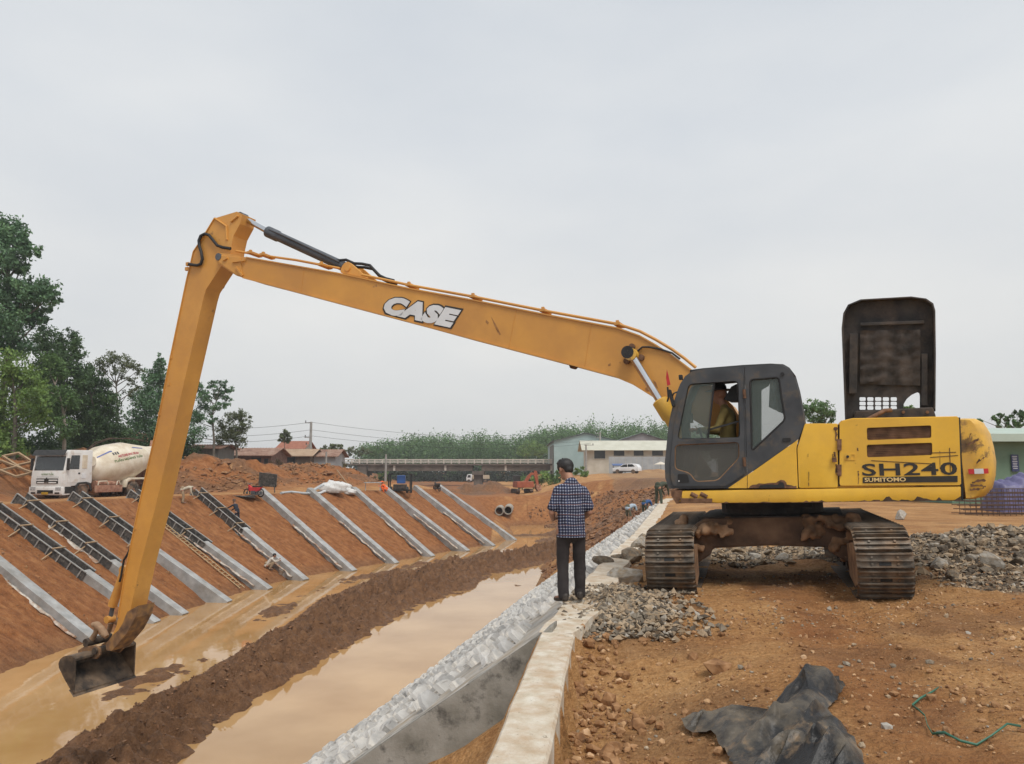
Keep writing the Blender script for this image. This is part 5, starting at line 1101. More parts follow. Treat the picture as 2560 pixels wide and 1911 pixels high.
# dark steel panels beside the first motorbike
p = hit(655, 1236); mb = MB(); mb.box((0, 0, .95), (1.35, .06, 1.0), Euler((.25, .12, 0)).to_matrix()); mb.bar((-.55, 0, 0), (-.5, 0, .6), .06); mb.bar((.55, 0, 0), (.5, 0, .6), .06)
o = mb.build('upright_shutter', M_STEEL); o.location = p + Vector((.2, .6, .1)); tag(o, 'dark steel panel standing upright behind the red motorbike', 'shutter')
for k, (x, y) in enumerate(((608, 1244), (625, 1246))):
    p = hit(x, y); mb = MB(); mb.box((0, 0, .08 + .12 * k), (1.6, .7, .06), Euler((.0, .08 - .2 * k, .3)).to_matrix()); o = mb.build('form_panel', M_STEEL); o.location = p; tag(o, 'flat dark form panel lying on the crest near the red motorbike' if k == 0 else 'tilted dark form panel lying on another panel near the red motorbike', 'panel')
def motorbike(p, rz, material, label):
    r_ = empty('motorbike', p, rz)
    for y in (-.62, .62):
        mb = MB(); mb.tube([(.0 + .29 * 0, y + .27 * math.cos(t), .3 + .27 * math.sin(t)) for t in np.linspace(0, 2 * PI, 17)], .045, 6); w = mb.build('wheel', M_BLACK, r_); mb = MB(); mb.tube([(-.05, y, .3), (.05, y, .3)], .08, 8); mb.build('hub', M_CYL, w)
    mb = MB(); mb.tube([(0, .6, .3), (0, .42, .95)], .03, 6); mb.tube([(-.3, .38, 1.0), (0, .44, .96), (.3, .38, 1.0)], .02, 6); mb.build('fork', M_CYL, r_)
    mb = MB(); mb.prism([(.09, .48, .9), (.09, .40, .45), (.09, -.05, .35), (.09, -.5, .45), (.09, -.75, .72), (.09, -.05, .70), (.09, .2, .72)], (-.18, 0, 0)); mb.build('fairing', material, r_, bevel=.03)
    mb = MB(); mb.box((0, -.32, .77), (.24, .75, .09)); mb.build('seat', M_BLACK, r_, bevel=.03)
    mb = MB(); mb.box((0, .0, .33), (.2, .4, .25)); mb.build('engine', M_CYL, r_, bevel=.03)
    tag(r_, label, 'motorbike'); return r_
p = hit(634, 1243); motorbike(p, 1.2, M_RED, 'red motorbike parked on the far crest beside dark panels')
p = hit(1092, 1229); motorbike(p, .5, M_BLACK, 'dark motorbike parked on the far crest behind the last bare ribs')
# blue pump in a black frame
p = hit(1000, 1233); r_ = empty('motor_pump', p); w = 1.0
for sx in (-w, w):
    for sy in (-.5, .5): mb = MB(); mb.bar((sx, sy, 0), (sx, sy, 1.75), .11); mb.build('frame_post', M_BLACK, r_)
for z in (.25, 1.75):
    for a, b in (((-w, -.5, z), (w, -.5, z)), ((-w, .5, z), (w, .5, z)), ((-w, -.5, z), (-w, .5, z)), ((w, -.5, z), (w, .5, z))): mb = MB(); mb.bar(a, b, .10); mb.build('frame_rail', M_BLACK, r_)
mb = MB(); mb.box((.1, 0, 1.25), (.75, .6, .75)); mb.build('tank', mat('blue_paint', (.03, .10, .32), rough=.4), r_, bevel=.06)
mb = MB(); mb.box((0, 0, .55), (1.2, .7, .5)); mb.build('engine', M_DARK, r_, bevel=.05)
for sx in (-.75, .75): mb = MB(); mb.tube([(sx - .1, -.55, .3), (sx + .1, -.55, .3)], .3, 14); mb.build('wheel', M_BLACK, r_)
tag(r_, 'motor pump with a blue tank inside a black frame on the far crest', 'pump')
p = hit(932, 1228); r_ = empty('work_table', p)
mb = MB(); mb.box((0, 0, .75), (1.5, .6, .06)); mb.build('top', M_PVC, r_)
for sx in (-.65, .65): mb = MB(); mb.bar((sx, 0, 0), (sx, 0, .73), .06); mb.build('leg', M_PVC, r_)
tag(r_, 'small grey work table beside the worker in the orange raincoat', 'table')
# wooden frames on the dirt heap left of the mixer truck
for k, (x, y, an, lb) in enumerate(((20, 1183, .28, 'lower of two raw wooden frames lying on the dirt heap by the truck'), (60, 1170, .45, 'upper of two raw wooden frames lying on the dirt heap by the truck'))):
    p = hit(x, y + 8); r_ = empty('wooden_frame', p + Vector((0, 0, .5))); r_.rotation_euler = (.25, an, -.3)
    for yy in (-.55, .55): mb = MB(); mb.bar((-1.5, yy, 0), (1.5, yy, 0), .13, .13); mb.build('long_rail', M_WOOD, r_)
    for xx in (-1.45, 0, 1.45): mb = MB(); mb.bar((xx, -.55, .0), (xx, .55, .0), .12, .14); mb.build('cross_rail', M_WOOD, r_)
    tag(r_, lb, 'wooden frame')
# concrete pipes in the earth dam
M_PIPE = mat('pipe_concrete', [(.26, .23, .19), (.38, .35, .30)], scale=3, rough=.9)
for k, (x, y, lb) in enumerate(((1209, 1281, 'concrete pipe half sunk in water, closest to the last rib'), (1248, 1278, 'middle concrete pipe opening in the earth dam'), (1270, 1276, 'outer concrete pipe opening in the earth dam, away from the ribs'))):
    c = on_y(x, y, 96.5); mb = MB(); r_o, r_i = .56, .44; d = Vector((.05, 1, .04))
    mb.lathe([(3.2, r_i * .2), (3.2, r_i), (0, r_i), (0, r_o), (3.2, r_o)], Vector(), d, 28)
    o = mb.build('concrete_pipe', M_PIPE, smooth=50); o.location = c; tag(o, lb, 'pipe')
# ================================================================== near right: tarpaulin and strap
TP = [(1704,1819),(1735,1798),(1770,1796),(1835,1783),(1930,1784),(1961,1752),(2005,1706),(2050,1698),(2100,1706),(2112,1735),(2090,1770),(2066,1790),(2085,1808),(2134,1866),(2160,1911),(2190,1990),(1960,2010),(1870,1990),(1819,1903),(1793,1856),(1762,1845),(1714,1838)]
TW = np.array([list((hit(x, y) if y < 1912 else on_z(x, y, .0))[:2]) for x, y in TP])
def inside(P, x, y):
    r = False
    for i in range(len(P)):
        a, b = P[i], P[(i + 1) % len(P)]
        if (a[1] > y) != (b[1] > y) and x < (b[0] - a[0]) * (y - a[1]) / (b[1] - a[1]) + a[0]: r = not r
    return r
def edged(P, x, y):
    m = 9.
    for i in range(len(P)):
        a, b = P[i], P[(i + 1) % len(P)]; t = max(0, min(1, ((x - a[0]) * (b[0] - a[0]) + (y - a[1]) * (b[1] - a[1])) / ((b - a) ** 2).sum())); m = min(m, math.hypot(x - a[0] - t * (b[0] - a[0]), y - a[1] - t * (b[1] - a[1])))
    return m
from mathutils.geometry import delaunay_2d_cdt
random.seed(11); pts_, hs = [], []
n_e = len(TW)
for i in range(n_e):                       # ragged rim
    a, b = TW[i], TW[(i + 1) % n_e]; k_ = max(1, int(np.hypot(*(b - a)) / .07))
    for j in range(k_): q = a + (b - a) * j / k_; pts_.append((q[0] + random.uniform(-.012, .012), q[1] + random.uniform(-.012, .012))); hs.append(random.uniform(.0, .035))
n_b = len(pts_); cx_, cy_ = TW.mean(0)
hump = [(on_z(2055, 1745, 0), .24, .20), (on_z(1985, 1800, 0), .10, .22), (on_z(2020, 1875, 0), .14, .2), (on_z(1800, 1815, 0), .12, .12), (on_z(2090, 1880, 0), .10, .15)]
while len(pts_) < n_b + 150:
    x, y = random.uniform(TW[:, 0].min(), TW[:, 0].max()), random.uniform(TW[:, 1].min(), TW[:, 1].max())
    if not inside(TW, x, y): continue
    e = edged(TW, x, y)
    if e < .02: continue
    z = sum(h * math.exp(-((x - c.x) ** 2 + (y - c.y) ** 2) / w ** 2) for c, h, w in hump); pts_.append((x, y)); hs.append((z * .8 + random.choice((0, .015, .06, .11)) * random.uniform(.6, 1.2) * min(1, e / .07)) )
ca, sa = math.cos(.75), math.sin(.75)
tri_in = [Vector(((x * ca + y * sa) * .38, -x * sa + y * ca)) for x, y in pts_]       # stretched, so the folds run in long slivers
res = delaunay_2d_cdt(tri_in, [], [list(range(n_b))], 1, 1e-5)
bm = bmesh.new(); org = res[3]
vs_ = []
for i, q in enumerate(res[0]):
    k_ = org[i][0] if org[i] else 0; x, y = pts_[k_]; vs_.append(bm.verts.new((x, y, zg(x, y) + .03 + hs[k_])))
for f in res[2]:
    try: bm.faces.new([vs_[i] for i in f])
    except ValueError: pass
bmesh.ops.subdivide_edges(bm, edges=bm.edges[:], cuts=3, use_grid_fill=True)
for it in range(3): bmesh.ops.smooth_vert(bm, verts=[v for v in bm.verts if not v.is_boundary], factor=.4, use_axis_x=True, use_axis_y=True, use_axis_z=True)
for v in bm.verts: v.co.z += .003 * math.sin(v.co.x * 60 + v.co.y * 37)
bmesh.ops.recalc_face_normals(bm, faces=bm.faces)
M_TARP = mat('black_film', [(.008, .008, .009), (.016, .016, .017), (.032, .031, .029)], scale=3, rough=.36, spec=.35, bump=.008, bscale=30, wear=((.19, .155, .11), .36, 1.6, .10), wear2=((.24, .16, .09), .22, 7, .08))
me = bpy.data.meshes.new('plastic_tarpaulin'); bm.to_mesh(me); bm.free(); me.materials.append(M_TARP); me.polygons.foreach_set('use_smooth', [True] * len(me.polygons)); me.set_sharp_from_angle(angle=math.radians(30))
o = bpy.data.objects.new('plastic_tarpaulin', me); COL.objects.link(o); tag(o, 'crumpled black plastic tarpaulin lying dusty on the ochre ground', 'tarpaulin')
M_STRAP = mat('green_strap', [(.02, .10, .065), (.05, .17, .11)], scale=9, rough=.5)
st = [on_z(x, y, .06) for x, y in ((2345,1704),(2332,1716),(2300,1722),(2278,1726),(2292,1745),(2310,1764),(2316,1780),(2328,1795),(2360,1808),(2400,1816),(2440,1819),(2480,1818),(2520,1812),(2552,1804))]
mb = MB(); rows = []
for i, q in enumerate(st):
    z = zg(q.x, q.y) + .03 + .02 * math.sin(i * 1.7); t = .007 + .006 * abs(math.sin(i * .55)); rows.append([Vector((q.x, q.y, z)), Vector((q.x, q.y + t * .5, z + t * 1.2))])
mb.grid(rows); o = mb.build('packing_strap', M_STRAP, smooth=True); o.modifiers.new('t', 'SOLIDIFY').thickness = .004; tag(o, 'thin green packing strap curled on the ochre ground', 'strap')
# ================================================================== mixer truck on the far crest
M_TRW = mat('truck_white', [(.66, .65, .62), (.74, .73, .71)], scale=2, rough=.35, wear=((.45, .34, .24), .18, 2.5, .12))
M_DRUM = mat('drum_cream', [(.58, .50, .37), (.68, .61, .48), (.74, .68, .57)], scale=1.6, rough=.45, wear=((.48, .37, .26), .25, 1.2, .15))
M_TRD = mat('truck_dark', [(.012, .012, .012), (.03, .028, .026)], scale=5, rough=.5)
M_RUSTP = mat('dusty_red_chassis', [(.20, .085, .05), (.34, .17, .11), (.42, .26, .18)], scale=4, rough=.85)
M_TYRE = mat('dusty_tyre', [(.035, .03, .026), (.10, .08, .06)], scale=5, rough=.95, wear=((.30, .19, .12), .4, 3, .1))
M_SCREEN = mat('windscreen_dark', [(.012, .014, .015), (.03, .034, .035)], scale=1.2, rough=.06, spec=.8)
def wheel(parent, c, r, w, ax=Vector((1, 0, 0)), rim=M_TRW, seg=24):
    c = Vector(c); mb = MB(); mb.lathe([(0, r * .55), (0, r * .88), (w * .12, r), (w * .88, r), (w, r * .88), (w, r * .55)], c - ax * w / 2, c + ax * w / 2, seg); t = mb.build('wheel', M_TYRE, parent, smooth=40)
    mb = MB(); mb.lathe([(0, r * .02), (0, r * .2), (.03, r * .3), (.02, r * .52), (w * .1, r * .58), (w * .9, r * .58), (w - .02, r * .52), (w - .03, r * .3), (w, r * .2), (w, r * .02)], c - ax * w / 2, c + ax * w / 2, 16); mb.build('rim', rim, t, smooth=40); return t
p = on_y(100, 1258, 50.0); tdirv = Vector((-.28, -.96, 0)).normalized()
trz = math.atan2(-tdirv.x, tdirv.y)                    # local +y = truck's front
loc = Vector((-30.45, 50.2, 0)) - tdirv * 0
trk_ = empty('mixer_truck', (loc.x, loc.y, zg(loc.x - tdirv.x * 3, loc.y - tdirv.y * 3) - .02), trz); trk_.scale = (1.1, 1.1, 1.1); tag(trk_, 'white and cream concrete mixer truck standing on the far bank', 'truck')
Wd = 1.25       # half width; front at y=0, rear towards -y
def pr(name, poly, x0, x1, material, bevel=.03, parent=trk_, smooth=40): mb = MB(); mb.prism([(x0, y, z) for y, z in poly], (x1 - x0, 0, 0)); return mb.build(name, material, parent, bevel=bevel, smooth=smooth)
cabp = [(-.02, .62), (0, 1.20), (-.03, 1.62), (-.22, 2.75), (-.34, 3.0), (-2.0, 3.02), (-2.06, 1.05), (-1.95, .95), (-.55, .85), (-.50, .62)]
tcab = pr('cab', cabp, -Wd, Wd, M_TRW, .05)
# fittings on the front
def front(name, x0, x1, z0, z1, material, out=.02, parent=tcab, bevel=.01, y=None):
    f = lambda z: (0 if z < 1.2 else -.03 * (z - 1.2) / .42 if z < 1.62 else -.03 - .19 * (z - 1.62) / 1.13)
    mb = MB(); mb.prism([(x0, f(z0) + out, z0), (x1, f(z0) + out, z0), (x1, f(z1) + out, z1), (x0, f(z1) + out, z1)], (0, -.05, 0)); return mb.build(name, material, parent, bevel=bevel)
front('windscreen', -1.1, 1.1, 1.78, 2.62, M_SCREEN, .012); mb = MB(); mb.prism([(-1.2, .10, 2.66), (1.2, .10, 2.66), (1.2, -.10, 3.0), (-1.2, -.10, 3.0)], (0, -.07, .02)); mb.build('sun_visor', M_TRD, tcab, bevel=.02)
gr_ = front('grille', -.82, .82, 1.0, 1.40, M_TRD, .012)
for z, w in ((1.06, .7), (1.20, .78), (1.34, .82)): front('grille_bar', -w, w, z - .035, z + .035, M_TRW, .05, gr_)
mb = MB(); mb.prism([(-.16, .07, 1.06), (.16, .07, 1.06), (.16, .07, 1.22), (0, .07, 1.36), (-.16, .07, 1.22)], (0, -.03, 0)); mb.build('emblem', M_TRD, gr_)
bmp = pr('bumper', [(.06, .32), (.10, .45), (.08, .80), (-.3, .86), (-.5, .84), (-.5, .34)], -Wd, Wd, M_TRW, .04)
for sx in (-1, 1):
    front('headlight', sx * .75, sx * 1.15, .60, .80, mat('lamp_glass', [(.25, .25, .25), (.5, .5, .5)], scale=14, rough=.15), .10, bmp); front('fog_lamp', sx * .72, sx * 1.08, .40, .50, M_TRD, .10, bmp)
front('air_intake', -.6, .6, .42, .62, M_TRD, .105, bmp); front('number_plate', -.24, .24, .36, .50, mat('yellow_plate', (.45, .27, .02), rough=.5), .13, bmp)
# door side (left side of the truck, seen from the camera)
def sidep(name, poly, out, material, parent=tcab, x=-1): s_ = -Wd * 1.0 if x < 0 else Wd; mb = MB(); mb.prism([(s_ + x * out, y, z) for y, z in poly], (-x * .04, 0, 0)); return mb.build(name, material, parent, bevel=.008)
dr_ = sidep('door', [(-.28, 1.05), (-.16, 1.7), (-.36, 2.85), (-1.12, 2.87), (-1.12, 1.05)], .012, M_TRW)
sidep('side_window', [(-.30, 1.85), (-.42, 2.68), (-1.04, 2.70), (-1.04, 1.85)], .016, M_SCREEN, dr_); sidep('door_handle', [(-.98, 1.56), (-.98, 1.66), (-1.12, 1.66), (-1.12, 1.56)], .03, M_TRD, dr_)
sidep('sleeper_panel', [(-1.24, 1.9), (-1.24, 2.72), (-1.62, 2.72), (-1.62, 1.9)], .016, M_DRUM); sidep('step', [(-.1, .42), (-.1, .82), (-.78, .82), (-.78, .42)], .01, M_TRD); sidep('badge', [(-1.25, 1.30), (-1.25, 1.6), (-1.55, 1.6), (-1.55, 1.30)], .02, M_WHITE)
for sx in (-1, 1): mb = MB(); mb.box((sx * (Wd + .12), -.12, 2.15), (.16, .10, .72)); mb.box((sx * (Wd + .05), -.2, 2.45), (.12, .05, .05)); mb.build('mirror', M_TRD, tcab, bevel=.02)
sidep('wheel_arch', [(-.72, .5), (-.80, .86), (-.98, 1.06), (-1.6, 1.10), (-1.95, 1.0), (-2.05, .6), (-1.9, .6), (-1.82, .86), (-1.55, .98), (-1.1, .96), (-.92, .8), (-.85, .5)], .06, M_TRD)
lettering('cab_lettering', 'HOÀNG TUẤN', Vector((.45, 0, 1.50)), Vector((-.45, 0, 1.50)), .17, mat('green_letters', (.06, .16, .02), rough=.5), tcab, lift=.02, bold=.012)
mb = MB(); mb.box((0, -5.2, .78), (.9, 6.6, .3)); mb.build('chassis', M_RUSTP, trk_)
tank = pr('side_guard', [(-2.35, .42), (-2.35, .86), (-4.55, .86), (-4.55, .42)], -Wd, -Wd + .10, M_RUSTP, .02); pr('side_guard', [(-2.35, .42), (-2.35, .86), (-4.55, .86), (-4.55, .42)], Wd - .10, Wd, M_RUSTP, .02)
for k in range(2): mb = MB(); mb.tube([(-Wd + .06, -2.6 - k * 1.5, .86), (-Wd + .06, -2.65 - k * 1.5, 1.1), (-Wd + .06, -3.3 - k * 1.0, 1.12), (-Wd + .06, -3.4 - k * 1.0, .9)], .035, 6); mb.build('guard_hoop', M_DRUM, trk_, smooth=True)
mb = MB(); mb.tube([(-Wd + .35, -2.6, .95), (-Wd + .35, -4.4, .95)], .2, 10); mb.build('air_tank', M_RUSTP, trk_, smooth=40)
pr('rear_fender', [(-4.75, .7), (-4.85, 1.15), (-5.2, 1.32), (-7.9, 1.32), (-8.1, .9), (-8.0, .9), (-7.8, 1.2), (-5.3, 1.2), (-5.0, 1.05), (-4.9, .7)], -Wd, -Wd + .55, M_DRUM, .02)
for y in (-1.38, -5.55, -6.95):
    for sx in (-1, 1): wheel(trk_, (sx * (Wd - .2), y, .53), .53, .36, rim=M_RUSTP)
# drum on its stand
a = Vector((0, -2.5, 1.75)); b = Vector((0, -8.4, 2.85)); L_ = (b - a).length
mb = MB(); mb.lathe([(0, .25), (.02, .72), (.18, .86), (1.35, 1.33), (2.2, 1.36), (3.2, 1.33), (5.4, .72), (L_, .64), (L_, .5)], a, b, 40); drum = mb.build('drum', M_DRUM, trk_, smooth=40)
dax = (b - a).normalized()
mb = MB(); rr = [a + dax * .1 + Vector((-.0, 0, .0))]; mb.tube([Vector((-.25, -2.2, 2.85)), Vector((-.3, -3.2, 3.5)), Vector((-.3, -4.2, 3.82)), Vector((-.3, -6.0, 3.95)), Vector((-.3, -7.2, 3.8))], .03, 6); mb.build('water_pipe', M_FRAME, trk_, smooth=True)
mb = MB(); mb.tube([Vector((-.15, -2.25, 2.8)), Vector((-.15, -3.2, 3.56)), Vector((-.15, -4.4, 3.9)), Vector((-.15, -7.2, 3.9))], .028, 6); mb.build('ladder_rail', M_FRAME, trk_, smooth=True)
mb = MB(); mb.prism([(-.5, -2.15, .95), (-.5, -2.7, .95), (-.5, -2.7, 2.1), (-.5, -2.3, 2.3)], (1.0, 0, 0)); mb.build('drum_stand', M_TRD, trk_, bevel=.02); mb = MB(); mb.prism([(-.6, -7.6, .95), (-.6, -8.1, .95), (-.6, -8.0, 1.9), (-.6, -7.7, 1.9)], (1.2, 0, 0)); mb.build('drum_stand', M_RUSTP, trk_, bevel=.02)
mb = MB(); mb.tube([(-.9, -2.35, 2.35), (-.55, -2.35, 2.35)], .30, 16); mb.build('water_tank', M_DRUM, trk_, smooth=40)
mb = MB(); mb.grid([[(-.35, -8.5, 3.1), (.35, -8.5, 3.1)], [(-.6, -8.9, 3.9), (.6, -8.9, 3.9)]]); o = mb.build('hopper', M_RUSTP, trk_); o.modifiers.new('t', 'SOLIDIFY').thickness = .05
# printed bands and letters on the drum flank: follow the curved surface
def drum_pt(t, ang, lift=.012):
    r = np.interp(t, [0.02, .18, 1.35, 2.2, 3.2, 5.4], [.72, .86, 1.33, 1.36, 1.33, .72]) + lift
    u = Vector((-1, 0, 0)); w = dax.cross(u); w = w if w.z > 0 else -w
    return a + dax * t + u * r * math.cos(ang) + w * r * math.sin(ang)
def band(t0, t1, a0, a1, material, name='printed_band'):
    mb = MB(); n = 10; mb.grid([[drum_pt(t0 + (t1 - t0) * i / n, a0 + (a1 - a0) * j / 3) for j in range(4)] for i in range(n + 1)]); mb.build(name, material, drum)
C_BAND = mat('blue_print', (.10, .13, .32), rough=.5); C_REDP = mat('red_print', (.45, .03, .06), rough=.5); C_GRNP = mat('green_print', (.07, .16, .03), rough=.5); C_DKP = mat('dark_print', (.05, .05, .06), rough=.5)
band(.55, 1.55, .80, .88, C_BAND); band(3.3, 4.4, .80, .88, C_BAND)
for k in range(3): band(1.45 + k * .18, 1.56 + k * .18, .60 - k * .0, .74, C_DKP, 'printed_stripe')
def drum_text(body, t0, t1, a0, h, material, name):
    cu = bpy.data.curves.new(name, 'FONT'); cu.body = body; cu.offset = .02; cu.resolution_u = 2
    t = bpy.data.objects.new(name, cu); COL.objects.link(t); me = bpy.data.meshes.new_from_object(t.evaluated_get(bpy.context.evaluated_depsgraph_get())); bpy.data.objects.remove(t)
    vs = np.array([v.co[:] for v in me.vertices]); mn, mxx = vs.min(0), vs.max(0)
    for v, q in zip(me.vertices, vs): v.co = drum_pt(t1 - (q[0] - mn[0]) / (mxx[0] - mn[0]) * (t1 - t0) if False else t0 + (q[0] - mn[0]) / (mxx[0] - mn[0]) * (t1 - t0), a0 + (q[1] - mn[1]) / (mxx[1] - mn[1]) * h, .02)
    me.materials.clear(); me.materials.append(material); o = bpy.data.objects.new(name, me); COL.objects.link(o); o.parent = drum
drum_text('TUẤN HOÀNG TUẤN', 1.3, 3.9, .22, .17, C_GRNP, 'drum_lettering'); drum_text('HOTLINE 0941.781.804', 1.75, 3.6, .42, .12, C_REDP, 'drum_phone_lettering')
dl = trk_.matrix_basis @ Vector((-.72, -.75, 1.42))
person(tuple(dl), trz, SIT, C_NAVY, C_NAVY, 'driver with dark clothes and cap sitting in the mixer truck cab', sleeves='long', hat=('brim', .13, C_NAVY), hair=False, height=1.6)
# ================================================================== bridge
BY = 180.; zt_ = lambda py: on_y(1200, py, BY).z; xb = lambda px: on_y(px, 1160, BY).x
br_ = empty('road_bridge', (xb(1190), BY, -1.7)); Rb = -Vector(br_.location); tag(br_, 'old concrete road bridge with pale railings crossing the canal', 'bridge')
M_BRC = mat('bridge_concrete', [(.09, .07, .055), (.14, .112, .09), (.19, .155, .128)], scale=.6, rough=.9, wear=((.07, .06, .05), .35, .5, .15))
M_RAIL = mat('bridge_rail', [(.42, .38, .33), (.56, .52, .46)], scale=2, rough=.8)
def bbox(name, x0, x1, z0, z1, y0, y1, m, bevel=0, parent=br_): mb = MB(); mb.box(Vector(((x0 + x1) / 2, (y0 + y1) / 2, (z0 + z1) / 2)) + Rb, (x1 - x0, y1 - y0, z1 - z0)); return mb.build(name, m, parent, bevel=bevel)
X0, X1 = xb(860), xb(1512)
bbox('deck', X0, X1, zt_(1163.5), zt_(1159.5), BY, BY + 8, M_BRC)
for a_, b_ in ((917, 1181), (1203, 1440)):
    g_ = bbox('girder', xb(a_ + 1), xb(b_), zt_(1178), zt_(1163.6), BY + .5, BY + 1.1, M_BRC)
    for k in range(5): bbox('girder_rib', xb(a_ + 4 + k * (b_ - a_ - 8) / 4) - .25, xb(a_ + 4 + k * (b_ - a_ - 8) / 4) + .25, zt_(1177), zt_(1164), BY + .42, BY + .49, M_RAIL if k % 2 else M_BRC, 0, g_)
    bbox('girder', xb(a_ + 1), xb(b_), zt_(1178), zt_(1163.6), BY + 6, BY + 6.6, M_BRC)
pw = bbox('pier', xb(1184), xb(1205), -3, zt_(1188), BY + 1, BY + 7, M_BRC); bbox('pier_cap', xb(1180), xb(1210), zt_(1188), zt_(1178.2), BY + .3, BY + 7.7, M_BRC, 0)
bbox('abutment', xb(893), xb(916), -2.5, zt_(1163.6), BY + .3, BY + 7.7, M_BRC); bbox('abutment', xb(1441), xb(1470), -2.5, zt_(1163.6), BY + .3, BY + 7.7, M_BRC)
for yb in (BY + .1, BY + 7.6):
    for py in (1149.5, 1155): bbox('rail', X0, X1, zt_(py) - .10, zt_(py) + .10, yb - .07, yb + .07, M_RAIL)
n_ = 35
for k in range(n_):
    x = X0 + (X1 - X0) * k / (n_ - 1); bbox('rail_post', x - .15, x + .15, zt_(1160), zt_(1148), BY, BY + .22, M_RAIL)
# ================================================================== vehicles far off
def small_vehicle(name, c, rz, body, glassp, L, W, wr, wheels, mats, label, cat, parts=()):
    r_ = empty(name, c, rz)
    mb = MB(); mb.prism([(-W / 2, y, z) for y, z in body], (W, 0, 0)); bo = mb.build('body', mats[0], r_, bevel=.06, smooth=40)
    for nm, poly, x0, x1, m in parts: mb = MB(); mb.prism([(x0, y, z) for y, z in poly], (x1 - x0, 0, 0)); mb.build(nm, m, r_, bevel=.02)
    for nm, poly in glassp:
        for sx in (-1, 1): mb = MB(); mb.prism([(sx * (W / 2 + .012), y, z) for y, z in poly], (-sx * .04, 0, 0)); mb.build(nm, M_SCREEN, bo)
    for y in wheels:
        for sx in (-1, 1): wheel(r_, (sx * (W / 2 - .1), y, wr), wr, .24, rim=M_CYL, seg=18)
    tag(r_, label, cat); return r_
M_CARW = mat('car_white', [(.70, .71, .72), (.78, .79, .80)], scale=1, rough=.25, coat=.3)
c = hit(1570, 1186); c = on_y(1568, 1185.5, 128); c.z = zg(c.x, c.y)
c.z += .04
suv_body = [(2.22, .35), (2.28, .62), (2.18, .92), (1.15, 1.06), (.35, 1.56), (-1.2, 1.64), (-1.85, 1.5), (-2.2, 1.05), (-2.25, .4)]
suv = small_vehicle('parked_car', c, math.radians(62), suv_body, [('side_window', [(.95, 1.08), (.30, 1.48), (-.35, 1.53), (-.35, 1.08)]), ('rear_side_window', [(-.45, 1.08), (-.45, 1.53), (-1.25, 1.53), (-1.7, 1.15)])], 4.5, 1.86, .36, (1.38, -1.35), [M_CARW], 'white compact SUV parked on the sandy track by the bridge', 'car',
    parts=[('windscreen', [(1.16, 1.10), (.38, 1.58), (.34, 1.55), (1.10, 1.06)], -.78, .78, M_SCREEN), ('headlight', [(2.29, .80), (2.22, .92), (1.95, .95), (2.0, .85)], -.9, -.5, M_WHITE), ('headlight', [(2.29, .80), (2.22, .92), (1.95, .95), (2.0, .85)], .5, .9, M_WHITE), ('grille', [(2.3, .5), (2.31, .78), (2.2, .78), (2.2, .5)], -.5, .5, M_TRD), ('sill', [(1.0, .28), (1.0, .45), (-1.0, .45), (-1.0, .28)], -.94, .94, M_TRD)])
c = on_y(1195, 1203, 235); c.z = zg(c.x, c.y)
dump = small_vehicle('dump_truck', c, math.radians(78), [(3.4, .6), (3.45, 1.4), (3.0, 2.5), (1.7, 2.55), (1.7, .6)], [('side_window', [(3.1, 1.5), (2.85, 2.3), (2.0, 2.3), (2.0, 1.5)])], 7, 2.4, .5, (2.6, -1.4, -2.6), [M_CARW], 'small white dump truck with a tan box driving under the bridge', 'dump truck',
    parts=[('tipper_box', [(1.45, 1.15), (1.5, 2.3), (-3.3, 2.3), (-3.4, 1.15)], -1.2, 1.2, mat('tan_box', [(.42, .35, .25), (.52, .45, .34)], scale=2, rough=.7)), ('chassis', [(3.2, .55), (3.2, .8), (-3.3, 1.0), (-3.3, .7)], -.6, .6, M_TRD), ('windscreen', [(3.46, 1.5), (3.08, 2.4), (3.02, 2.4), (3.4, 1.5)], -1.0, 1.0, M_SCREEN)])
# orange excavator working beside the mud heap
c = on_y(1305, 1229, 112); c.z = zg(c.x, c.y); r_ = empty('small_excavator', c, .3); M_ORX = mat('faded_orange', [(.26, .06, .025), (.36, .10, .045)], scale=2, rough=.6)
for sx in (-1.0, 1.0): mb = MB(); mb.prism([(sx - .25, y, z) for y, z in ((-1.6, .4), (-1.3, .05), (1.3, .05), (1.6, .4), (1.3, .75), (-1.3, .75))], (.5, 0, 0)); mb.build('track', M_FRAME, r_, bevel=.05)
mb = MB(); mb.box((.2, 0, 1.35), (2.6, 2.2, .9)); mb.build('house', M_ORX, r_, bevel=.1); mb = MB(); mb.box((-.6, .7, 2.1), (.9, 1.1, 1.2)); mb.build('cab', M_TRD, r_, bevel=.08)
mb = MB(); mb.prism([(y, .2, z) for y, z in ((.0, 1.4), (-.7, 2.6), (-1.3, 3.1), (-2.2, 3.0), (-2.25, 2.8), (-1.3, 2.7), (-.5, 1.3))], (0, .35, 0)); bm_ = mb.build('boom', M_ORX, r_); bm_.rotation_euler = (0, 0, 3.0)
mb = MB(); mb.prism([(y, .22, z) for y, z in ((2.0, 3.4), (2.4, 3.3), (2.7, 1.2), (2.4, 1.1), (2.0, 2.6))], (0, .3, 0)); mb.build('arm', M_ORX, r_); mb = MB(); mb.prism([(y, -.1, z) for y, z in ((2.2, 1.3), (2.9, 1.3), (3.0, .6), (2.5, .35), (2.2, .8))], (0, .9, 0)); mb.build('bucket', M_RUSTP, r_)
tag(r_, 'faded orange excavator standing by the dark mud heap near the bridge', 'excavator')
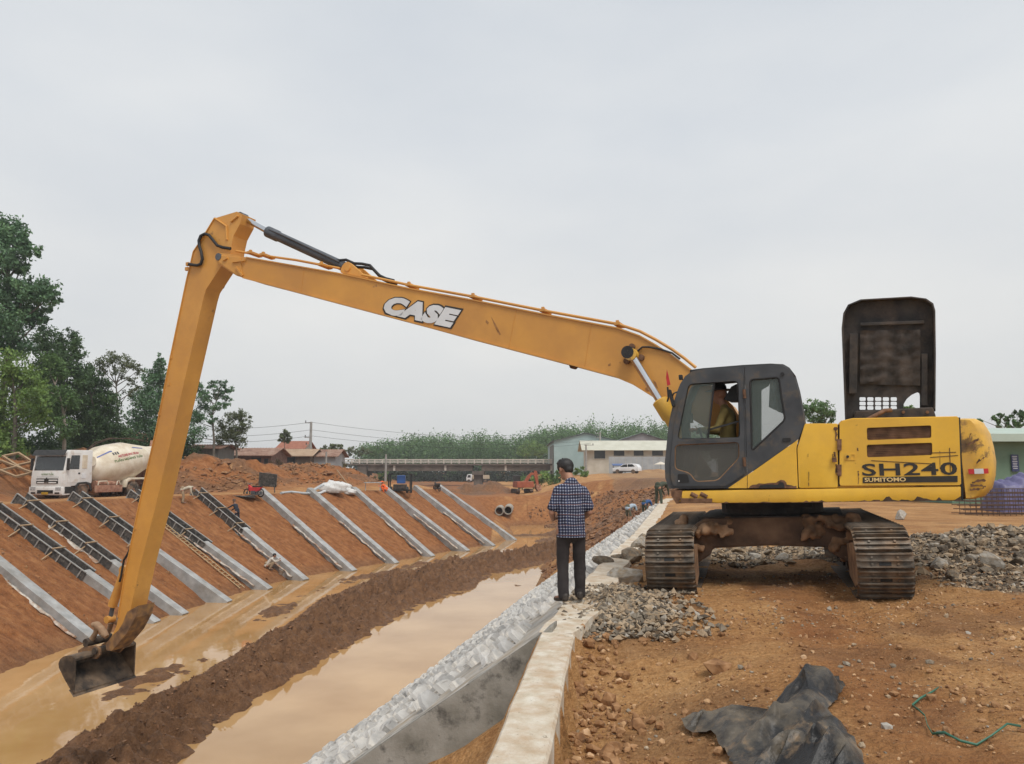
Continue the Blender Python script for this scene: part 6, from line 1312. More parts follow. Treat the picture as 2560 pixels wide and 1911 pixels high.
# ================================================================== houses, sheds, fences
M_TINR = mat('rusty_tin', [(.19, .10, .07), (.29, .17, .12), (.36, .25, .19)], scale=1.2, rough=.8)
M_TILE = mat('clay_tile', [(.24, .085, .05), (.33, .13, .08)], scale=2, rough=.85)
M_GREYW = mat('grey_boards', [(.13, .13, .115), (.22, .215, .195)], scale=2, rough=.9, stretch=(6, 6, .4))
M_SHEETF = mat('grey_sheet', [(.30, .315, .33), (.38, .40, .41)], scale=.8, rough=.6)
M_PALE = mat('pale_wall', [(.46, .42, .34), (.56, .52, .44)], scale=.8, rough=.85)
M_DOORK = mat('dark_opening', [(.02, .022, .025), (.04, .042, .045)], scale=2, rough=.4)
def gable(name, x0, x1, y0, y1, z0, zw_, zr, wall, roof, label, cat, over=.5, ridge='x', openings=(), ribs=0, skew=0.):
    """plain building; ridge along x or y; openings [(x0,x1,z0,z1)] on the camera side"""
    r_ = empty(name, ((x0 + x1) / 2, y0, z0), skew); cx, cy = (x0 + x1) / 2, y0; L = lambda x, y, z: Vector((x - cx, y - cy, z - z0))
    mb = MB()
    if ridge == 'x': mb.prism([L(x0, y0, z0), L(x0, y1, z0), L(x0, y1, zw_), L(x0, (y0 + y1) / 2, zr - .1), L(x0, y0, zw_)], (x1 - x0, 0, 0))
    else: mb.prism([L(x0, y0, z0), L(x1, y0, z0), L(x1, y0, zw_), L((x0 + x1) / 2, y0, zr - .1), L(x0, y0, zw_)], (0, y1 - y0, 0))
    wl = mb.build('wall', wall, r_)
    rf = None
    for s in (0, 1):
        mb = MB()
        if ridge == 'x':
            ye = y0 - over if s == 0 else y1 + over; ym = (y0 + y1) / 2; ze = zw_ - (zr - zw_) * over / (ym - y0)
            mb.prism([L(x0 - over, ye, ze), L(x1 + over, ye, ze), L(x1 + over, ym, zr), L(x0 - over, ym, zr)], (0, 0, .08))
            if ribs:
                for k in range(ribs + 1): x = x0 - over + (x1 - x0 + 2 * over) * k / ribs; mb.bar(L(x, ye, ze + .1), L(x, ym, zr + .1), .08, .06)
        else:
            xe = x0 - over if s == 0 else x1 + over; xm = (x0 + x1) / 2; ze = zw_ - (zr - zw_) * over / (xm - x0)
            mb.prism([L(xe, y0 - over, ze), L(xm, y0 - over, zr), L(xm, y1, zr), L(xe, y1, ze)], (0, 0, .10))
        mb.build('roof', roof, r_)
    for q in openings:
        nm = q[4] if len(q) > 4 else 'window'
        mb = MB(); mb.box(L((q[0] + q[1]) / 2, y0 - .02, (q[2] + q[3]) / 2), (q[1] - q[0], .1, q[3] - q[2])); w_ = mb.build(nm, M_DOORK, wl)
        mb = MB(); mb.box(L((q[0] + q[1]) / 2, y0 - .09, q[2] - .05), (q[1] - q[0] + .3, .14, .1)); mb.build('sill', wall, w_)
    tag(r_, label, cat); return r_
def px_b(y, *p): return [on_y(a, 1160, y).x for a in p]
def pz_b(y, *p): return [on_y(800, a, y).z for a in p]
Y = 88; x0, x1 = px_b(Y, 472, 545); zw_, zr = pz_b(Y, 1121, 1112); gable('grey_shed', x0, x1, Y, Y + 5, zg(-32, Y) - .5, zw_, zr, M_GREYW, M_TINR, 'weathered grey board shed beside the left trees', 'shed', openings=[(x0 + 1.0, x0 + 1.8, 2.2, 3.6)], ribs=14)
Y = 95; x0, x1 = px_b(Y, 548, 676); zw_, zr = pz_b(Y, 1138, 1120); gable('low_shed', x0, x1, Y, Y + 7, 1.2, zw_, zr, mat('old_brick', [(.14, .075, .055), (.22, .13, .10)], scale=2, rough=.9), M_TINR, 'long low brick shed with a rusty roof next to the grey board shed', 'shed', openings=[(x0 + 4, x0 + 5.2, 1.6, 3.3), (x0 + 5.6, x0 + 6.1, 1.6, 3.2)], ribs=20)
Y = 104; x0, x1 = px_b(Y, 690, 775); zw_, zr = pz_b(Y, 1139, 1123); gable('open_shed', x0, x1, Y, Y + 6, 1.2, zw_, zr, mat('shed_brown', [(.09, .07, .055), (.16, .12, .09)], scale=2, rough=.9), mat('tan_tin', [(.34, .23, .15), (.44, .32, .22)], scale=1.2, rough=.8), 'low shed with a tan tin roof in front of the red-roofed house', 'shed', openings=[(x0 + 1.4, x0 + 2.6, 1.7, 3.6)], ribs=16)
Y = 106; x0, x1 = px_b(Y, 776, 838); zw_, zr = pz_b(Y, 1140, 1124); gable('sheet_shed', x0, x1, Y, Y + 6, 1.2, zw_, zr, M_SHEETF, M_TINR, 'grey sheet shed with a reddish tin roof beside the bridge end', 'shed', ribs=14)
Y = 122; x0, x1 = px_b(Y, 695, 755); zw_, zr = pz_b(Y, 1121, 1102); gable('tiled_house', x0, x1, Y, Y + 7, 1.2, zw_, zr, M_PALE, M_TILE, 'small house with a red clay tile roof behind the low sheds', 'house', ribs=0)
Y = 92; a, b = px_b(Y, 296, 352); zw_, zr = pz_b(Y, 1112, 1078); gable('left_house', a - 4, b, Y, Y + 8, 1.2, zw_, zr, M_PALE, M_TILE, 'house with a red roof edge half hidden by trees behind the mixer drum', 'house', ridge='y')
Y = 84; a, b = px_b(Y, 146, 182); zw_, zr = pz_b(Y, 1121, 1112); gable('small_hut', a, b, Y, Y + 3, 1.2, zw_, zr, M_GREYW, M_TILE, 'small dark hut with a red roof under the trees behind the truck', 'hut')
# factory beyond the bridge end
Y = 176; a, b = px_b(Y, 1385, 1545); zb = zg(15, Y) - .3; zw_, zr = pz_b(Y, 1103, 1083); M_TEAL = mat('pale_teal_sheet', [(.27, .37, .37), (.34, .45, .45)], scale=.5, rough=.6)
f1 = gable('factory_hall', a, b, Y, Y + 30, zb, zw_, zr, M_TEAL, mat('dark_tin', [(.08, .09, .10), (.13, .14, .15)], scale=.6, rough=.6), 'pale teal gabled factory hall beyond the bridge', 'factory', ridge='y')
mb = MB(); mb.box((a - (a + b) / 2 - .1, 8, (zw_ - zb) / 2 - .4), (.2, 15, zw_ - zb - 1)); mb.build('side_cladding', M_GREYW, f1)
a2, b2 = px_b(Y + 6, 1545, 1668); zw2, zr2 = pz_b(Y + 6, 1103, 1083); gable('grey_hall', a2, b2, Y + 6, Y + 34, zb, zw2, zr2, mat('grey_violet_sheet', [(.20, .19, .20), (.28, .265, .28)], scale=.5, rough=.7), MATS['dark_tin'], 'grey gabled hall behind the long pale building', 'factory', ridge='y')
Y = 160; a, b = px_b(Y, 1468, 1700); zb2 = zg(18, Y) - .3; zw_, zr = pz_b(Y, 1121, 1101); wz0, wz1 = pz_b(Y, 1140, 1127); px1 = lambda p: px_b(Y, p)[0]
gable('long_building', a, b, Y, Y + 8, zb2, zw_, zr, M_PALE, mat('cream_tin', [(.47, .46, .37), (.56, .55, .46)], scale=.6, rough=.6), 'long low building with cream walls and a pale tin roof behind the SUV', 'building', over=1.2, openings=[(px1(1486), px1(1513), pz_b(Y, 1147)[0], wz1), (px1(1535), px1(1561), wz0, wz1), (px1(1585), px1(1609), wz0, wz1), (px1(1631), px1(1658), wz0, wz1)])
Y = 150; fz = zg(18, Y); r_ = empty('sheet_fence', (px_b(Y, 1522)[0], Y, fz)); ft = pz_b(Y, 1142)[0]
xs = [px_b(Y, q)[0] for q in np.linspace(1522, 1690, 13)]
for k in range(12): mb = MB(); mb.box(((xs[k] + xs[k + 1]) / 2 - xs[0], 0, (ft - fz) / 2), (xs[k + 1] - xs[k] - .05, .06, ft - fz)); mb.build('sheet_panel', M_SHEETF, r_)
tag(r_, 'plain grey sheet metal fence in front of the long pale building', 'fence')
Y = 145; c = on_y(1548, 1162, Y); c.z = zg(c.x, c.y); r_ = empty('market_stall', c)
for sx in (-1.1, 1.1):
    for sy in (-.6, .6): mb = MB(); mb.bar((sx, sy, 0), (sx, sy, 1.6), .08); mb.build('post', M_TRD, r_)
mb = MB(); mb.prism([(-1.3, -.8, 1.45), (-1.3, .8, 1.75), (-1.3, .8, 1.85), (-1.3, -.8, 1.6)], (2.6, 0, 0)); mb.build('awning', mat('blue_tarp', (.06, .12, .30), rough=.5), r_); mb = MB(); mb.box((-.5, 0, .5), (1.1, 1, 1)); mb.build('counter', M_TRD, r_); tag(r_, 'small roadside stall with a blue awning by the grey fence', 'stall')
Y = 140; c = on_y(1652, 1160, Y); c.z = zg(c.x, c.y); r_ = empty('parasol', c); mb = MB(); mb.bar((0, 0, 0), (0, 0, 2.0), .06); mb.build('pole', M_TRD, r_); mb = MB(); mb.lathe([(0, 1.3), (.05, 1.25), (.5, .1), (.52, .02)], (0, 0, 1.65), (0, 0, 3), 10); mb.build('canopy', mat('cream_canvas', (.62, .56, .46), rough=.8), r_); tag(r_, 'cream parasol standing before the grey sheet fence', 'parasol')
# poles and wires
M_POLE = mat('pole_concrete', [(.24, .23, .21), (.34, .33, .31)], scale=2, rough=.9)
def pole(px, top, bottom, Y, r, label, arms=()):
    t = on_y(px, top, Y); b_ = on_y(px, bottom, Y); b_.z = min(b_.z, zg(b_.x, Y)); o_ = empty('utility_pole', (t.x, Y, b_.z - .2)); H_ = t.z - b_.z + .2
    mb = MB(); mb.tube([(0, 0, 0), (0, 0, H_)], [r, r * .65], 8); mb.build('pole', M_POLE, o_, smooth=40)
    for dz, w in arms:
        mb = MB(); mb.bar((-w, 0, H_ - dz), (w * .2, 0, H_ - dz), .12); ar = mb.build('cross_arm', M_POLE, o_); mb = MB(); mb.tube([(-w * .9, 0, H_ - dz), (-w * .9, 0, H_ - dz + .35)], .07, 6); mb.build('insulator', M_TRD, ar)
    tag(o_, label, 'utility pole'); return t
t0_ = pole(778, 1055, 1150, 112, .26, 'tall utility pole with short cross arms behind the low sheds', [(.15, .9), (2.3, .9), (3.4, .7)])
pole(816, 1130, 1196, 100, .17, 'short concrete post standing on the earth slope before the sheet shed'); pole(965, 1136, 1204, 150, .26, 'concrete pole standing in front of the bridge railing')
pole(1465, 1112, 1160, 158, .24, 'short street pole with a lamp arm before the long pale building', [(.1, -1.6)]); t1_ = pole(1500, 1081, 1150, 165, .28, 'tall utility pole in front of the teal factory hall', [(.2, .9), (1.2, .9)])
def wire(a, b, sag, label):
    a, b = Vector(a), Vector(b); mb = MB(); mb.tube([a.lerp(b, t) - Vector((0, 0, sag * 4 * t * (1 - t))) - a for t in np.linspace(0, 1, 17)], .028, 4); o = mb.build('overhead_wire', M_TRD); o.location = a; tag(o, label, 'wire')
lft = on_y(440, 1066, 112); rgt = on_y(1110, 1100, 190)
for k, (dl, dr) in enumerate(((0, 0), (19, 15), (34, 22))):
    wire(on_y(778, 1056 + dl, 112), on_y(420, 1070 + dl, 105), .5, ['topmost wire running left from the tall utility pole', 'second wire running left from the tall utility pole', 'lowest wire running left from the tall utility pole'][k])
    wire(on_y(778, 1056 + dl, 112), on_y(1500, 1084 + dr, 165), 1.6, ['topmost wire spanning from the sheds to the factory pole', 'middle wire spanning from the sheds to the factory pole', 'lowest wire spanning from the sheds to the factory pole'][k])
# ================================================================== right background: green hall, tarpaulin heap, rebar stack
Y = 38; a = px_b(Y, 2380)[0]; b = a + 14; M_GRNW = mat('green_sheet', [(.11, .19, .13), (.145, .235, .165)], scale=.8, rough=.6)
gh = empty('green_hall', (a, Y, 0)); gt0, gt1 = on_y(2470, 1100, Y).z, on_y(2470, 1084, Y).z
mb = MB(); mb.box((7, 4.2, gt0 / 2), (14, 8, gt0)); mb.build('wall', M_GRNW, gh); mb = MB(); mb.prism([(-.4, -.5, gt0 - .10), (-.4, 9, gt0 + .9), (-.4, 9, gt0 + 1.1), (-.4, -.5, gt0 + .28)], (15, 0, 0)); mb.build('roof', mat('pale_green_fascia', [(.36, .44, .37), (.44, .52, .45)], scale=.8, rough=.5), gh)
sx_ = on_y(2545, 1158, Y - .1); mb = MB(); mb.box((sx_.x - a, .12, sx_.z), (.36, .04, .84)); sg = mb.build('notice_board', mat('notice_blue', (.035, .045, .12), rough=.4), gh)
for k in range(8): mb = MB(); w = .25 - .03 * (k % 3); mb.box((sx_.x - a - .02, .095, sx_.z + .33 - k * .085), (w, .006, .025)); mb.build('text_line', M_WHITE, sg)
tag(gh, 'green sheet metal hall with a pale roof edge behind the excavator', 'building')
# tarpaulin heap
c = on_y(2530, 1212, 31); bm = bmesh.new(); bmesh.ops.create_grid(bm, x_segments=46, y_segments=26, size=1)
for v in bm.verts:
    x, y = v.co.x, v.co.y; e = max(0, 1 - x ** 4) * max(0, 1 - y ** 2); v.co = Vector((x * 1.25, y * .8, -.65 * (1 - min(1, 3 * e)) + .72 * e ** .5 * (1 + .35 * math.sin(x * 5.2 + 1) * .5) + .06 * math.sin(x * 19 + 3 * y) * e + .04 * math.sin(y * 17 + x * 9) * e))
me = bpy.data.meshes.new('tarpaulin_heap'); bm.to_mesh(me); bm.free(); me.materials.append(mat('violet_tarp', [(.075, .07, .16), (.13, .12, .24)], scale=3, rough=.5)); me.polygons.foreach_set('use_smooth', [True] * len(me.polygons))
o = bpy.data.objects.new('tarpaulin_heap', me); COL.objects.link(o); o.location = (c.x + .3, 31, zg(c.x, 31) + .62); tag(o, 'violet blue tarpaulin thrown over a heap before the green hall', 'tarpaulin')
# rebar cages
M_REB = mat('rebar_rust', [(.05, .028, .018), (.11, .06, .04)], scale=9, rough=.85)
c = on_y(2462, 1276, 27.5); r_ = empty('rebar_stack', (c.x, 27.5, zg(c.x + 1, 27.5)))
for lay in range(6):
    for yy in (0, .5, 1.0):
        mb = MB(); z = .06 + lay * .15; mb.tube([(-.6 + random.uniform(-.2, .1), yy, z), (4.2, yy + random.uniform(-.1, .1), z + random.uniform(-.03, .03))], .016, 5); mb.build('long_bar', M_REB, r_)
for k in range(22):
    x = -.3 + k * .2; mb = MB(); mb.tube([(x, -.02, 0), (x, -.02, .95), (x, 1.02, .95), (x, 1.02, 0)], .012, 4); mb.build('stirrup', M_REB, r_)
tag(r_, 'stack of rusty rebar cages lying in front of the violet tarpaulin', 'rebar')
# ================================================================== trees and shrubs
def leaf_mat(name, c, tr=.25):
    if name in MATS: return MATS[name]
    m = mat(name, [tuple(x * .45 for x in c), c, (min(1, c[0] * 1.5), min(1, c[1] * 1.35), c[2] * 1.2)], scale=.8, rough=.65, detail=8)
    b = m.node_tree.nodes['Principled BSDF']; n = m.node_tree
    t = n.nodes.new('ShaderNodeBsdfTranslucent'); mx_ = n.nodes.new('ShaderNodeMixShader'); mx_.inputs[0].default_value = tr
    col_link = [l for l in n.links if l.to_socket == b.inputs['Base Color']][0].from_socket
    n.links.new(col_link, t.inputs['Color']); o_ = n.nodes['Material Output']
    n.links.new(b.outputs[0], mx_.inputs[1]); n.links.new(t.outputs[0], mx_.inputs[2]); n.links.new(mx_.outputs[0], o_.inputs['Surface']); return m
LF_D = leaf_mat('leaf_dark', (.058, .115, .040)); LF_M = leaf_mat('leaf_mid', (.095, .18, .055)); LF_L = leaf_mat('leaf_light', (.15, .25, .06)); LF_O = leaf_mat('leaf_olive', (.11, .14, .06)); LF_B = leaf_mat('leaf_blue', (.105, .205, .10)); LF_Y = leaf_mat('leaf_dry', (.14, .12, .045))
M_BARK = mat('bark', [(.09, .075, .058), (.17, .15, .12)], scale=5, rough=.95, bump=.02, bscale=14); M_BARKP = mat('bark_pale', [(.24, .205, .16), (.34, .30, .25)], scale=4, rough=.9)
def leaves(C, R, N, ls, clump=.30, asp=.45, droop=.0):
    """leaf-sized quads gathered in clumps through an ellipsoid"""
    K = max(4, N // 26); d = rng.normal(size=(K, 3)); d /= np.linalg.norm(d, axis=1)[:, None]; r = rng.random(K) ** .42
    cl = d * r[:, None] * R; p = cl[rng.integers(0, K, N)] + rng.normal(size=(N, 3)) * np.array(R) * clump * .5 + C
    a = rng.normal(size=(N, 3)); a[:, 2] -= droop; a /= np.linalg.norm(a, axis=1)[:, None]; b = np.cross(a, rng.normal(size=(N, 3))); b /= np.linalg.norm(b, axis=1)[:, None]
    s_ = ls * rng.uniform(.6, 1.3, N)[:, None]
    V = np.stack([p - a * s_ * .5, p + b * s_ * asp * .5, p + a * s_ * .5, p - b * s_ * asp * .5], 1)
    return V.reshape(-1, 3)
def tree(name, base, blobs, leaf, label, cat='tree', ls=.3, dens=230, trunk=.2, bark=M_BARK, group=None, asp=.45, clump=.3, limbs=True, droop=.3, flat=.85):
    """blobs: world (centre, radius); base: world point"""
    base = Vector(base); r_ = empty(name, base); Vs = []
    for c, r in blobs: Vs.append(leaves(np.array(c - base), np.array([r, r, r * flat]), int(dens * 1.7 * r * r) + 60, ls, clump, asp, droop))
    V = np.concatenate(Vs); F = np.arange(len(V)).reshape(-1, 4); raw_mesh('crown', V, F, leaf, r_)
    if trunk:
        top = max((c for c, r in blobs), key=lambda c: c.z); mid = sum((c for c, r in blobs), Vector()) / len(blobs) - base
        mb = MB(); hgt = (top - base).z; pts = [Vector((0, 0, -.3)), Vector((mid.x * .15 + .1, mid.y * .1, hgt * .3)), Vector((mid.x * .5, mid.y * .5, hgt * .6)), (top - base) * .97]
        mb.tube(pts, [trunk, trunk * .75, trunk * .5, trunk * .12], 7)
        if limbs:
            for c, r in blobs:
                t = c - base; k = max(.2, min(.8, t.z / max(hgt, .1) - .12)); s_ = pts[1].lerp(pts[2], min(1, max(0, (k - .3) / .3))) if k < .6 else pts[2].lerp(pts[3], (k - .6) / .4)
                mb.tube([s_, s_.lerp(t, .5) + Vector((0, 0, -.1 * r)), t + Vector((random.uniform(-.3, .3) * r, 0, .3 * r))], [trunk * .35, trunk * .22, trunk * .06], 5)
        mb.build('trunk', bark, r_, smooth=50)
    tag(r_, label, cat, group); return r_
def pxtree(name, Y, base_px, blobs, *a, dy=2.0, **k):
    B = []
    for x, y, r in blobs:
        rr = r * Y / FPX; B.append((on_y(x, y, Y + random.uniform(-1, 1) * dy * .5), rr))
    bs = on_y(base_px, 1160, Y); bs.z = zg(bs.x, Y)
    return tree(name, bs, B, *a, **k)
pxtree('tall_tree', 62, -10, [(-60,600,60),(10,575,48),(45,600,42),(70,625,28),(15,650,50),(50,672,26),(-50,700,70),(20,735,48),(75,725,40),(110,725,34),(130,745,22),(85,770,45),(30,800,55),(100,805,26),(-30,850,60),(40,865,40)], LF_B, 'tallest leafy tree, with layered blue-green crown, rising left of the mixer truck', ls=.34, dens=330, trunk=.35)
pxtree('leafy_tree', 58, 30, [(-40,930,60),(30,920,50),(70,950,45),(20,990,60),(85,1000,40),(60,1050,45),(-20,1060,60),(100,1040,25),(10,1120,50)], LF_L, 'light green tree with a wide low crown beside the mixer truck', ls=.28, dens=330, trunk=.22)
pxtree('dark_tree', 70, 150, [(120,860,45),(165,850,32),(185,878,26),(150,900,50),(180,930,40),(120,930,45),(200,965,30),(160,990,55),(110,1010,55)], LF_D, 'dark broad tree standing just behind the tall leafy tree', ls=.30, dens=360, trunk=.3)
pxtree('green_tree', 64, 158, [(120,915,38),(150,930,30),(100,965,40),(150,985,36),(170,1010,30),(120,1040,40),(160,1070,34)], LF_M, 'mid green tree with a slender pale trunk behind the mixer truck cab', ls=.27, dens=300, trunk=.17, bark=M_BARKP)
pxtree('dark_tree', 74, 230, [(215,940,34),(245,960,30),(230,1000,50),(270,1010,36),(200,1040,60),(260,1060,48),(290,1090,40),(220,1100,60)], LF_D, 'dark bushy tree filling the gap under the sparse tree', ls=.30, dens=380, trunk=.25)
pxtree('sparse_tree', 77, 285, [(245,912,20),(262,905,18),(285,900,22),(310,905,20),(330,915,18),(345,928,14),(255,935,14),(300,930,18),(330,950,15),(270,960,12),(320,985,14),(345,970,10)], LF_O, 'half bare tree with fine branches against the sky left of the arm', ls=.24, dens=260, trunk=.17, bark=M_BARK, clump=.4)
pxtree('feathery_tree', 82, 400, [(400,895,13),(398,912,20),(385,935,26),(405,940,24),(380,965,30),(415,985,30),(360,1000,36),(395,1020,45),(350,1050,36),(415,1070,45),(370,1085,50),(410,1110,40)], LF_B, 'dark feathery tree half hidden behind the excavator arm', ls=.28, dens=380, trunk=.26)
pxtree('layered_tree', 86, 533, [(530,965,14),(552,958,16),(570,975,16),(520,990,20),(548,985,18),(565,1003,16),(515,1020,24),(545,1015,16),(500,1040,20),(535,1050,14),(500,985,20),(490,965,16),(478,1045,26),(485,1085,30)], LF_B, 'tree with separate leaf layers and a thin trunk right of the arm', ls=.26, dens=330, trunk=.16)
pxtree('bushy_tree', 90, 590, [(580,1045,22),(605,1042,20),(615,1062,16),(595,1075,24),(570,1085,26),(555,1065,20),(560,1100,24),(600,1105,20)], LF_O, 'olive bushy tree behind the grey board shed', ls=.25, dens=330, trunk=.16)
for k, (x, y0, y1, Y) in enumerate(((18, 1085, 1180, 60),)):
    pxtree('thin_tree', Y, x, [(x + 4, y0, 26), (x - 20, y0 - 20, 30)], LF_L, 'thin young tree with a bare pale stem at the dirt heap', ls=.22, dens=260, trunk=.09, bark=M_BARKP)
# undergrowth that closes the view under the trees
for k, (x, y, r, Y, lf, lb) in enumerate(((20,1130,52,66,LF_D,'dark undergrowth below the tallest tree'), (110,1125,48,68,LF_D,'dark undergrowth behind the truck cab'), (190,1125,44,78,LF_D,'dark undergrowth next to the small hut'), (250,1110,48,80,LF_D,'dark undergrowth above the mixer drum'), (330,1120,34,86,LF_B,'dull green shrub beside the red-roofed house by the drum'), (440,1120,40,86,LF_D,'dark shrub right of the arm before the layered tree'), (-60,1110,70,64,LF_D,'dark shrub mass under the widest crown'))):
    pxtree('shrub', Y, x, [(x, y, r), (x - r * .7, y + r * .2, r * .8), (x + r * .7, y + r * .15, r * .8), (x, y - r * .6, r * .6)], lf, lb, cat='shrub', ls=.26, dens=400, trunk=.1, limbs=False)
pxtree('slim_tree', 114, 712, [(708,1084,13),(715,1092,13),(704,1098,10),(718,1103,9)], LF_O, 'single slim tree with a small tuft crown beside the tiled house', ls=.4, dens=200, trunk=.10)
pxtree('round_tree', 62, 2048, [(2045,1015,26),(2025,1025,22),(2065,1026,22),(2015,1040,16),(2075,1042,16),(2045,1045,30),(2050,1070,30)], LF_M, 'round crowned green tree seen between the cab and the open hood', ls=.22, dens=420, trunk=.2)
pxtree('leafy_branch_tree', 56, 2530, [(2452,1053,8),(2485,1046,12),(2497,1040,9),(2515,1052,14),(2545,1046,18),(2560,1035,14),(2580,1045,22),(2500,1062,14),(2540,1062,16)], LF_M, 'tree whose leafy branch tops show above the green hall roof', ls=.26, dens=380, trunk=.15)
pxtree('small_tree', 64, 2270, [(2265,1020,11),(2278,1018,9),(2285,1026,9),(2270,1040,14)], LF_L, 'small light green tree top showing through the hood opening', ls=.2, dens=500, trunk=.1)
# far shrubs round the bridge
for k, (x, y, r, Y, lf, lb) in enumerate(((880,1130,16,215,LF_O,'low olive shrub behind the left end of the bridge'), (912,1128,12,215,LF_O,'small olive shrub just behind the bridge railing'), (940,1128,15,230,LF_M,'green shrub before the edge of the plantation'), (820,1118,16,140,LF_O,'olive shrub behind the grey sheet shed'), (845,1122,14,150,LF_O,'dusty shrub between the sheet shed and the bridge'), (1320,1203,24,133,LF_M,'broad green bush on the slope under the bridge'), (1362,1198,24,131,LF_L,'lighter green bush under the bridge end'), (1405,1193,22,129,LF_M,'green bush beside the bridge abutment'), (1452,1180,15,126,LF_L,'light green grass tuft on the earth edge by the bridge'), (960,1192,16,190,LF_L,'pale green bush under the left span of the bridge'), (1330,1122,26,235,LF_L,'lighter round tree standing before the plantation'))):
    pxtree('bush', Y, x, [(x, y, r), (x - r * .8, y + r * .3, r * .7), (x + r * .8, y + r * .2, r * .75)], lf, lb, cat='bush', ls=.55, dens=60, trunk=0, flat=.8)
for k, (x, y, r, Y, lb) in enumerate(((600,1163,16,84,'heap of brown brushwood before the long low shed'), (690,1160,14,90,'brushwood heap in front of the tan roofed shed'), (760,1165,14,92,'dry brush on the slope below the grey sheet shed'), (840,1160,16,110,'dry scrub on the earth slope beside the bridge end'), (500,1165,14,80,'dry brush in front of the grey board shed'))):
    pxtree('brush_heap', Y, x, [(x, y, r), (x - r * 1.3, y + 3, r * .7), (x + r * 1.3, y + 3, r * .7)], leaf_mat('dry_brush', (.13, .085, .05)) if k != 3 else LF_Y, lb, cat='brushwood', ls=.9, dens=110, trunk=0, asp=.07, flat=.6)
# plantation beyond the bridge: one mass
Vf = []; Tm = MB()
xs_ = np.linspace(on_y(925, 1100, 275).x, on_y(1760, 1100, 275).x, 26)
for row in range(7):
    yy = 262 + row * 8
    for i, x in enumerate(xs_):
        x = x + random.uniform(-2, 2) + row * 1.5; t_ = (x - xs_[0]) / (xs_[-1] - xs_[0])
        h_ = (15.5 + 1.6 * math.sin(t_ * 9 + 1) * .5 + random.uniform(-1.2, 1.3)) * min(1, .55 + 3.2 * max(0, t_))
        zb_ = zg(x, yy); kk = 130 if row < 4 else 80
        Vf.append(leaves(np.array([x, yy, zb_ + h_ * .66]), np.array([3.8, 3.8, h_ * .38]), kk * 7, .7, .42, .55, .2))
        if row < 3: Tm.tube([(x, yy, zb_ - .3), (x + random.uniform(-.3, .3), yy, zb_ + h_ * .6)], [.18, .09], 5)
        if row == 0 and i % 2 == 0: Vf.append(leaves(np.array([x, yy - 2, zb_ + 2.2]), np.array([3.5, 2, 2.0]), 110, .8, .5, .5, .2))
Ud = [leaves(np.array([x, 258 + 10 * q, zg(x, 258 + 10 * q) + 1.8]), np.array([4.0, 3.0, 3.2]), 170, .9, .6, .5, .2) for q in range(4) for x in np.linspace(on_y(880, 1160, 262).x, on_y(1480, 1160, 262).x, 30)]  # leaf mass added to close the bright gap, forest shade put into its colour
Ud = np.concatenate(Ud); tag(raw_mesh('plantation_understory', Ud, np.arange(len(Ud)).reshape(-1, 4), leaf_mat('leaf_shade', (.022, .036, .016))), 'undergrowth coloured as deep shade at the foot of the plantation seen under the bridge', 'undergrowth', kind='stuff')
Vf = np.concatenate(Vf); fo = raw_mesh('rubber_plantation', Vf, np.arange(len(Vf)).reshape(-1, 4), leaf_mat('leaf_far', (.11, .21, .075)))
tag(fo, 'dense even green plantation of slender trees beyond the bridge', 'plantation', kind='stuff')
tag(Tm.build('plantation_trunks', M_BARK, fix=False), 'thin grey trunks of the plantation standing in rows beyond the bridge', 'trunks', kind='stuff')
# ================================================================== rocks, crushed stone, clods
ROCKM = [mat('rock_grey', [(.115, .093, .068), (.205, .170, .128), (.30, .258, .20)], scale=3.5, rough=.9, bump=.015, bscale=14, wear=((.30, .20, .11), .3, 3, .1)), mat('rock_light', [(.24, .215, .18), (.36, .33, .285), (.46, .43, .38)], scale=4, rough=.9, bump=.012, bscale=14, wear=((.34, .25, .15), .3, 3, .1)), mat('rock_tan', [(.22, .155, .095), (.34, .25, .16), (.42, .33, .23)], scale=4, rough=.92, bump=.012, bscale=14), mat('rock_dark', [(.05, .038, .027), (.095, .074, .053), (.15, .12, .088)], scale=5, rough=.9, bump=.01, bscale=14)]
def rock_mesh(seed, sub=2):
    r = random.Random(seed); bm = bmesh.new(); bmesh.ops.create_icosphere(bm, subdivisions=sub, radius=1)
    pl = [(Vector((r.gauss(0, 1), r.gauss(0, 1), r.gauss(0, 1))).normalized(), r.uniform(.42, .78)) for _ in range(10)]
    for v in bm.verts:
        for n, d in pl:
            k = v.co.dot(n)
            if k > d: v.co -= n * (k - d) * .98
        v.co *= 1 + r.uniform(-.03, .03)
    me = bpy.data.meshes.new('rock'); bm.to_mesh(me); bm.free(); return me
def rock(px, py, w_px, h_px, seed, mi, label, group=None, z=None, yscale=1.):
    p = hit(px, py); sc_ = p.y / FPX; me = rock_mesh(seed, 2); me.materials.append(ROCKM[mi])
    o = bpy.data.objects.new('rock', me); COL.objects.link(o); o.scale = (w_px * sc_ * .62, w_px * sc_ * .55 * yscale, h_px * sc_ * .66); o.rotation_euler = (random.uniform(-.2, .2), random.uniform(-.2, .2), random.uniform(-.5, .5)); o.location = p + Vector((0, w_px * sc_ * .3, h_px * sc_ * .30)); tag(o, label, 'rock', group)
rock(1568, 1462, 84, 46, 1, 1, 'largest grey boulder on the bank cap beside the excavator track'); rock(1582, 1410, 56, 40, 2, 0, 'grey boulder behind the largest boulder next to the track'); rock(1512, 1412, 50, 24, 3, 0, 'flat grey rock lying at the edge of the bank cap'); rock(1545, 1402, 30, 22, 31, 0, 'small dark rock between the flat rock and the grey boulder'); rock(1600, 1372, 40, 34, 4, 1, 'rounded pale rock beside the far end of the left track'); rock(1612, 1352, 28, 22, 14, 0, 'small grey rock behind the rounded pale rock by the track')
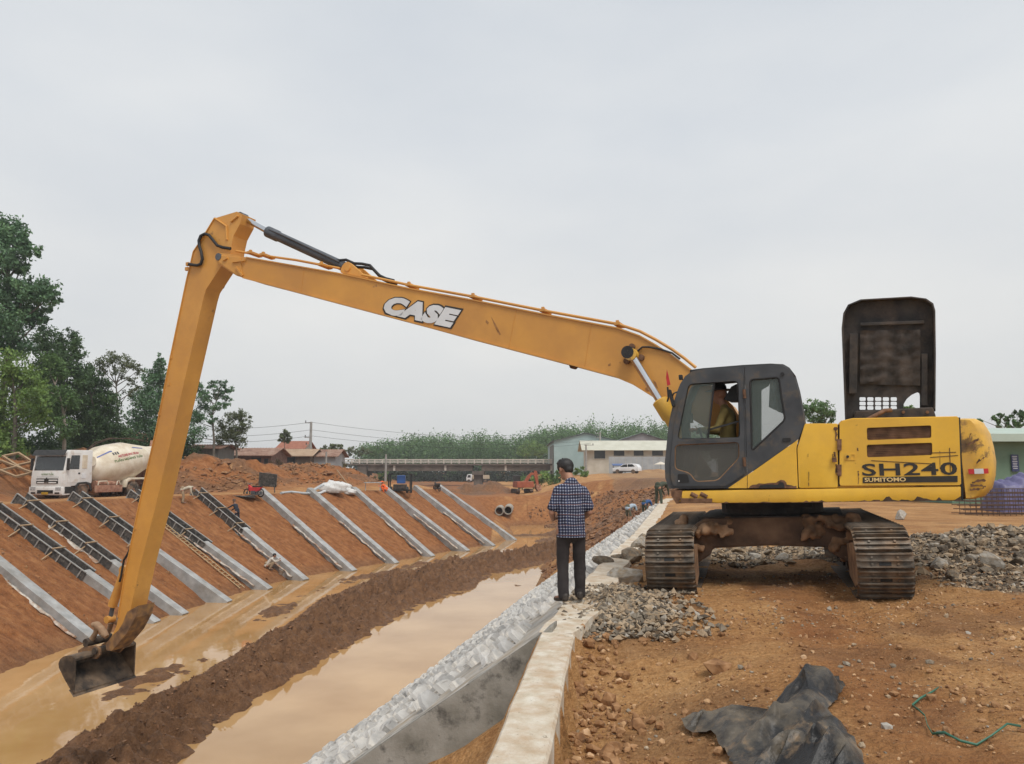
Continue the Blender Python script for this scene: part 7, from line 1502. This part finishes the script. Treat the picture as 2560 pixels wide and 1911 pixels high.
rock(1893, 1400, 38, 22, 5, 1, 'white angular rock under the middle of the excavator'); rock(1925, 1388, 28, 16, 6, 0, 'grey rock to the right of the white rock under the excavator'); rock(1963, 1404, 34, 24, 7, 1, 'pale pointed rock near the right track under the excavator'); rock(1850, 1384, 36, 16, 8, 2, 'tan rock slab under the excavator'); rock(1885, 1378, 26, 12, 9, 2, 'small tan rock behind the white rock under the excavator')
random.seed(21)
for k in range(48):
    x = random.uniform(2330, 2570); t = random.random(); y = 1325 + 115 * t ** 1.2 + (2560 - x) * .10; s_ = random.uniform(14, 40) * (.7 + .5 * t)
    rock(x, y, s_, s_ * random.uniform(.55, .8), 100 + k, random.choice((0, 0, 0, 1, 2, 2, 3)), 'broken rock lying on the crushed stone heap at the right', 'rocks on the crushed stone heap')
rock(2258, 1300, 30, 26, 200, 1, 'single pale rock behind the right track at the edge of the sandy road'); rock(2490, 1425, 52, 50, 201, 1, 'big pale rock on the crushed stone heap')
_g = (1 + 5 ** .5) / 2
ICO_V = np.array([[-1, _g, 0], [1, _g, 0], [-1, -_g, 0], [1, -_g, 0], [0, -1, _g], [0, 1, _g], [0, -1, -_g], [0, 1, -_g], [_g, 0, -1], [_g, 0, 1], [-_g, 0, -1], [-_g, 0, 1]]) / math.hypot(1, _g)
ICO_F = np.array([[0, 11, 5], [0, 5, 1], [0, 1, 7], [0, 7, 10], [0, 10, 11], [1, 5, 9], [5, 11, 4], [11, 10, 2], [10, 7, 6], [7, 1, 8], [3, 9, 4], [3, 4, 2], [3, 2, 6], [3, 6, 8], [3, 8, 9], [4, 9, 5], [2, 4, 11], [6, 2, 10], [8, 6, 7], [9, 8, 1]])
def scatter(name, X, Y, S, mats, weights, label, cat, zoff=.25, parent=None, flat=.7, base=None, round_=False):
    N = len(X); Z = height(X[None], Y[None])[0][0] if base is None else base
    o8 = np.array([[1, 0, 0], [-1, 0, 0], [0, 1, 0], [0, -1, 0], [0, 0, 1], [0, 0, -1]], float)
    if round_: o8 = ICO_V; 
    nv = len(o8)
    V = o8[None] * rng.uniform(.75 if round_ else .6, 1.2, (N, nv, 1)) + rng.normal(size=(N, nv, 3)) * (.08 if round_ else .22)
    sc3 = S[:, None, None] * np.stack([rng.uniform(.8, 1.4, N), rng.uniform(.7, 1.1, N), rng.uniform(.5, .9, N) * flat / .7], 1)[:, None]
    V = V * sc3
    a = rng.uniform(0, 2 * PI, N); b = rng.normal(size=N) * .5; ca, sa, cb, sb = np.cos(a), np.sin(a), np.cos(b), np.sin(b)
    x, y, z = V[..., 0], V[..., 1], V[..., 2]; y, z = y * cb[:, None] - z * sb[:, None], y * sb[:, None] + z * cb[:, None]; x, y = x * ca[:, None] - y * sa[:, None], x * sa[:, None] + y * ca[:, None]
    V = np.stack([x + X[:, None], y + Y[:, None], z + (Z + S * zoff)[:, None]], -1).reshape(-1, 3)
    f8 = np.array([[0, 2, 4], [2, 1, 4], [1, 3, 4], [3, 0, 4], [2, 0, 5], [1, 2, 5], [3, 1, 5], [0, 3, 5]]); f8 = ICO_F if round_ else f8; F = (np.arange(N)[:, None, None] * nv + f8[None]).reshape(-1, 3)
    mi = np.repeat(rng.choice(len(mats), N, p=np.array(weights) / sum(weights)), len(f8))
    o = raw_mesh(name, V, F, mats, mi=mi); o['kind'] = 'stuff'; tag(o, label, cat); return o
def sample(n, x0, x1, y0, y1, fn):
    X = rng.uniform(x0, x1, n); Y = rng.uniform(y0, y1, n); m = rng.random(n) < fn(X, Y); return X[m], Y[m]
gm = lambda X, Y: gravel_mask(X, Y, fbm(X, Y, 3.0, 5), fbm(X + 31, Y + 7, 1.1, 4)) * (X > np.interp(Y, TE[:, 1], TE[:, 0]) + .12)
X, Y = sample(52000, .3, 13, 7.6, 22, lambda x, y: gm(x, y) * np.clip(1.35 - (y - 7.6) / 16, .3, 1))
scatter('crushed_stone', X, Y, rng.uniform(.016, .042, len(X)) * (1 + .05 * (Y - 8)) * np.where(rng.random(len(X)) < .06, 1.9, 1), ROCKM, (.36, .05, .37, .22), 'loose crushed grey and tan stone spread round the excavator tracks', 'crushed stone')
X, Y = sample(6000, .55, 2.3, 7.75, 10.8, lambda x, y: np.clip(1.5 * np.exp(-(((x - 1.3) / .5) ** 2 + ((y - 9.2) / 1.1) ** 2)), 0, 1))
scatter('stone_chippings', X, Y, rng.uniform(.018, .05, len(X)), ROCKM, (.34, .06, .42, .18), 'heap of loose stone chippings beside the standing man', 'chippings', zoff=.8)
M_CL = [mat('clod_brown', [(.16, .075, .03), (.28, .145, .063), (.38, .215, .105)], scale=12, rough=.95), mat('clod_ochre', [(.32, .18, .085), (.47, .29, .15), (.56, .37, .22)], scale=12, rough=.95)]
kx = lambda y: .19 + (y - 4.32) * .1273
X, Y = sample(5000, 0, 2.2, 3.4, 8.2, lambda x, y: np.exp(-np.clip(x - kx(y) - .05, 0, 9) / .26) * (x > kx(y) + .03))
scatter('earth_clods', X, Y, np.minimum(rng.gamma(1.3, .012, len(X)) + .006, .085), M_CL, (.9, .1), 'crumbled earth clods heaped along the kerb beam', 'clods', zoff=.4, flat=.85, round_=True)
X, Y = sample(38000, .2, 11, 3.6, 12, lambda x, y: (x > kx(y) + .05) * np.clip(.25 + .9 * fbm(x, y, 1.3, 3) + .3, .08, 1) * np.clip(1.3 - (y - 3.6) / 12, .2, 1))
scatter('soil_crumbs', X, Y, np.minimum(rng.gamma(.9, .0058, len(X)) + .003, .035), M_CL + ROCKM[:3], (.62, .22, .06, .02, .08), 'small soil crumbs and pebbles strewn over the ochre ground', 'soil crumbs', zoff=.3, flat=.8, round_=True)
M_MUDC = [mat('mud_clod', [(.085, .04, .019), (.17, .085, .041), (.25, .135, .068)], scale=6, rough=.75), mat('mud_clod_red', [(.12, .055, .024), (.21, .10, .045), (.29, .16, .08)], scale=6, rough=.85)]
X, Y = sample(90000, -12, 11, 15, 72, lambda x, y: ((x > np.interp(y, RL[:, 1], RL[:, 0]) + .15) & (x < np.interp(y, RR[:, 1], RR[:, 0]) - .15)) * np.clip(1.2 - (y - 15) / 60, .25, 1))
scatter('mud_clods', X, Y, np.minimum(rng.gamma(1.1, .014, len(X)) + .012, .08), M_MUDC, (.6, .4), 'wet clods of excavated mud covering the bar between the two pools', 'mud clods', zoff=.1)
X, Y = sample(26000, -44, -6, 50, 90, lambda x, y: np.clip(.25 + fbm(x, y, 6., 3), 0, 1) * .8); hd_, _, _, ii_ = pit_dist(X, Y); m = (~ii_) & (hd_ > 4.5); X, Y = X[m], Y[m]
scatter('bank_clods', X, Y, rng.gamma(2., .05, len(X)) + .03, [M_MUDC[1], M_CL[0]], (.6, .4), 'dark and red clods scattered over the spoil heaps behind the far crest', 'clods', zoff=.2)
X, Y = sample(9000, 2, 16, 46, 100, lambda x, y: np.clip(.5 + fbm(x, y, 5., 3), 0, 1))
hd_, _, _, ii_ = pit_dist(X, Y); m = ii_ & (hd_ < 9); X, Y = X[m], Y[m]
scatter('slope_clods', X, Y, rng.gamma(2., .05, len(X)) + .03, M_MUDC, (.5, .5), 'earth clods on the raw brown slope beyond the stone lining', 'clods', zoff=.2)
X, Y = sample(60000, -26, 1, 18, 84, lambda x, y: np.clip(.25 + 1.1 * fbm(x * .4, y, 2.5, 3), .03, 1))
hd_, _, _, ii_ = pit_dist(X, Y); m = ii_ & (hd_ < 7.6) & (X < np.interp(Y, [18, 30, 50, 84], [-14, -14, -8, 1])); X, Y = X[m], Y[m]
scatter('bank_crumbs', X, Y, np.minimum(rng.gamma(1.1, .016, len(X)) + .010, .10), [M_CL[0], M_MUDC[1]], (.55, .45), 'red soil crumbs lying on the cut bank between the ribs', 'soil crumbs', zoff=.1)
# ================================================================== air
hb_ = MB(); hb_.box((0, 440, 11.5), (1440, 940, 36.6)); hz_ = hb_.build('haze', [], fix=True); hz_['kind'] = 'stuff'
hm = bpy.data.materials.new('haze'); hm.use_nodes = True; n = hm.node_tree; n.nodes.clear(); o_ = n.nodes.new('ShaderNodeOutputMaterial'); pv_ = n.nodes.new('ShaderNodeVolumePrincipled')
pv_.inputs['Color'].default_value = (.93, .95, .97, 1); pv_.inputs['Density'].default_value = .0005; pv_.inputs['Anisotropy'].default_value = .2; n.links.new(pv_.outputs[0], o_.inputs['Volume']); hz_.data.materials.append(hm)
